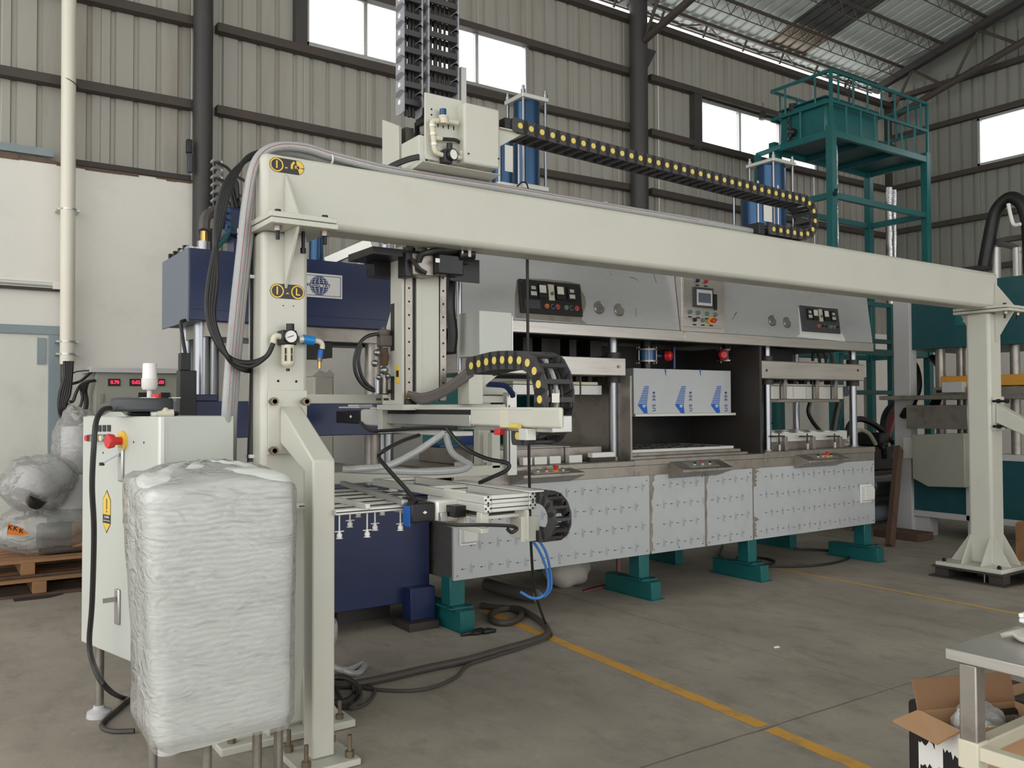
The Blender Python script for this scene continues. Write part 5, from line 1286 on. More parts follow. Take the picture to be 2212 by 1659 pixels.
hose('arm_cable', [at(778, 912, x=AX-.03), at(800, 930, x=AX-.03), at(830, 930, x=AX-.03), at(890, 926, x=AX-.03), at(950, 924, x=AX-.03), at(985, 926, x=AX-.02)], .010, M['cable'], ta)
ax = AX+.11
ytop = at(1010, 790, x=AX+.03).y; zt2 = at(1050, 785, x=AX+.03).z; yb2 = at(1130, 800, x=AX+.03).y; zl = az0-.03; rr = (zt2-zl)/2
path = [(ax, ytop, zt2-.01), (ax, (ytop+yb2)/2, zt2+.012)]+[(ax, yb2-rr*.75*math.sin(PI*i/14), (zt2+zl)/2+rr*math.cos(PI*i/14)) for i in range(15)]+[(ax, ya(1080), zl)]
ch = chain('black cable chain with yellow caps bending down over the transfer arm', curve(path, 4), (1, 0, 0), .068, .15, .085)
for k in range(4):
    hose('cable', [(ax-.05+k*.03, p[1], p[2]) for p in path[::2]], (.014, .01, .012, .008)[k], M['clearhose'] if k % 2 == 0 else M['cable'], ch, 7, 5)
c = path[9]; MB().box(ax-.05, ax-.01, c[1]-.047, c[1]-.045, c[2]-.02, c[2]+.02).build('chain_tag', M['label'], ch)

# ------------------------------------------------------------------ gripper frame and suction cup frame
gr = thing('gripper_frame', 'aluminium profile gripper frame with black motor hanging under the transfer arm', 'gripper', (2.1, 3.5, 1.0))
NY = 3.1; ex0, ex1 = at(1047, 1090, y=NY).x, at(1158, 1090, y=NY).x; ez = at(1047, 1109, y=NY).z; S_ = .036
def extr(nm, x0, x1, y0, y1, z0, ends=True):
    o = part(nm, M['alup'], gr, (x0, x1, y0, y1, z0, z0+S_), bevel=.003)
    if ends:
        b = MB(); cx, cz = (x0+x1)/2, z0+S_/2
        for (dx, dz) in ((0, .013), (0, -.013), (.013, 0), (-.013, 0)): b.cbox((cx+dx, y0-.0005, cz+dz), .008, .001, .008)
        b.build('profile_end', M['holes'], o)['kind'] = 'stuff'
    else: MB().box(x0+.002, x1-.002, y0-.0006, y0, z0+S_*.44, z0+S_*.56).build('profile_slot', M['darkiron'], o)
    return o
for k in range(2):
    z = ez+k*(S_+.001)
    extr('long_profile', ex0, ex0+S_, NY, 4.2 if k else 3.6, z); extr('long_profile', ex1-S_, ex1, NY, 4.2 if k else 3.6, z)
    extr('cross_profile', ex0+S_+.001, ex1-S_-.001, NY+.003, NY+.003+S_, z, False)
extr('cross_profile', ex0+S_+.001, ex1-S_-.001, 3.62, 3.62+S_, ez+S_+.001, False); extr('cross_profile', ex0+S_+.001, ex1-S_-.001, 4.16, 4.2, ez+S_+.001, False)
part('corner_bracket', M['alu'], gr, (ex0+.04, ex0+.08, 3.55, 3.62, ez+.01, ez+.06)); part('corner_bracket', M['alu'], gr, (ex0+.04, ex0+.09, 4.08, 4.16, ez+.01, ez+.06))
part('top_plate', M['alup'], gr, (ex1-.045, ex1+.03, NY-.02, 3.75, ez+2*S_+.003, ez+2*S_+.011), bevel=.002)
part('lower_beam', M['blackm'], gr, (ex0-.06, ex0+.0, 3.25, 4.4, ez-.03, ez+.02), bevel=.003); part('lower_beam', M['alu'], gr, (ex0-.1, ex0-.065, 3.3, 4.4, ez-.05, ez-.01), bevel=.003)
part('hanger', M['cream'], gr, (ex0-.005, ex0+.035, NY+.02, NY+.06, ez-.065, ez), bevel=.003); part('under_plate', M['alup'], gr, (ex0+.04, ex1, NY+.05, NY+.3, ez-.035, ez-.02), bevel=.002)
part('rail_block', M['darkiron'], gr, (ex0+.02, ex1-.02, NY+.08, NY+.2, ez-.02, ez)); part('foot_profile', M['alup'], gr, (ex0-.005, ex0+.035, NY+.02, NY+.4, ez-.09, ez-.066), bevel=.003)
part('side_bracket', M['cream'], gr, (ex1-.06, ex1-.052, NY-.02, NY+.12, ez-.13, ez-.0), bevel=.002); part('side_bracket', M['cream'], gr, (ex1-.08, ex1+.02, NY+.0, NY+.006, ez-.14, ez-.03), bevel=.002)
# gear motor on the left
mx = lambda px: at(px, 1100, y=3.35).x
mzc = at(930, 1104, y=3.35).z
part('motor_plate', M['beige'], gr, (mx(990)-.012, mx(990), 3.28, 3.46, mzc-.085, mzc+.085), bevel=.003)
MB().box(mx(936), mx(990)-.013, 3.32, 3.42, mzc-.05, mzc+.05).build('gearbox', M['alup'], gr, .012)
o = part('motor', M['black'], gr, (mx(884), mx(936)-.002, 3.33, 3.41, mzc-.045, mzc+.04), bevel=.008)
part('motor_band', M['logo'], o, (mx(884)-.004, mx(884), 3.34, 3.40, mzc-.06, mzc+.03))
c = at(918, 1107, y=3.329); MB().prism([(c.x-.011, c.z), (c.x, c.z-.007), (c.x+.011, c.z), (c.x, c.z+.007)], 'y', 3.3275, 3.3295).build('rating_label', M['label'], o)
hose('cable', [at(900, 1085, y=3.34), at(880, 1060, y=3.4), at(835, 1010, y=3.5), at(818, 985, y=3.6), at(835, 970, y=3.6), at(870, 952, y=3.7), at(905, 940, y=3.8)], .010, M['rubber'], gr)
hose('cable', [at(965, 925, y=3.6), at(1000, 965, y=3.5), at(1050, 990, y=3.45), at(1095, 1000, y=3.4), at(1095, 1015, y=3.4), at(1060, 1032, y=3.45), at(1035, 1043, y=3.5)], .010, M['rubber'], gr)
hose('cable', [at(940, 1128, y=3.3), at(980, 1134, y=3.15), at(1040, 1134, y=3.05), at(1100, 1136, y=3.02), at(1116, 1142, y=3.02), at(1105, 1150, y=3.02), at(1096, 1142, y=3.02)], .008, M['cable'], gr)
for k in range(2):
    hose('grey_hose', [at(960, 935, y=3.7), at(900, 975, y=3.75), at(840, 1005, y=3.8), at(780, 1012+k*3, y=3.8), at(745, 1014+k*2, y=3.85)] if k == 0 else [at(962, 935, y=3.7), at(975, 975, y=3.7), at(1000, 995, y=3.7), at(1015, 1005, y=3.7), at(990, 1016, y=3.7), at(920, 1020, y=3.75), at(850, 1018, y=3.8), at(780, 1016, y=3.82), at(740, 1014, y=3.85)], .017, M['clearhose'], gr, 9)
cx_ = ex1+.045; yb3 = NY-.02
zt3, zl3 = ez+.05, ez-.12; rr3 = (zt3-zl3)/2
chain('small black cable chain looping at the near end of the gripper frame', curve([(cx_, 3.5, zt3), (cx_, yb3+.04, zt3)]+[(cx_, yb3-rr3*1.1*math.sin(PI*i/12), (zt3+zl3)/2+rr3*math.cos(PI*i/12)) for i in range(13)]+[(cx_, yb3+.15, zl3)], 4), (1, 0, 0), .042, .085, .05, caps=False)
for k in range(2):
    at_ = thing('blue_air_tube', 'thin blue air tube hanging from the gripper, %s' % ('curling forward at its lower end' if k == 0 else 'the inner one of the pair'), 'tube', at(1180, 1290, y=3.4))
    pts = [at(1140+k*14, 1155, y=3.15), at(1165+k*13, 1190, y=3.2), at(1182+k*7, 1235, y=3.3), at(1184+k*6, 1270, y=3.35), at(1172+k*4, 1288, y=3.4)]
    pts += [at(1150, 1292, y=3.4), at(1125, 1279, y=3.4)] if k == 0 else [at(1168, 1282, y=3.45)]
    hose('tube', pts, .0065, M['bluetube'], at_, 8)
sc_ = thing('suction_cup_frame', 'aluminium slat frame with hanging white suction cups before the blue press', 'suction frame', (1.75, 3.8, 1.0))
sz = at(800, 1108, y=3.42).z
for k in range(6):
    yy = 3.42+k*.16; xl = at(725, 1110, y=3.42).x-.02*k; xr = at(882, 1105, y=3.42).x+.08*min(k, 3)
    s_ = part('slat', M['alup'], sc_, (xl, xr, yy, yy+.028, sz, sz+.024), bevel=.003)
    MB().box(xl+.002, xr-.002, yy-.0006, yy, sz+.009, sz+.014).build('slat_slot', M['darkiron'], s_)
MB().bar((at(782, 1105, y=3.42).x, 3.36, sz+.036), (at(782, 1105, y=3.42).x, 4.3, sz+.036), .022, .022).build('cross_profile', M['alup'], sc_, .003)
MB().bar((at(870, 1100, y=3.42).x, 3.4, sz+.036), (at(870, 1100, y=3.42).x+.1, 4.3, sz+.05), .03, .024).build('cross_profile', M['alu'], sc_, .003)
for (px, py, yy, L_) in ((733, 1144, 3.43, .07), (793, 1146, 3.43, .075), (865, 1132, 3.43, .06), (756, 1134, 3.59, .05), (810, 1136, 3.5, .06), (700, 1131, 3.75, .04), (774, 1125, 3.75, .03), (826, 1121, 3.75, .03), (924, 1134, 3.43, .03), (722, 1122, 3.9, .02)):
    x = at(px, py, y=yy+.015).x; z0 = sz-.001; o = MB().cyl((x, yy+.015, z0-L_), (x, yy+.015, z0), .004, 8).build('cup_stem', M['alup'], sc_)
    MB().lathe((x, yy+.015, z0-L_), (0,0,-1), [(0, .006), (.008, .007), (.01, .011), (.022, .012), (.026, .009), (.03, .016)], 12).build('suction_cup', M['paper'], o)
    MB().box(x-.02, x+.02, yy+.012, yy+.018, z0-L_-.002, z0-L_+.002).build('cup_pin', M['alup'], o)
# ------------------------------------------------------------------ blue hydraulic press
BP = 5.32
hp_ = thing('hydraulic_press', 'navy blue hydraulic press with HUNG TAT plate behind the left gantry post', 'press', (2.1, 5.8, fz(2.1)))
bx0 = at(410, 600, y=BP).x; bx1 = 2.80
bz1 = at(630, 556, y=BP).z; bz0 = at(630, 702, y=BP).z
part('head', M['navy'], hp_, (bx0, bx1, BP, 5.95, bz0, bz1), bevel=.004)
part('head_end_plate', M['navy_side'], hp_, (bx0-.012, bx0, BP+.0, 5.97, bz0-.01, bz1), bevel=.002)
part('head_lip', M['navy'], hp_, (bx0, bx1, BP-.012, BP, bz0, bz0+.065), bevel=.003)
part('slide_plate', M['steelw'], hp_, (bx0+.1, bx1-.08, BP+.05, 5.9, bz0-.09, bz0-.002))
for k in range(4): part('end_bolt', M['bolt'], hp_, (bx0-.012, bx0+.02, 5.42+k*.12, 5.45+k*.12, bz1, bz1+.03))
mt0, mt1 = at(760, 940, y=BP).z, at(760, 873, y=BP).z
part('middle_platen', M['navy'], hp_, (bx0-.02, bx1+.03, BP, 5.95, mt0, mt1+.02), bevel=.004)
part('platen_riser', M['navy'], hp_, (at(412, 860, y=BP).x, at(470, 860, y=BP).x, BP, BP+.3, mt1+.02, at(440, 852, y=BP).z), bevel=.004)
for (px, yy, r, m) in ((436, BP+.14, .05, 'chrome'), (455, BP+.26, .05, 'chrome'), (406, 5.85, .05, 'chrome'), (805, BP+.14, .055, 'steelw'), (834, 5.8, .055, 'chrome')):
    x = at(px, 800, y=yy).x; MB().cyl((x, yy, mt1), (x, yy, bz0+.01), r, 20).build('tie_column', M[m], hp_); MB().cyl((x, yy, .9), (x, yy, mt0), r, 20).build('tie_column', M[m], hp_)
part('ram_block', M['black'], hp_, (at(655, 720, y=BP+.1).x, at(718, 720, y=BP+.1).x, BP+.1, BP+.4, at(680, 772, y=BP+.1).z, bz0-.09))
part('ram_bar', M['blackm'], hp_, (at(700, 745, y=BP+.2).x, at(800, 745, y=BP+.2).x, BP+.2, BP+.4, at(760, 748, y=BP+.2).z, at(760, 740, y=BP+.2).z))
q = (at(388, 830, y=BP-.1).x, at(425, 830, y=BP-.1).x, BP-.1, BP-.02, mt1-.15, at(400, 800, y=BP-.1).z); part('switch_box', M['black'], hp_, q, bevel=.004)
part('switch_post', M['black'], hp_, (at(391, 780, y=BP-.1).x, at(412, 780, y=BP-.1).x, BP-.09, BP-.03, q[5], at(400, 762, y=BP-.1).z), bevel=.004)
hose('switch_cable', [at(400, 764, y=BP-.06), at(393, 720, y=BP-.06), at(391, 697, y=BP-.05), at(400, 692, y=BP-.02)], .011, M['cable'], hp_)
# lower body
lz0, lz1 = .15, at(800, 1078, y=BP).z
part('body', M['navy'], hp_, (bx0, 2.965, BP, 6.0, lz0, lz1), bevel=.004)
part('bed_plate', M['navy'], hp_, (bx0-.02, 2.99, BP-.01, 6.0, lz1+.001, at(800, 1050, y=BP).z), bevel=.004)
for (px, py) in ((701, 1136), (713, 1136)):
    p = at(px, py, y=BP-.001); MB().cyl(p, p+Vector((0, .003, 0)), .011, 12).build('hole', M['holes'], hp_)
ft = MB().box(at(887, 1300, y=5.22).x, at(940, 1300, y=5.22).x, 5.22, 5.34, fz(2.9)+.055, .26).build('foot_bracket', M['navy'], hp_, .004)
part('foot_pocket', M['navy'], ft, (at(895, 1300, y=5.22).x, at(932, 1300, y=5.22).x, 5.2175, 5.221, .09, .235))
part('foot_block', M['darkiron'], hp_, (at(880, 1330, y=5.18).x, at(944, 1330, y=5.18).x, 5.15, 5.4, fz(2.9), fz(2.9)+.055), bevel=.003)
part('foot_block', M['darkiron'], hp_, (bx0+.05, bx0+.3, 5.35, 5.9, fz(1.4), lz0)); part('foot_block', M['darkiron'], hp_, (2.4, 2.8, 5.6, 5.9, fz(2.6), lz0))
# maker's plate
n0, n1 = at(655, 620, y=BP).x, at(739, 620, y=BP).x; w = (n1-n0)*1.55; n0 = n1-w
z0, z1 = at(720, 645, y=BP).z, at(720, 594, y=BP).z
npl = part('maker_plate', M['paper'], hp_, (n0, n1, BP-.004, BP, z0, z1), bevel=.001)
b = MB(); y = BP-.0045; m_ = .012
for (a0, a1, c0, c1) in ((n0+m_, n1-m_, z0+m_, z0+m_+.003), (n0+m_, n1-m_, z1-m_-.003, z1-m_), (n0+m_, n0+m_+.003, z0+m_, z1-m_), (n1-m_-.003, n1-m_, z0+m_, z1-m_)): b.box(a0, a1, y-.0006, y, c0, c1)
b.build('plate_border', M['logod'], npl)['kind'] = 'stuff'
gx, gz, gr_ = at(689, 620, y=BP).x, (z0+z1)/2, (z1-z0)*.41
b = MB(); yy = y-.0002
for sgn in (1, -1):                                      # globe halves above and below the name
    for i in range(4):
        v0, v1 = gr_*(.16+.21*i)*1.0, gr_*(.16+.21*i+.165)
        for j in range(6):
            f0 = lambda v, t: gx+math.sqrt(max(gr_**2-v*v, 0))*math.sin((t)*PI/2*.98)
            t0, t1 = -1+2*j/6+.035, -1+2*(j+1)/6-.035
            v1c = min(v1, gr_*.985)
            P4 = [(f0(v0, t0), gz+sgn*v0), (f0(v0, t1), gz+sgn*v0), (f0(v1c, t1), gz+sgn*v1c), (f0(v1c, t0), gz+sgn*v1c)]
            b.prism(P4, 'y', yy-.0006, yy)
b.build('globe_mark', M['logod'], npl)['kind'] = 'stuff'
lettering('plate_name', 'HUNG TAT', gr_*.46, face_y(gx-.004, yy-.001, gz), M['logod'], npl, True, 1.12)
# things on the press head
MB().cyl((at(683, 520, y=5.6).x, 5.6, bz1), (at(683, 520, y=5.6).x, 5.6, bz1+.5), .05, 18).build('blue_ram', M['cyl'], hp_)
MB().bar(at(705, 566, y=5.5), at(802, 524, y=5.3), .03, .06).build('flat_bar', M['alup'], hp_)
MB().cyl((at(778, 555, y=5.6).x, 5.6, bz1), (at(778, 545, y=5.6).x, 5.6, bz1+.1), .022, 12).build('stub_pipe', M['alup'], hp_)
MB().cyl((at(835, 550, y=5.6).x, 5.6, bz1), (at(835, 540, y=5.6).x, 5.6, bz1+.25), .055, 16).build('foil_pipe', M['chrome'], hp_)
for (px, py) in ((731, 548), (735, 565)): c = at(px, py, y=5.5); MB().sphere(c, .018, 10, 6).build('wing_nut', M['chrome'], hp_)
hose('black_hose', [at(793, 575, y=5.6), at(797, 555, y=5.6), at(803, 535, y=5.5)], .016, M['rubber'], hp_)
MB().cyl(at(440, 540, y=5.55), at(440, 522, y=5.55), .04, 14).build('port', M['chrome'], hp_); MB().cyl(at(441, 524, y=5.55), at(441, 500, y=5.55), .022, 8).build('brass_fitting', M['brass'], hp_)
hose('hose', [at(441, 500, y=5.55), at(442, 478, y=5.6), at(452, 462, y=5.7), at(475, 455, y=5.8)], .035, M['hosegrey'], hp_)
b = MB().cyl(at(455, 470, y=5.9), at(500, 470, y=5.9), .075, 18); b.build('pump_motor', M['hosegrey'], hp_)
part('pump_body', M['navy'], hp_, pb(488, 448, 545, 512, 5.8, .3), bevel=.02)
for k in range(4): c = at(492, 455+k*15, y=5.78); MB().cyl(c, c+Vector((0, -.02, 0)), .018, 6).build('pump_bolt', M['cyl'], hp_)
part('pump_bracket', M['navy'], hp_, (at(505, 520, y=5.85).x, at(548, 520, y=5.85).x, 5.85, 6.0, bz1, at(520, 512, y=5.8).z))
hose('oil_line', [at(470, 535, y=5.7), at(490, 512, y=5.75), at(500, 490, y=5.8)], .012, M['teal'], hp_)
for k in range(3): hose('oil_line', [at(505+k*8, 450, y=5.85), at(500+k*6, 425, y=5.9), at(495+k*5, 400, y=5.95), at(500, 385, y=6.0), at(512, 395+k*12, y=5.9), at(514, 430, y=5.85)], .012, M['cable'], hp_)
part('foil_sheet', M['foil'], hp_, (bx0-.01, at(432, 530, y=BP).x, BP+.02, BP+.25, bz1+.001, bz1+.012))

# teal machine with a blue drum seen behind the press and the forming machine
tm = thing('teal_rear_machine', 'teal cabinet machine standing behind the press, seen under the transfer arm', 'machine', (4.3, 7.2, fz(4.3)))
part('cabinet', M['teal'], tm, (at(1000, 900, y=7.0).x, at(1170, 900, y=7.0).x, 7.0, 7.8, fz(4.5), at(1080, 838, y=7.0).z), bevel=.01)
part('plinth', M['white'], tm, (at(1000, 980, y=6.98).x, at(1170, 980, y=6.98).x, 6.98, 7.0, .98, 1.03))
part('window', M['darkiron'], tm, (at(975, 760, y=7.0).x, at(1015, 760, y=7.0).x, 7.0, 7.3, at(990, 800, y=7.0).z, at(990, 715, y=7.0).z))
dm = thing('blue_drum', 'glossy round blue drum end behind the aluminium uprights', 'drum', (*at(1030, 955, y=6.8).xy, fz(4)))
c = at(1030, 957, y=6.8); MB().lathe((c.x, 6.62, c.z), (0, 1, 0), [(0, .02), (.01, .06), (.04, .085), (.06, .09), (.34, .09), (.38, .07)], 22).build('drum_body', M['logod'], dm)
part('drum_cradle', M['darkiron'], dm, (c.x-.08, c.x+.08, 6.68, 6.95, fz(c.x), c.z-.07))
bb = thing('blue_plastic_bin', 'small blue plastic bin on the press table behind the grey hoses', 'bin', at(960, 1000, y=5.9))
part('bin_body', M['logod'], bb, pb(952, 965, 992, 998, 5.9, .2), bevel=.006); part('bin_rim', M['cyl'], bb, pb(950, 960, 994, 966, 5.89, .22), bevel=.004); 
part('bin_stand', M['darkiron'], bb, (at(955, 990, y=5.95).x, at(990, 990, y=5.95).x, 5.93, 6.08, .95, at(970, 998, y=5.9).z))
for (p0, p1, lab) in ((780, 800, 'narrow grey sack'), (680, 720, 'wide grey sack')): pass
sk = thing('grey_sacks', 'grey folded sack standing on the wall side, seen between press head and platen', 'sack', at(700, 850, y=8.3))
q = pb(678, 812, 722, 858, 8.2, .3); MB().box(q[0], q[1], q[2], q[3], 0.9, q[5]).build('sack_body', M['cloth'], sk, .02)
MB().prism([(q[0]-.01, q[5]), (q[0]+.06, q[5]+.06), (q[0]+.13, q[5]+.03), (q[1]-.05, q[5]+.07), (q[1], q[5]+.02), (q[1], q[5]-.01), (q[0], q[5]-.01)], 'y', q[2], q[3]).build('sack_fold', M['cloth'], sk)
part('sack_table', M['greybox'], sk, (q[0]-.2, q[1]+.2, 8.15, 8.7, fz(2), .9))

# ------------------------------------------------------------------ grey wall panel with red displays
lp = thing('wall_control_panel', 'grey metal control panel with three red number displays on the white wall', 'control panel', at(290, 900, y=8.55))
q = pb(206, 806, 384, 960, 8.45, .43); part('enclosure', M['greybox'], lp, (q[0], q[1], 8.45, 8.88, q[4]-.3, q[5]), bevel=.004)
part('lid', M['greypale'], lp, (q[0]-.05, q[1]+.05, 8.40, 8.9, q[5], q[5]+.045), bevel=.004)
for (px, t) in ((246, '0.70'), (292, '0.02'), (343, '0.00')):
    c = at(px, 826, y=8.449); d = part('display', M['black'], lp, (c.x-.05, c.x+.05, 8.437, 8.45, c.z-.032, c.z+.032), bevel=.002)
    lettering('display_digits', t, .042, face_y(c.x+.006, 8.4355, c.z), M['led'], d, True)
for px in (309, 357):
    c = at(px, 855, y=8.449); part('meter', M['black'], lp, (c.x-.04, c.x+.04, 8.437, 8.45, c.z-.03, c.z+.03))
c = at(220, 860, y=8.449); part('panel_lock', M['steelw'], lp, (c.x-.012, c.x+.012, 8.437, 8.45, c.z-.04, c.z+.04))
c = at(268, 860, y=8.449); part('panel_lock', M['steelw'], lp, (c.x-.04, c.x+.04, 8.437, 8.45, c.z-.012, c.z+.012))

# ------------------------------------------------------------------ white control cabinet
cang = math.radians(14.4)
FL = at(183, 1388, z=.36)                          # far left bottom corner of the door face
dv = Vector((math.sin(cang), -math.cos(cang), 0)); rv = Vector((math.cos(cang), math.sin(cang), 0))
def px_of(p):
    v = p-Vector((0, 0, CAM_H)); return 1106+CAM_F*v.dot(_r)/v.dot(_f), 829.5-CAM_F*v.dot(_u)/v.dot(_f)
def solve(p, d, target):
    lo, hi = 0.0, 3.0
    for _ in range(50):
        mid = (lo+hi)/2
        if px_of(p+d*mid)[0] < target: lo = mid
        else: hi = mid
    return lo
cw = solve(FL, dv, 352); NC = FL+dv*cw; cd_ = solve(NC, rv, 503)
ctop = at(352, 900, x=NC.x).z
cc = thing('control_cabinet', 'pale control cabinet on legs with red stop button behind the wrapped cabinet', 'cabinet', (NC.x, NC.y, 0), cang)
H0 = .36; HT = ctop
# local frame: x along rv, y away from the camera along -dv; near corner at the origin
part('body', M['cabinet'], cc, (0, cd_, 0, cw, H0, HT), bevel=.004, local=True)
door_ = part('door', M['cabinet'], cc, (-.018, -.001, .02, cw-.003, H0+.01, HT-.004), bevel=.003, local=True)
part('edge_strip', M['white'], cc, (-.02, .0, -.004, .018, H0, HT), bevel=.003, local=True)
part('edge_strip', M['cabinet'], cc, (.012, .014, -.0015, .0, H0, HT), local=True)
for (x, y) in ((.06, .06), (cd_-.06, .06), (.05, cw-.05), (cd_-.06, cw-.05)):
    o = MB().cyl((x, y, .04), (x, y, H0), .02, 12).build('leg', M['steelw'], cc, local=True)
    MB().lathe((x, y, 0), (0,0,1), [(0, .058), (.03, .055), (.045, .028), (.06, .026)], 18).build('levelling_foot', M['greypale'], o)
def dpt(px, py):                                     # door face point in local coordinates
    p0 = NC-rv*.018; d = at(px, py, y=1)-Vector((0, 0, CAM_H)); o = Vector((0, 0, CAM_H)); t = (p0-o).dot(rv)/d.dot(rv); q = o+d*t
    return (q-NC).dot(-dv), q.z
def dcyl(px, py, r, l, m, nm, off=0.0, n=16):
    y, z = dpt(px, py); return MB().cyl((-.018-off, y, z), (-.018-off-l, y, z), r, n).build(nm, m, door_)
y, z = dpt(266, 952)
MB().cyl((-.018, y, z), (-.028, y, z), .045, 24).build('stop_collar', M['yellow'], door_)
MB().lathe((-.028, y, z), (-1, 0, 0), [(0, .018), (.03, .018), (.034, .03), (.055, .034), (.062, .03)], 18).build('stop_button', M['red'], door_)
for px, m in ((200, 'red'), (212, 'green'), (222, 'yellow'), (232, 'alup')):
    y, z = dpt(px+4, 946)
    MB().cyl((-.018, y, z), (-.05, y, z), .017, 14).build('button_ring', M['chrome'], door_); MB().cyl((-.05, y, z), (-.06, y, z), .014, 14).build('push_button', M[m], door_)
    MB().box(-.022, -.018, y-.016, y+.016, z+.03, z+.06).build('button_tag', M['black'], door_)
for (px, py) in ((289, 955), (311, 956), (223, 978)): dcyl(px, py, .005, .001, M['holes'], 'hole', 0, 8)
for (py, op) in ((1002, True), (1310, False)):
    y, z = dpt(264 if op else 256, py)
    hd = MB().box(-.03, -.018, y-.022, y+.022, z-.08, z+.08).build('handle', M['alu'], door_, .01)
    if op: MB().bar((-.03, y, z+.045), (-.09, y+.05, z+.0), .012, .008).build('handle_lever', M['chrome'], hd); MB().cyl((-.088, y+.048, z-.006), (-.088, y+.048, z+.008), .012, 8).build('lever_tip', M['black'], hd)
    else: MB().bar((-.03, y, z+.035), (-.08, y+.02, z+.032), .012, .02).build('handle_lever', M['steelw'], hd)
for px in (231, 275):
    y, z = dpt(px, 1105); h = .10; w = .04
    lb = MB().prism([(y-w, z-h*.55), (y, z-h), (y+w, z-h*.55), (y+w, z+h*.55), (y, z+h), (y-w, z+h*.55)], 'x', -.0192, -.0178).build('warning_label', M['sticker'], door_, smooth=False)
    k = .93
    MB().prism([(y-w*k, z-h*.14), (y+w*k, z-h*.14), (y+w*k, z+h*.53), (y, z+h*k), (y-w*k, z+h*.53)], 'x', -.0196, -.0190).build('label_field', M['yellow'], lb, smooth=False)
    MB().prism([(y-w*k, z-h*.54), (y, z-h*k), (y+w*k, z-h*.54)], 'x', -.0196, -.0190).build('label_field', M['yellow'], lb, smooth=False)
    MB().box(-.0199, -.0195, y-.004, y+.004, z+h*.1, z+h*.6).build('label_mark', M['sticker'], lb); MB().box(-.0199, -.0195, y-.004, y+.004, z-.004, z+.005).build('label_mark', M['sticker'], lb)
    XX = Matrix(((0, 0, -1, -.0196), (-1, 0, 0, y), (0, 1, 0, z-h*.26), (0, 0, 0, 1)))
    lettering('label_text', '当心触电', h*.12, XX, M['paper'], lb, True); XX = XX.copy(); XX[2][3] = z-h*.42; lettering('label_text', 'ROBOT WORKING', h*.075, XX, M['paper'], lb, True)
# pendant, lamp and fitting on top
L2W = Matrix.Translation(NC) @ Matrix.Rotation(cang, 4, 'Z')
pd = thing('teach_pendant', 'dark grey round teach pendant lying on a bracket on the control cabinet', 'pendant', at(306, 880, y=4.3))
yq = 4.25
px_c = at(306, 880, y=yq); rw = (at(380, 880, y=yq).x-at(236, 880, y=yq).x)/2; zt = at(306, 860, y=yq).z; zbm = at(306, 889, y=yq).z
b = MB(); pr2 = [(rw*.94*math.cos(t)*(1 if abs(math.cos(t)) < .8 else 1), .13*math.sin(t)) for t in [2*PI*i/28 for i in range(28)]]
b.prism([(px_c.x+p[0], yq+p[1]) for p in pr2], 'z', zbm, zt); b.build('pendant_body', M['darkgrey'], pd, .012)
part('pendant_grip', M['black'], pd, (px_c.x-.05, px_c.x+.15, yq-.08, yq+.08, HT+.001, zbm), bevel=.01)
MB().prism([(at(220, 890, y=yq-.1).x, HT), (at(236, 890, y=yq-.1).x, zbm), (at(262, 890, y=yq-.1).x, zbm), (at(274, 890, y=yq-.1).x, HT)], 'y', yq-.1, yq-.095).build('pendant_bracket', M['cabinet'], pd)
c = at(332, 862, y=yq); MB().cyl((c.x, yq-.05, zt), (c.x, yq-.05, zt+.018), .022, 14).build('stop_button', M['red'], pd)
c = at(323, 865, y=yq); part('pendant_label', M['alup'], pd, (c.x-.05, c.x+.01, yq-.08, yq-.02, zt, zt+.003)); part('pendant_label', M['alup'], pd, (c.x+.08, c.x+.12, yq-.08, yq-.02, zt, zt+.003))
hose('pendant_cable', [at(238, 882, y=yq-.05), at(222, 886, y=yq-.12), at(208, 910, y=4.05), at(203, 960, y=4.02), at(199, 1050, y=4.05), at(203, 1150, y=4.1), at(199, 1300, y=4.2), at(193, 1385, y=4.25), at(200, 1430, y=4.2), at(225, 1480, y=4.0), (*at(262, 1500, z=.03).xy, .015), (*at(320, 1512, z=.03).xy, .015)], .012, M['cable'], pd, 8)
lc = thing('floor_cable', 'black cable bending on the floor beside the cabinet foot and wrapped cabinet', 'cable', at(230, 1570, z=0))
hose('cable', [(*at(px, py, z=.02).xy, fz(1)+.012) for (px, py) in ((310, 1495), (280, 1510), (250, 1535), (223, 1558), (222, 1570), (245, 1578), (290, 1577))], .012, M['cabled'], lc)
sl = thing('signal_lamp', 'white signal lamp on a short stem above the teach pendant', 'lamp', at(322, 866, y=4.33))
c = at(323, 866, y=4.33); zz = lambda py: at(323, py, y=4.33).z
MB().cyl((c.x, 4.33, zz(880)), (c.x, 4.33, zz(842)), .012, 10).build('stem', M['white'], sl)
MB().lathe((c.x, 4.33, zz(842)), (0,0,1), [(0, .03), (.012, .036), (zz(818)-zz(842), .037)], 18).build('base', M['white'], sl)
MB().lathe((c.x, 4.33, zz(818)), (0,0,1), [(0, .033), (zz(785)-zz(818)-.006, .031), (zz(785)-zz(818), .028)], 18).build('lens', M['plasticw'], sl)
part('lamp_foot', M['white'], sl, (c.x-.03, c.x+.03, 4.30, 4.36, HT, zz(880)))
fv = thing('loose_air_fitting', 'beige air fitting lying on top of the control cabinet', 'fitting', at(350, 900, y=4.15))
a, b_ = at(338, 894, y=4.15), at(374, 893, y=4.15)
MB().cyl(a, b_, .02, 14).build('body', M['beige'], fv); MB().cyl(at(326, 895, y=4.15), a, .013, 12).build('nipple', M['white'], fv); c = at(356, 889, y=4.15); MB().sphere(c, .02, 12, 8).build('bulge', M['beige'], fv)

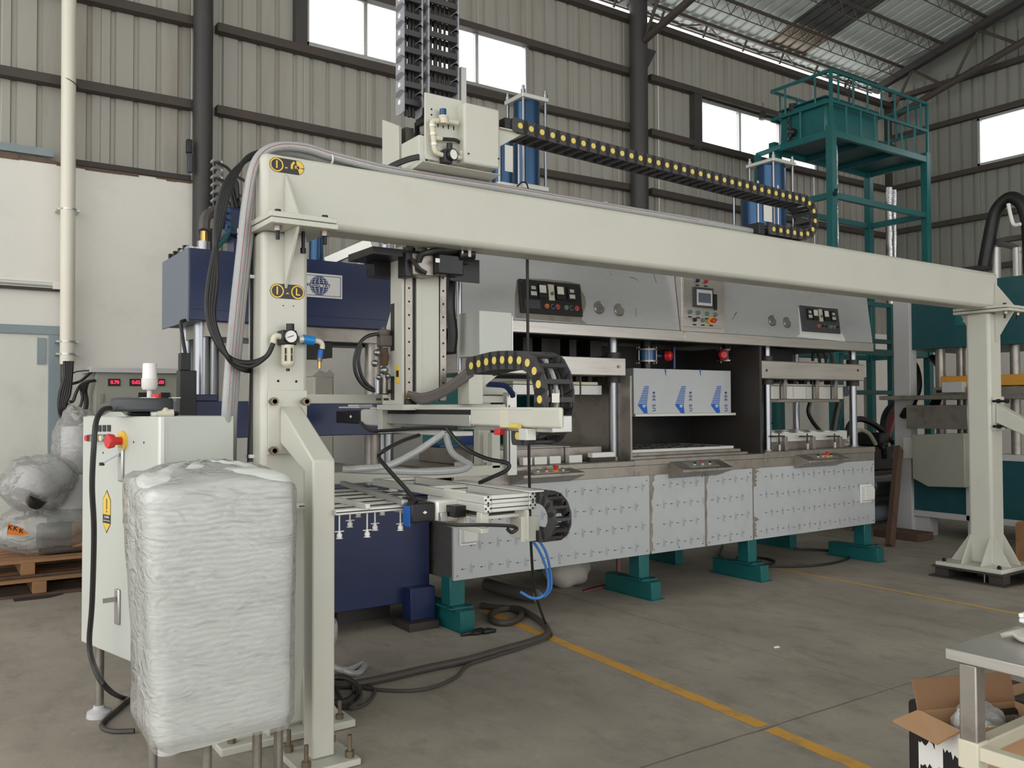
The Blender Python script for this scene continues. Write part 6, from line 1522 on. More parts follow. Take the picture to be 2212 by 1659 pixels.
# ------------------------------------------------------------------ film-wrapped cabinet in the foreground
wc = thing('wrapped_cabinet', 'tall cabinet wrapped in bubble wrap and clear film before the left post', 'wrapped cabinet', (.92, 3.4, 0))
wx0, wx1, wy0, wy1, wz0, wz1 = .69, 1.215, 3.19, 3.62, .31, 1.215
rr_ = random.Random(3)
def wrap_mesh(off, seed, sag):
    b = MB(); NU, NV = 72, 60; rr = random.Random(seed); vs = []; n = 9.0
    hx, hy = (wx1-wx0)/2+off, (wy1-wy0)/2+off; cx, cy = (wx0+wx1)/2, (wy0+wy1)/2
    ph = [rr.uniform(0, 6.28) for _ in range(8)]
    for j in range(NV+1):
        v = j/NV; z = wz0-.03+(wz1-wz0+.05)*v
        taper = 1.0+.02*math.sin(v*5+ph[0])-.05*(1-v)**2
        e = 1.0
        if v > .95: e = math.sqrt(max(0, 1-((v-.95)/.05)**2))*.12+.88
        if v < .05: e = .93+.07*(v/.05)
        for i in range(NU):
            t = 2*PI*i/NU; c_, s_ = math.cos(t), math.sin(t)
            k = (abs(c_)**n+abs(s_)**n)**(-1/n)
            wob = 1+.006*math.sin(5*t+ph[1]+6*v)+.004*math.sin(13*t+ph[2]-9*v)+.003*math.sin(31*v+5*t+ph[3])
            lean = -.035*v
            vs.append((cx+hx*k*c_*taper*e*wob+lean*.5, cy+hy*k*s_*taper*e*wob, z+.02*math.sin(3*t+ph[4])*(1 if v > .9 else .3)))
    top = len(vs); vs.append((cx-.02, cy, wz1+.075))
    fs = [(j*NU+i, j*NU+(i+1) % NU, (j+1)*NU+(i+1) % NU, (j+1)*NU+i) for j in range(NV) for i in range(NU)]
    # domed top
    ring = list(range(NV*NU, (NV+1)*NU)); prev = ring
    for q in range(1, 7):
        f_ = q/7; cur = []
        for i in range(NU):
            p = Vector(vs[ring[i]]); c = Vector((cx-.02, cy, wz1+.075)); z = p.z+(c.z-p.z)*math.sin(f_*PI/2)+.008*math.sin(11*f_+5*i*2*PI/NU+ph[5])
            cur.append(len(vs)); vs.append((p.x+(c.x-p.x)*f_, p.y+(c.y-p.y)*f_, z))
        fs += [(prev[i], prev[(i+1) % NU], cur[(i+1) % NU], cur[i]) for i in range(NU)]; prev = cur
    fs += [(prev[i], prev[(i+1) % NU], top) for i in range(NU)]
    b.add(vs, fs); return b
part('inner_cabinet', M['cabinet'], wc, (wx0+.05, wx1-.05, wy0+.05, wy1-.05, wz0+.02, wz1-.05), bevel=.01)
wrap_mesh(.0, 5, 0).build('bubble_wrap', M['bubble'], wc)
wrap_mesh(.014, 9, 0).build('stretch_film', M['film_a'], wc)
for (x, y) in ((wx1-.14, wy0+.07), (wx1-.04, wy0+.12), (wx0+.2, wy0+.07), (wx0+.08, wy1-.05)):
    o = MB().cyl((x, y, .03), (x, y, wz0+.03), .018, 12).build('leg', M['steelw'], wc); MB().lathe((x, y, fz(1)), (0,0,1), [(0, .05), (.025, .046), (.04, .022)], 16).build('levelling_foot', M['greypale'], o)

# ------------------------------------------------------------------ wrapped robot on pallets by the wall
def pallet(x0, y0, z0, L_, W_, lab):
    t = thing('wooden_pallet', lab, 'pallet', (x0+L_/2, y0+W_/2, z0))
    n = 6
    for i in range(n):
        a = y0+i*(W_-.1)/(n-1); part('deck_board', M['wood'], t, (x0+random.uniform(-.01, .01), x0+L_+random.uniform(-.01, .01), a, a+.1, z0+.115, z0+.137), bevel=.003)
    for x in (x0+.02, x0+L_/2-.05, x0+L_-.12):
        part('stringer', M['wood'], t, (x, x+.1, y0, y0+W_, z0+.022, z0+.115), bevel=.004)
    for i in range(3):
        a = y0+i*(W_-.1)/2; part('bottom_board', M['woodd'], t, (x0, x0+L_, a, a+.1, z0, z0+.021), bevel=.003)
    return t
fz1 = fz(.9)
pallet(.15, 7.78, fz1, 1.35, .95, 'lower worn wooden pallet under the wrapped robot by the door')
pallet(.05, 7.85, fz1+.14, 1.4, .9, 'upper wooden pallet directly carrying the wrapped robot')
wrb = thing('wrapped_robot', 'folded robot arm wrapped in clear plastic film on wooden pallets', 'robot', (.9, 8.2, fz1+.28))
zf = fz1+.285
def rp(px, py, y=8.15): return at(px, py, y=y)
rob = [(rp(130, 1120), .30, (1.25, .8, .8)), (rp(165, 1000), .16, (1.0, .9, 1.5))]
part('robot_base', M['hosegrey'], wrb, (rp(85, 1150).x, rp(185, 1150).x, 8.0, 8.4, zf, zf+.22), bevel=.03)
MB().tube([rp(140, 1120, 8.2), rp(165, 1050, 8.2), rp(168, 980, 8.2), rp(166, 920, 8.2)], [.17, .15, .13, .12], 16).build('robot_column', M['greypale'], wrb)
MB().tube([rp(160, 1010, 8.2), rp(120, 1030, 8.1), rp(80, 1050, 8.0), rp(62, 1075, 7.95)], [.12, .13, .15, .13], 16).build('robot_forearm', M['greypale'], wrb)
MB().cyl(rp(74, 1085, 7.9), rp(84, 1074, 7.85), .07, 14).build('tool_flange', M['black'], wrb)
part('orange_pad', M['crate'], wrb, (rp(150, 1130).x, rp(190, 1130).x, 7.98, 8.0, zf+.05, zf+.25))
def lump(c, r, sc, seed, m, nm):
    rr = random.Random(seed); a = [rr.uniform(0, 6.28) for _ in range(6)]
    MB().sphere(c, r, 40, 26, sc, lambda d: 1+.05*math.sin(6*d.x+4*d.z+a[0])+.04*math.sin(11*d.y-7*d.z+a[1])+.03*math.sin(17*d.x+13*d.z+a[2])).build(nm, m, wrb)
lump(rp(105, 1140, 8.2), .33, (1.35, .9, .62), 1, M['film_c'], 'film_skirt')
lump(rp(167, 965, 8.2), .20, (.95, .95, 1.75), 2, M['film_c'], 'film_column')
lump(rp(82, 1042, 8.0), .215, (1.25, 1.0, 1.05), 3, M['film_c'], 'film_forearm')
MB().prism([(rp(8, 1140).x, rp(8, 1145).z), (rp(10, 1125).x, rp(10, 1122).z), (rp(35, 1128).x, rp(35, 1130).z), (rp(54, 1142).x, rp(54, 1143).z), (rp(40, 1148).x, rp(40, 1148).z)], 'y', 7.86, 7.875).build('warning_tape', M['tape'], wrb)
for (px, py) in ((15, 1131), (26, 1133), (38, 1138)):
    c = rp(px, py); lettering('tape_print', 'K', .05, face_y(c.x, 7.858, c.z, -.2), M['sticker'], wrb, True)
# drinks stain etc: dark patch of oil on the slab
st = MB(); c = at(65, 1277, z=0.06); st.prism([(c.x+.22*math.cos(t)*(1+.2*math.sin(3*t)), c.y+.1*math.sin(t)*(1+.2*math.cos(2*t))) for t in [2*PI*i/20 for i in range(20)]], 'z', fz(.8)+.0006, fz(.8)+.0012)
st.build('oil_stain', M['joint'], fl)

# ------------------------------------------------------------------ cables and litter on the floor
def flo(px, py, h=.0): p = at(px, py, z=0); p = at(px, py, z=fz(p.x)+h); return Vector((p.x, p.y, fz(p.x)+h))
fc = thing('thick_floor_cable', 'thick dusty black cable snaking from the left gantry foot to a coil on the floor', 'cable', flo(1180, 1372))
hose('cable', [flo(*p, .024) for p in ((715, 1478), (760, 1478), (840, 1463), (930, 1442), (1010, 1425), (1090, 1402), (1150, 1385), (1182, 1370), (1178, 1352), (1150, 1330), (1120, 1315), (1085, 1316), (1062, 1326), (1064, 1340), (1090, 1346), (1118, 1338), (1126, 1325), (1105, 1315), (1070, 1312), (1040, 1308))], .022, M['cabled'], fc, 9)
f2 = thing('thin_floor_cable', 'thin grey cable lying in front of the thick black floor cable', 'cable', flo(900, 1490))
hose('cable', [flo(*p, .011) for p in ((1185, 1378), (1130, 1398), (1060, 1420), (1010, 1437), (985, 1462), (940, 1483), (880, 1492), (800, 1488), (760, 1478), (730, 1482))], .010, M['cabled'], f2, 7)
f3 = thing('cable_coil', 'tangle of black cables and grey hose beside the left gantry foot plate', 'cable coil', flo(750, 1500))
for k in range(4):
    s = 1+.12*k; hose('cable', [flo(730+62*s*math.cos(t)*.6, 1490+26*s*math.sin(t)+k*3, .015+.012*k) for t in [i*PI/6+k*.5 for i in range(12)]], (.014, .02, .012, .01)[k], M['cabled'] if k % 2 else M['cable'], f3, 7, 4)
hose('hose', [flo(708, 1340, .25)-Vector((0, 0, .0)), flo(722, 1345, .2), flo(722, 1380, .12), flo(712, 1400, .1), flo(714, 1432, .04), flo(745, 1448, .025), flo(786, 1434, .02), flo(770, 1455, .02), flo(725, 1440, .025)], .018, M['clearhose'], f3, 8)
hose('cable', [flo(725, 1485, .02), flo(738, 1512, .012), flo(755, 1530, .012), flo(790, 1520, .012), flo(810, 1495, .012), flo(795, 1480, .012)], .009, M['cabled'], f3)
vc2 = thing('hanging_black_cable', 'thin black cable hanging from the beam to the floor in front of the machine', 'cable', flo(1190, 1368))
hose('cable', [at(1139, 556, y=4.1), at(1140, 700, y=4.12), at(1141, 850, y=4.15), at(1143, 1000, y=4.2), at(1146, 1150, y=4.3), at(1153, 1260, y=4.4), at(1165, 1310, y=4.45), flo(1180, 1350, .03), flo(1191, 1370, .012), flo(1180, 1380, .012)], .009, M['cable'], vc2, 8)
gl = thing('black_glove', 'crumpled black glove lying on the concrete floor', 'glove', flo(1036, 1366))
c = flo(1030, 1366, .012)
MB().sphere(c, .06, 16, 8, (1.2, .55, .28), lambda d: 1+.12*math.sin(8*d.x+5*d.y)).build('palm', M['rubber'], gl)
for (dx, dy, l) in ((.06, .01, .07), (.065, -.012, .075), (.06, -.03, .06), (.03, .035, .05), (-.07, .0, .05)):
    s = 1 if dx > 0 else -1; MB().tube([c+Vector((dx*.6, dy, 0)), c+Vector((dx+s*l*.5, dy*1.2, .004)), c+Vector((dx+s*l, dy*1.3, -.002))], [.014, .012, .008], 8).build('finger', M['rubber'], gl)
sp_ = thing('paper_scrap', 'tiny white scrap on the floor near the joint', 'scrap', flo(1677, 1398))
c = flo(1677, 1398, .004); MB().prism([(c.x-.02, c.y), (c.x-.008, c.y+.012), (c.x+.004, c.y+.006), (c.x+.022, c.y+.01), (c.x+.018, c.y-.01), (c.x, c.y-.006)], 'z', fz(c.x)+.001, fz(c.x)+.009).build('scrap_piece', M['paper'], sp_)
# ------------------------------------------------------------------ teal tank platform
TY0 = 6.8
tx0 = at(1797, 275, y=TY0).x; tx1 = at(2010, 330, y=TY0).x; TY1 = at(1660, 310, x=tx0).y
dz = at(1800, 278, y=TY0).z
tp = thing('tank_platform', 'tall teal steel platform with railing and ladder behind the machine at the right', 'platform', ((tx0+tx1)/2, (TY0+TY1)/2, fz(11)))
W_ = .1
for (x, y) in ((tx0, TY0), (tx1-W_, TY0), (tx0, TY1-W_), (tx1-W_, TY1-W_)):
    part('post', M['teal'], tp, (x, x+W_, y, y+W_, fz(x), dz+.06), bevel=.006)
part('deck', M['tealdark'], tp, (tx0+.05, tx1-.05, TY0+.05, TY1-.05, dz-.03, dz-.01))
for q in ((tx0+W_, tx1-W_, TY0+.004, TY0+.06, dz-.09, dz), (tx0+W_, tx1-W_, TY1-.06, TY1-.004, dz-.09, dz), (tx0+.004, tx0+.06, TY0+W_, TY1-W_, dz-.09, dz), (tx1-.06, tx1-.004, TY0+W_, TY1-W_, dz-.09, dz)): part('deck_beam', M['teal'], tp, q, bevel=.004)
for k in range(2): x = tx0+(tx1-tx0)*(k+1)/3; part('deck_joist', M['tealdark'], tp, (x-.03, x+.03, TY0+.06, TY1-.06, dz-.1, dz-.032))
bz_ = at(1815, 422, y=TY0).z
for z in (bz_, 2.2, bz_-1.0 if bz_ > 3.6 else 2.8):
    for q in ((tx0+W_, tx1-W_, TY0+.02, TY0+.08, z-.04, z+.04), (tx0+W_, tx1-W_, TY1-.08, TY1-.02, z-.04, z+.04), (tx0+.02, tx0+.08, TY0+W_, TY1-W_, z-.04, z+.04), (tx1-.08, tx1-.02, TY0+W_, TY1-W_, z-.04, z+.04)): part('brace_beam', M['teal'], tp, q, bevel=.004)
rz1 = dz+.78; rz0 = dz+.38
def railing(p, q, n):
    p, q = Vector(p), Vector(q)
    for z in (rz0, rz1): MB().bar((p.x, p.y, z), (q.x, q.y, z), .03, .04).build('railing', M['teal'], tp)
    for i in range(1, n):
        a = p+(q-p)*(i/n); MB().cyl((a.x, a.y, dz), (a.x, a.y, rz0), .014, 8).build('baluster', M['teal'], tp)
    for i in range(n):
        a = p+(q-p)*((i+.5)/n); MB().cyl((a.x, a.y, rz0), (a.x, a.y, rz1), .014, 8).build('baluster', M['teal'], tp)
    for a in (p,): part('rail_post', M['teal'], tp, (a.x-.018, a.x+.018, a.y-.018, a.y+.018, dz, rz1))
railing((tx1-.03, TY0+.03, 0), (tx0+.03, TY0+.03, 0), 7); railing((tx0+.03, TY0+.03, 0), (tx0+.03, TY1-.03, 0), 2)
railing((tx1-.03, TY1-.03, 0), (tx1-.03, TY0+.03, 0), 3); railing((tx1-.03, TY1-.03, 0), (tx0+.03, TY1-.03, 0), 6)
lx = at(1632, 400, y=TY1).x
for x in (lx, lx+.45):
    part('ladder_stile', M['teal'], tp, (x, x+.06, TY1-.05, TY1+.02, fz(x), dz-.15 if x == lx else dz))
for k in range(12): z = .5+k*.37; MB().cyl((lx+.03, TY1-.015, z), (lx+.48, TY1-.015, z), .016, 8).build('ladder_rung', M['teal'], tp)
MB().bar((lx+.03, TY1, dz-.15), (tx0+.05, TY1-.2, dz-.02), .05, .06).build('ladder_bracket', M['teal'], tp)
MB().bar((at(1770, 430, y=TY0).x, TY0-.25, bz_), (tx0+.05, TY0, bz_), .04, .05).build('stub_arm', M['teal'], tp)
tk_ = thing('teal_tank', 'teal rectangular water tank standing on the railed platform', 'tank', (tx0+.9, 7.3, dz))
kx0, kx1 = tx0+.09, at(1898, 290, y=TY0+.15).x
part('tank_body', M['teal'], tk_, (kx0, kx1, TY0+.15, TY1-.12, dz, dz+.48), bevel=.03)
part('tank_lid', M['tealdark'], tk_, (kx0-.01, kx1+.01, TY0+.14, TY1-.11, dz+.48, dz+.5), bevel=.005)
MB().cyl(((kx0+kx1)/2-.3, 7.3, dz+.5), ((kx0+kx1)/2-.3, 7.3, dz+.58), .1, 16).build('manhole', M['darkiron'], tk_)
c = at(1835, 190, y=7.4); MB().tube([c+Vector((.11*math.cos(t), 0, .11*math.sin(t))) for t in [2*PI*i/18 for i in range(19)]], .012, 6).cyl(c, (c.x, c.y+.02, dz+.5), .014, 8).build('handwheel', M['darkiron'], tk_)
for k in range(3): MB().cyl(c+Vector((.11*math.cos(k*PI/3), 0, .11*math.sin(k*PI/3))), c-Vector((.11*math.cos(k*PI/3), 0, .11*math.sin(k*PI/3))), .007, 6).build('wheel_spoke', M['darkiron'], tk_)
ch_ = thing('chain_hoist', 'black chain hoist hanging at the left corner of the tank platform', 'hoist', at(1710, 310, y=TY1-.4))
for px in (1704, 1713):
    b = MB(); a = at(px, 240, y=7.5); z = a.z
    for k in range(12):
        zz_ = z-k*.045; b.cyl((a.x-(.01 if k % 2 else 0), 7.5-(0 if k % 2 else .01), zz_), (a.x+(.01 if k % 2 else 0), 7.5+(0 if k % 2 else .01), zz_-.04), .017, 6)
    o = b.build('hoist_chain', M['cable'], ch_)
c = at(1712, 286, y=7.45); MB().sphere(c, .07, 12, 8, (1.2, .8, .8)).build('hoist_block', M['cable'], ch_); MB().cyl(at(1707, 275, y=7.45), at(1707, 296, y=7.45), .018, 8).build('hoist_hook', M['cable'], ch_)
MB().cyl(at(1712, 225, y=7.5), at(1712, 240, y=7.5), .05, 12).build('hoist_pulley', M['cable'], ch_)
for (px, y, r, lab) in ((1921, 7.9, .055, 'foil-wrapped pipe rising under the tank platform, thicker of the two'), (1931, 7.95, .04, 'thin foil-wrapped pipe at the right of the thicker foil pipe'), (1806, 7.0, .03, 'slim foil-wrapped pipe along the near left platform post')):
    x = at(px, 430, y=y).x; t = thing('foil_pipe', lab, 'pipe', (x, y, fz(x))); n = 40
    MB().tube([(x+random.uniform(-.006, .006), y+random.uniform(-.006, .006), fz(x)+(dz-.11-fz(x))*i/n) for i in range(n+1)], [r*random.uniform(.85, 1.1) for _ in range(n+1)], 12).build('lagging', M['foil'], t)
pp = thing('lamp_hook', 'dark hook lamp hanging on the wall above the second window', 'lamp', at(1650, 245, y=8.8))
c = at(1647, 240, y=8.85); MB().lathe(c, (0,0,-1), [(0, .02), (.04, .05), (.12, .06), (.13, .05)], 12).build('shade', M['darkiron'], pp); hose('hook', [c, c+Vector((0, 0, .06)), c+Vector((.02, 0, .1)), c+Vector((0, 0, .13))], .006, M['girt'], pp)
# lit teal frame by the wall, right of the hood
sr = thing('teal_side_rack', 'narrow teal steel rack seen between the hood and the pale machine post', 'rack', at(1925, 900, y=7.6))
ry = 6.9
x0_, x1_ = at(1815, 750, y=ry).x, at(1932, 750, y=ry).x
for x in (x0_, x1_-.07): part('rack_post', M['teal'], sr, (x, x+.07, ry, ry+.07, fz(x), at(1900, 655, y=ry).z), bevel=.004)
for py in (658, 737, 848): z = at(1900, py, y=ry).z; part('rack_rail', M['teal'], sr, (x0_, x1_, ry+.005, ry+.065, z-.03, z+.03), bevel=.004)
wp = thing('leaning_sheet', 'tall grey sheet leaning behind the forming machine at the right', 'panel', at(1880, 900, y=8.0))
part('sheet', M['greybox'], wp, (at(1872, 850, y=8.0).x, at(1888, 850, y=8.0).x, 8.0, 8.05, fz(12), at(1880, 815, y=8.0).z))

# ------------------------------------------------------------------ teal press at the right edge (long side along y)
RX = 9.85
rt_ = thing('teal_press', 'teal forming press in a pale frame at the right edge behind the gantry post', 'press', (RX+.8, 5.2, fz(RX)))
def ry_(px): return at(px, 900, x=RX).y
def rz(px, py): return at(px, py, x=RX).z
f = fz(RX); y1 = ry_(1937); ye = 3.2
part('frame_post', M['greypale'], rt_, (RX-.05, RX+.1, ry_(1972), y1, f+.02, 2.9), bevel=.006)
part('frame_foot', M['darkiron'], rt_, (RX-.12, RX+.2, ry_(1985), y1+.1, f, f+.02))
hz0_, hz1_ = rz(1952, 757), rz(2160, 600)
part('head', M['tealdark'], rt_, (RX, RX+1.5, ye, ry_(1950), hz0_, hz1_), bevel=.006)
nz = rz(2080, 685); yq0 = ry_(2066)
mp_ = part('maker_plate', M['teal'], rt_, (RX-.004, RX, yq0-.32, yq0, nz-.09, nz+.1))
for k, (s_, hh) in enumerate((('中国', .07), ('佛山', .035), ('机械', .035))):
    XX = Matrix(((0, 0, -1, RX-.005), (-1, 0, 0, yq0-.13), (0, 1, 0, nz+.05-k*.05), (0, 0, 0, 1))); lettering('plate_text', s_, hh, XX, M['paper'], mp_, True)
for (px, r, m) in ((2018, .055, 'steelw'), (2063, .05, 'steelw'), (2076, .05, 'steelw'), (2180, .05, 'steelw')):
    y = ry_(px); x = RX+.15; MB().cyl((x, y, .8), (x, y, hz0_), r, 16).build('tie_column', M[m], rt_)
pz = rz(2000, 858)
part('lower_platen', M['steelw'], rt_, (RX-.25, RX+1.2, ye, ry_(1925), pz-.03, pz+.02), bevel=.004)
part('mould_plate', M['steelw'], rt_, (RX-.05, RX+1.1, ye, ry_(2020), pz+.02, pz+.11), bevel=.004)
part('mould_box', M['greypale'], rt_, (RX-.1, RX+.5, ry_(2090), ry_(2045), pz+.05, pz+.17), bevel=.004)
part('amber_block', M['amber'], rt_, (RX-.02, RX+.6, ye, ry_(2035), pz+.12, pz+.24), bevel=.006)
for k in range(3): y = ry_(2025+k*22)-.02; part('mould_slot', M['holes'], rt_, (RX-.055, RX-.049, y-.08, y, pz+.05, pz+.08))
part('chute', M['steelw'], rt_, (RX-.2, RX+.6, ry_(2110), ry_(1978), rz(2000, 925), rz(2000, 875)), bevel=.004)
MB().prism([(ry_(1998), rz(1998, 938)), (ry_(1998), rz(1998, 1030)), (ry_(2030), rz(2030, 1048)), (ry_(2110), rz(2110, 1050)), (ry_(2110), rz(2110, 935))], 'x', RX-.28, RX+.2).build('hopper', M['greybox'], rt_, .006)
part('control_box', M['doorw'], rt_, (RX-.1, RX+.2, ry_(1998), ry_(1960), rz(1980, 990), rz(1980, 945)), bevel=.004)
bzt, bzb = rz(1960, 985), rz(1960, 1110)
part('base_rail', M['greypale'], rt_, (RX-.02, RX+.08, ye, ry_(1955), bzt, bzt+.07), bevel=.004); part('base_rail', M['greypale'], rt_, (RX-.02, RX+.08, ye, ry_(1955), bzb-.01, bzb+.06), bevel=.004)
part('base_panel', M['tealdark'], rt_, (RX, RX+1.4, ye, ry_(1958), bzb+.06, bzt), bevel=.003)
part('base_post', M['greypale'], rt_, (RX-.02, RX+.06, ry_(2093), ry_(2086), bzb, bzt+.07)); 
for px in (1968, 2085): y = ry_(px); part('base_foot', M['greypale'], rt_, (RX+.02, RX+.2, y-.2, y, f, bzb-.01))
hose('black_hose', [at(2126, 575, x=RX+.2), at(2136, 520, x=RX+.2), at(2150, 460, x=RX+.2), at(2175, 430, x=RX+.2), at(2195, 430, x=RX+.2), at(2212, 450, x=RX+.2), at(2222, 500, x=RX+.2), at(2225, 590, x=RX+.2)], .07, M['rubber'], rt_, 10)
hose('white_tape', [at(2178, 440, x=RX+.1), at(2183, 465, x=RX+.1), at(2190, 485, x=RX+.1), at(2205, 484, x=RX+.1)], .02, M['paper'], rt_)
for px in (2153, 2198):
    p = at(px, 590, x=RX+.3); MB().cyl((p.x, p.y, hz1_), (p.x, p.y, at(px, 535, x=RX+.3).z), .045, 12).build('air_cylinder', M['alup'], rt_)
hose('pipe', [at(2146, 524, x=RX+.3), at(2180, 516, x=RX+.3), at(2212, 512, x=RX+.3)], .035, M['hosegrey'], rt_); hose('pipe', [at(2155, 530, x=RX+.3), at(2165, 527, x=RX+.3), at(2195, 536, x=RX+.3), at(2200, 548, x=RX+.3)], .035, M['hosegrey'], rt_)
for k, (p0, p1) in enumerate((((1960, 775), (1975, 870)), ((2012, 772), (2030, 870)))):
    for j in range(2):
        hose('hose', [at(p0[0]+j*4, p0[1], x=RX+.4), at(p0[0]+16+j*3, p0[1]+20, x=RX+.3), at(p0[0]+22+j*3, p0[1]+55, x=RX+.2), at(p1[0]+j*6-k*4-4, p1[1]-10, x=RX+.1), at(p1[0]+j*6-25, p1[1]+30, x=RX-.1)], .04, M['rubber'], rt_, 8)
bt = thing('leaning_steel_bar', 'dark brown steel bar leaning against the pale frame post', 'bar', at(1925, 1172, z=fz(8.8)))
a = at(1922, 1169, x=8.75); MB().bar((8.75, a.y, fz(8.75)), (9.55, at(1947, 968, x=9.6).y, at(1947, 968, x=9.55).z), .11, .06, (0, 1, 0)).build('bar', M['woodd'], bt, .004)
wbk = thing('floor_timber', 'dark timber block on the floor beside the leaning bar', 'timber', at(1960, 1165, z=fz(9.3)))
part('timber', M['woodd'], wbk, (9.3, 9.62, 5.45, 6.0, fz(9.4), fz(9.4)+.09), bevel=.006)
wst = thing('wooden_crate', 'orange-brown wooden crate cut by the right picture edge', 'crate', at(2205, 1215, z=fz(9)))
c = at(2197, 1215, z=fz(8.6)); part('crate_side', M['crate'], wst, (c.x, c.x+.7, c.y-.6, c.y, fz(c.x), at(2197, 1127, y=c.y).z), bevel=.006); part('crate_batten', M['wood'], wst, (c.x-.02, c.x, c.y-.12, c.y, fz(c.x), at(2197, 1130, y=c.y).z))
# hydraulic unit and ducts behind the machine's right end
hu = thing('hydraulic_unit', 'oily black hydraulic pump unit with hoses on an olive tank behind the machine end', 'pump unit', (9.2, 6.9, fz(9.2)))
uy = 6.6
part('oil_tank', M['olive'], hu, (at(1840, 1050, y=uy).x, at(1990, 1050, y=uy).x, uy, uy+.8, fz(9)+.1, at(1900, 1018, y=uy).z), bevel=.01)
tz = at(1900, 1018, y=uy).z
x = at(1862, 980, y=uy).x; MB().cyl((x, uy+.2, tz+.12), (x+.35, uy+.2, tz+.12), .1, 18).build('electric_motor', M['cyl'], hu)
x = at(1920, 980, y=uy).x; part('valve_block', M['oil'], hu, (x-.2, x+.25, uy+.1, uy+.45, tz, tz+.32), bevel=.01); part('valve_block', M['oil'], hu, (x-.1, x+.1, uy+.05, uy+.4, tz+.32, tz+.5), bevel=.02)
for k in range(5): c = at(1900+k*12, 965-k*5, y=uy+.05); MB().cyl(c, c+Vector((0, -.06, 0)), .03, 10).build('valve', M['steelw' if k % 2 else 'oil'], hu)
hose('hose', [at(1828, 945, y=6.7), at(1836, 918, y=6.7), at(1855, 905, y=6.7), at(1885, 915, y=6.7), at(1910, 935, y=6.7), at(1922, 955, y=6.7)], .04, M['rubber'], hu)
hose('hose', [at(1912, 990, y=6.7), at(1908, 940, y=6.7), at(1912, 900, y=6.7), at(1930, 875, y=6.7), at(1955, 862, y=6.7)], .05, M['rubber'], hu)
hose('hose', [at(1922, 990, y=6.75), at(1918, 945, y=6.75), at(1930, 900, y=6.75), at(1950, 880, y=6.75)], .045, M['hosered'], hu)
hose('hose', [at(1830, 955, y=6.6), at(1850, 930, y=6.6), at(1875, 935, y=6.6), at(1892, 960, y=6.6)], .025, M['beige'], hu)
for (py, r, m, lab) in ((1048, .13, 'chrome', 'upper shiny silver duct behind the right machine leg'), (1072, .09, 'chrome', 'lower shiny silver duct under the upper one'), (1108, .10, 'navy_side', 'dull blue-grey duct lowest behind the right machine leg')):
    t = thing('metal_duct', lab, 'duct', at(1900, py, y=6.35)); c = at(1890, py, y=6.35); MB().cyl((c.x-.5, 6.35, c.z), (c.x+.75, 6.25, c.z), r, 22).build('duct', M[m], t)
    for k in range(2): MB().cyl((c.x-.2+k*.6, 6.35-.03-k*.05, c.z-.0), (c.x-.19+k*.6, 6.35-.031-k*.05, c.z), r+.006, 22).build('duct_seam', M[m], t)
    part('duct_rest', M['darkiron'], t, (c.x-.4, c.x-.3, 6.3, 6.4, fz(c.x), c.z-r+.01))

# ------------------------------------------------------------------ steel table, tray, box and bag at lower right
tb_ = thing('steel_table', 'worn steel work table in the lower right corner', 'table', (2.9, 1.1, fz(2.9)))
TZ = .8; cA = at(2040, 1398, z=TZ); td = (at(2212, 1345, z=TZ)-cA); td.z = 0; td.normalize(); tn = Vector((td.y, -td.x, 0))
TM = Matrix(((td.x, tn.x, 0, cA.x), (td.y, tn.y, 0, cA.y), (0, 0, 1, 0), (0, 0, 0, 1)))   # local x along the far edge, y towards the camera
def tbx(nm, m, q, bev=.004, parent=None): return MB().box(*q, TM).build(nm, m, parent or tb_, bev)
tbx('table_top', M['steel'], (0, 1.3, 0, .75, TZ-.035, TZ))
for (x, y) in ((.008, .035), (1.2, .035), (.008, .66), (1.2, .66)): tbx('leg', M['steelw'], (x, x+.05, y, y+.05, fz(2.6), TZ-.036))
tbx('shelf_rail', M['beige'], (.06, 1.2, .04, .08, .50, .54)); tbx('shelf_rail', M['beige'], (.10, 1.2, .62, .67, .49, .54)); tbx('side_rail', M['beige'], (.012, .05, .086, .66, .50, .54))
tbx('weld_collar', M['beige'], (.004, .062, .031, .089, .47, .55)); tbx('stretcher', M['alu'], (.1, 1.2, .3, .33, .30, .33))
cl_ = thing('grey_cloth', 'folded grey cloth lying on the steel table under the white tray', 'cloth', tuple(TM @ Vector((.5, .3, TZ))))
b = MB(); vs = []; NX, NY_ = 24, 14
for j in range(NY_+1):
    for i in range(NX+1):
        x = .22+.9*i/NX; y = .05+.4*j/NY_; vs.append(TM @ Vector((x+.012*math.sin(j*1.7), y+.01*math.sin(i*1.3), TZ+.016+.008*math.sin(i*.9+j*.7)+.006*math.sin(j*1.9))))
b.add(vs, [(j*(NX+1)+i, j*(NX+1)+i+1, (j+1)*(NX+1)+i+1, (j+1)*(NX+1)+i) for j in range(NY_) for i in range(NX)])
o = b.build('cloth_sheet', M['cloth'], cl_); md = o.modifiers.new('thick', 'SOLIDIFY'); md.thickness = .014; md.offset = -1
tr_ = thing('white_tray', 'white plastic tray on the grey cloth on the steel table', 'tray', tuple(TM @ Vector((.6, .3, TZ+.04))))
MB().box(.31, 1.0, .06, .40, TZ+.036, TZ+.052, TM).build('tray_base', M['plasticw'], tr_, .006)
for q in ((.31, 1.0, .06, .075, TZ+.052, TZ+.066), (.31, 1.0, .385, .40, TZ+.052, TZ+.066), (.31, .325, .075, .385, TZ+.052, TZ+.066)): MB().box(*q, TM).build('tray_rim', M['plasticw'], tr_, .004)
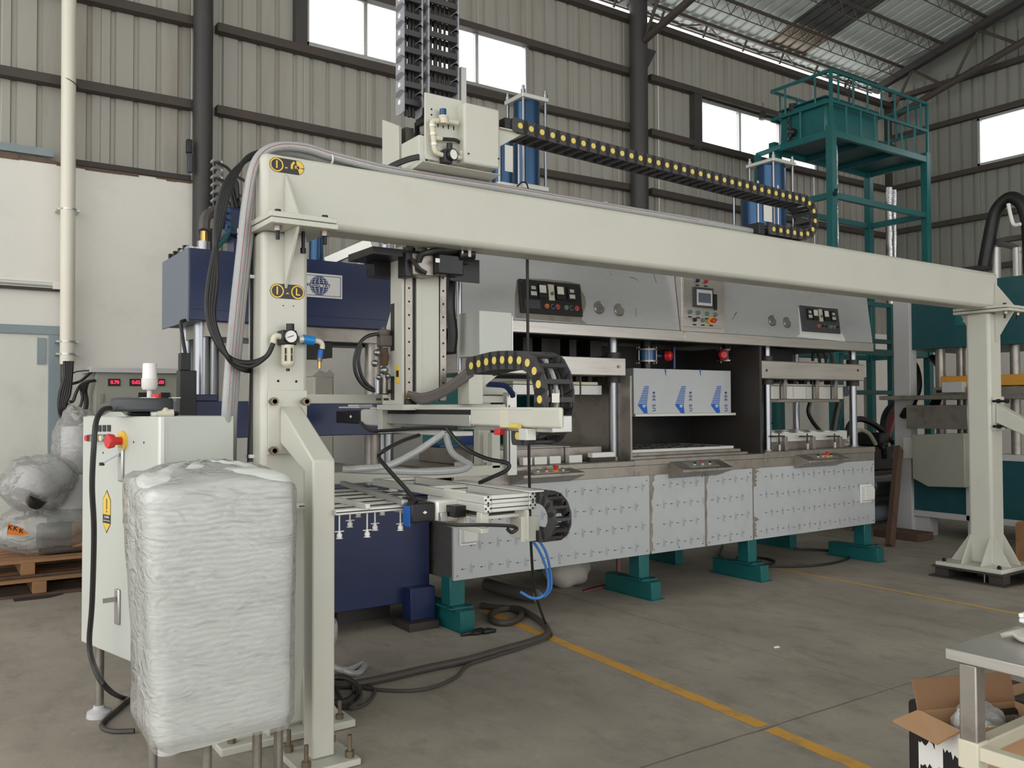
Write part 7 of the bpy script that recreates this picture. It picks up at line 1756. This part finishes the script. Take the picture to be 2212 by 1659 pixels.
# cardboard box
cbx = thing('open_cardboard_box', 'open cardboard box with black and white print standing by the table leg', 'box', tuple(flo(2040, 1659)))
bo = at(1985, 1620, y=1.62)
kz1 = .52; A_ = at(1983, 1535, z=kz1); B_ = at(2075, 1580, z=kz1); D_ = at(2140, 1495, z=kz1)
ux = (B_-A_); ux.z = 0; blen = ux.length; ux.normalize(); uy_ = Vector((-ux.y, ux.x, 0)); uy_ = uy_ if uy_.x > 0 else -uy_
# near-left face runs A->B, the box extends away along uy_
bw, bd = blen, (D_-A_).length
BM = Matrix(((ux.x, uy_.x, 0, A_.x), (ux.y, uy_.y, 0, A_.y), (0, 0, 1, 0), (0, 0, 0, 1)))
fb = fz(A_.x)
def bxp(nm, m, q, parent=None): return MB().box(*q, BM).build(nm, m, parent or cbx)
fr_ = bxp('side_front', M['plasticw'], (0, bw, 0, .006, fb, kz1)); bxp('side_back', M['card'], (0, bw, bd-.006, bd, fb, kz1)); bxp('side_left', M['card'], (0, .006, .006, bd-.006, fb, kz1)); bxp('side_right', M['card'], (bw-.006, bw, .006, bd-.006, fb, kz1)); bxp('bottom', M['card'], (.006, bw-.006, .006, bd-.006, fb, fb+.006))
rb2 = random.Random(4)
for (x0, x1, z0, z1) in ((.0, .4, .42, .51), (.05, .55, .30, .38), (.6, 1.0, .36, .45), (.2, .8, .05, .2), (.0, .25, .1, .28)):
    n = 9; x0, x1 = x0*bw, x1*bw; poly = [(x0+(x1-x0)*i/n, z0+rb2.uniform(0, .025)) for i in range(n+1)]+[(x1-(x1-x0)*i/n, z1-rb2.uniform(0, .03)) for i in range(n+1)]
    MB().prism(poly, 'y', -.0015, 0, BM).build('box_print', M['cardprint'], fr_, smooth=False)
MB().prism([(.1, .2), (.16, .24), (.2, .2), (.18, .12), (.11, .1)], 'y', -.0025, -.001, BM).build('box_print', M['card'], fr_, smooth=False)
def flap(p0, p1, p2, p3, m=M['card']):
    b = MB(); q = [BM @ Vector(p) for p in (p0, p1, p2, p3)]; n = (q[1]-q[0]).cross(q[3]-q[0]).normalized()*.003
    b.add([v-n for v in q]+[v+n for v in q], [(0,1,2,3), (7,6,5,4), (0,4,5,1), (1,5,6,2), (2,6,7,3), (3,7,4,0)]); return b.build('flap', m, cbx)
flap((0, 0, kz1), (bw, 0, kz1), (bw-.01, -.075, kz1-.035), (-.012, -.085, kz1-.03))
flap((0, 0, kz1), (0, bd, kz1), (-.03, bd+.01, kz1+.085), (-.02, -.005, kz1+.095), M['cardin'])
flap((0, bd, kz1), (bw*.7, bd, kz1), (bw*.75, bd+.08, kz1-.02), (.03, bd+.07, kz1-.01), M['cardprint'])
bgp = thing('plastic_parts_bag', 'clear plastic bag of white parts inside the open cardboard box', 'bag', tuple(BM @ Vector((.15, .2, kz1-.1))))
MB().sphere(BM @ Vector((bw*.45, bd*.42, kz1-.03)), .075, 22, 14, (1.1, 1.0, .9), lambda d: 1+.08*math.sin(9*d.x+4*d.z)+.06*math.sin(13*d.y+5*d.x)).build('bag_film', M['film_b'], bgp)
for k in range(7): MB().sphere(BM @ Vector((bw*.45+rb2.uniform(-.04, .04), bd*.42+rb2.uniform(-.04, .04), kz1-.03+rb2.uniform(-.04, .03))), .028, 10, 7, (1, 1, .8)).build('white_part', M['plasticw'], bgp)
MB().cyl(BM @ Vector((bw*.8, bd*.35, kz1-.1)), BM @ Vector((bw*.85, bd*.4, kz1-.01)), .022, 14).build('white_part', M['plasticw'], bgp)
kb = thing('wrapped_black_carton', 'black carton with yellow Karel print wrapped in clear film under the table', 'carton', tuple(flo(2170, 1640)))
K0 = at(2112, 1556, z=.5); K1 = at(2212, 1528, z=.5); kd = K1-K0; kd.z = 0; kd.normalize(); kn = Vector((-kd.y, kd.x, 0)); kn = kn if kn.y > 0 else -kn
KM = Matrix(((kd.x, kn.x, 0, K0.x), (kd.y, kn.y, 0, K0.y), (0, 0, 1, 0), (0, 0, 0, 1)))
kbo = MB().box(-.02, .5, .0, .24, fz(2.8), .5, KM).build('carton_body', M['sticker'], kb, .012)
MB().box(-.023, .503, .08, .15, .498, .503, KM).build('carton_tape', M['card'], kb, .001)
LM = KM @ Matrix.Translation((.05, -.0015, .462)) @ Matrix.Rotation(PI/2, 4, 'X')
lettering('carton_text', 'K', .04, LM, M['yellow'], kbo, True, 1.0, 'LEFT'); lettering('carton_text', 'Karel Fu', .038, LM @ Matrix.Translation((.045, 0, 0)), M['yellow'], kbo, True, 1.0, 'LEFT')
MB().sphere(KM @ Vector((.24, .12, .26)), .3, 30, 20, (1.0, .58, .95), lambda d: (max(abs(d.x), abs(d.y), abs(d.z))**-.75)*.86*(1+.02*math.sin(15*d.x+9*d.z))).build('film', film_mat('thin_film', (230, 228, 220), .16, 20), kb)
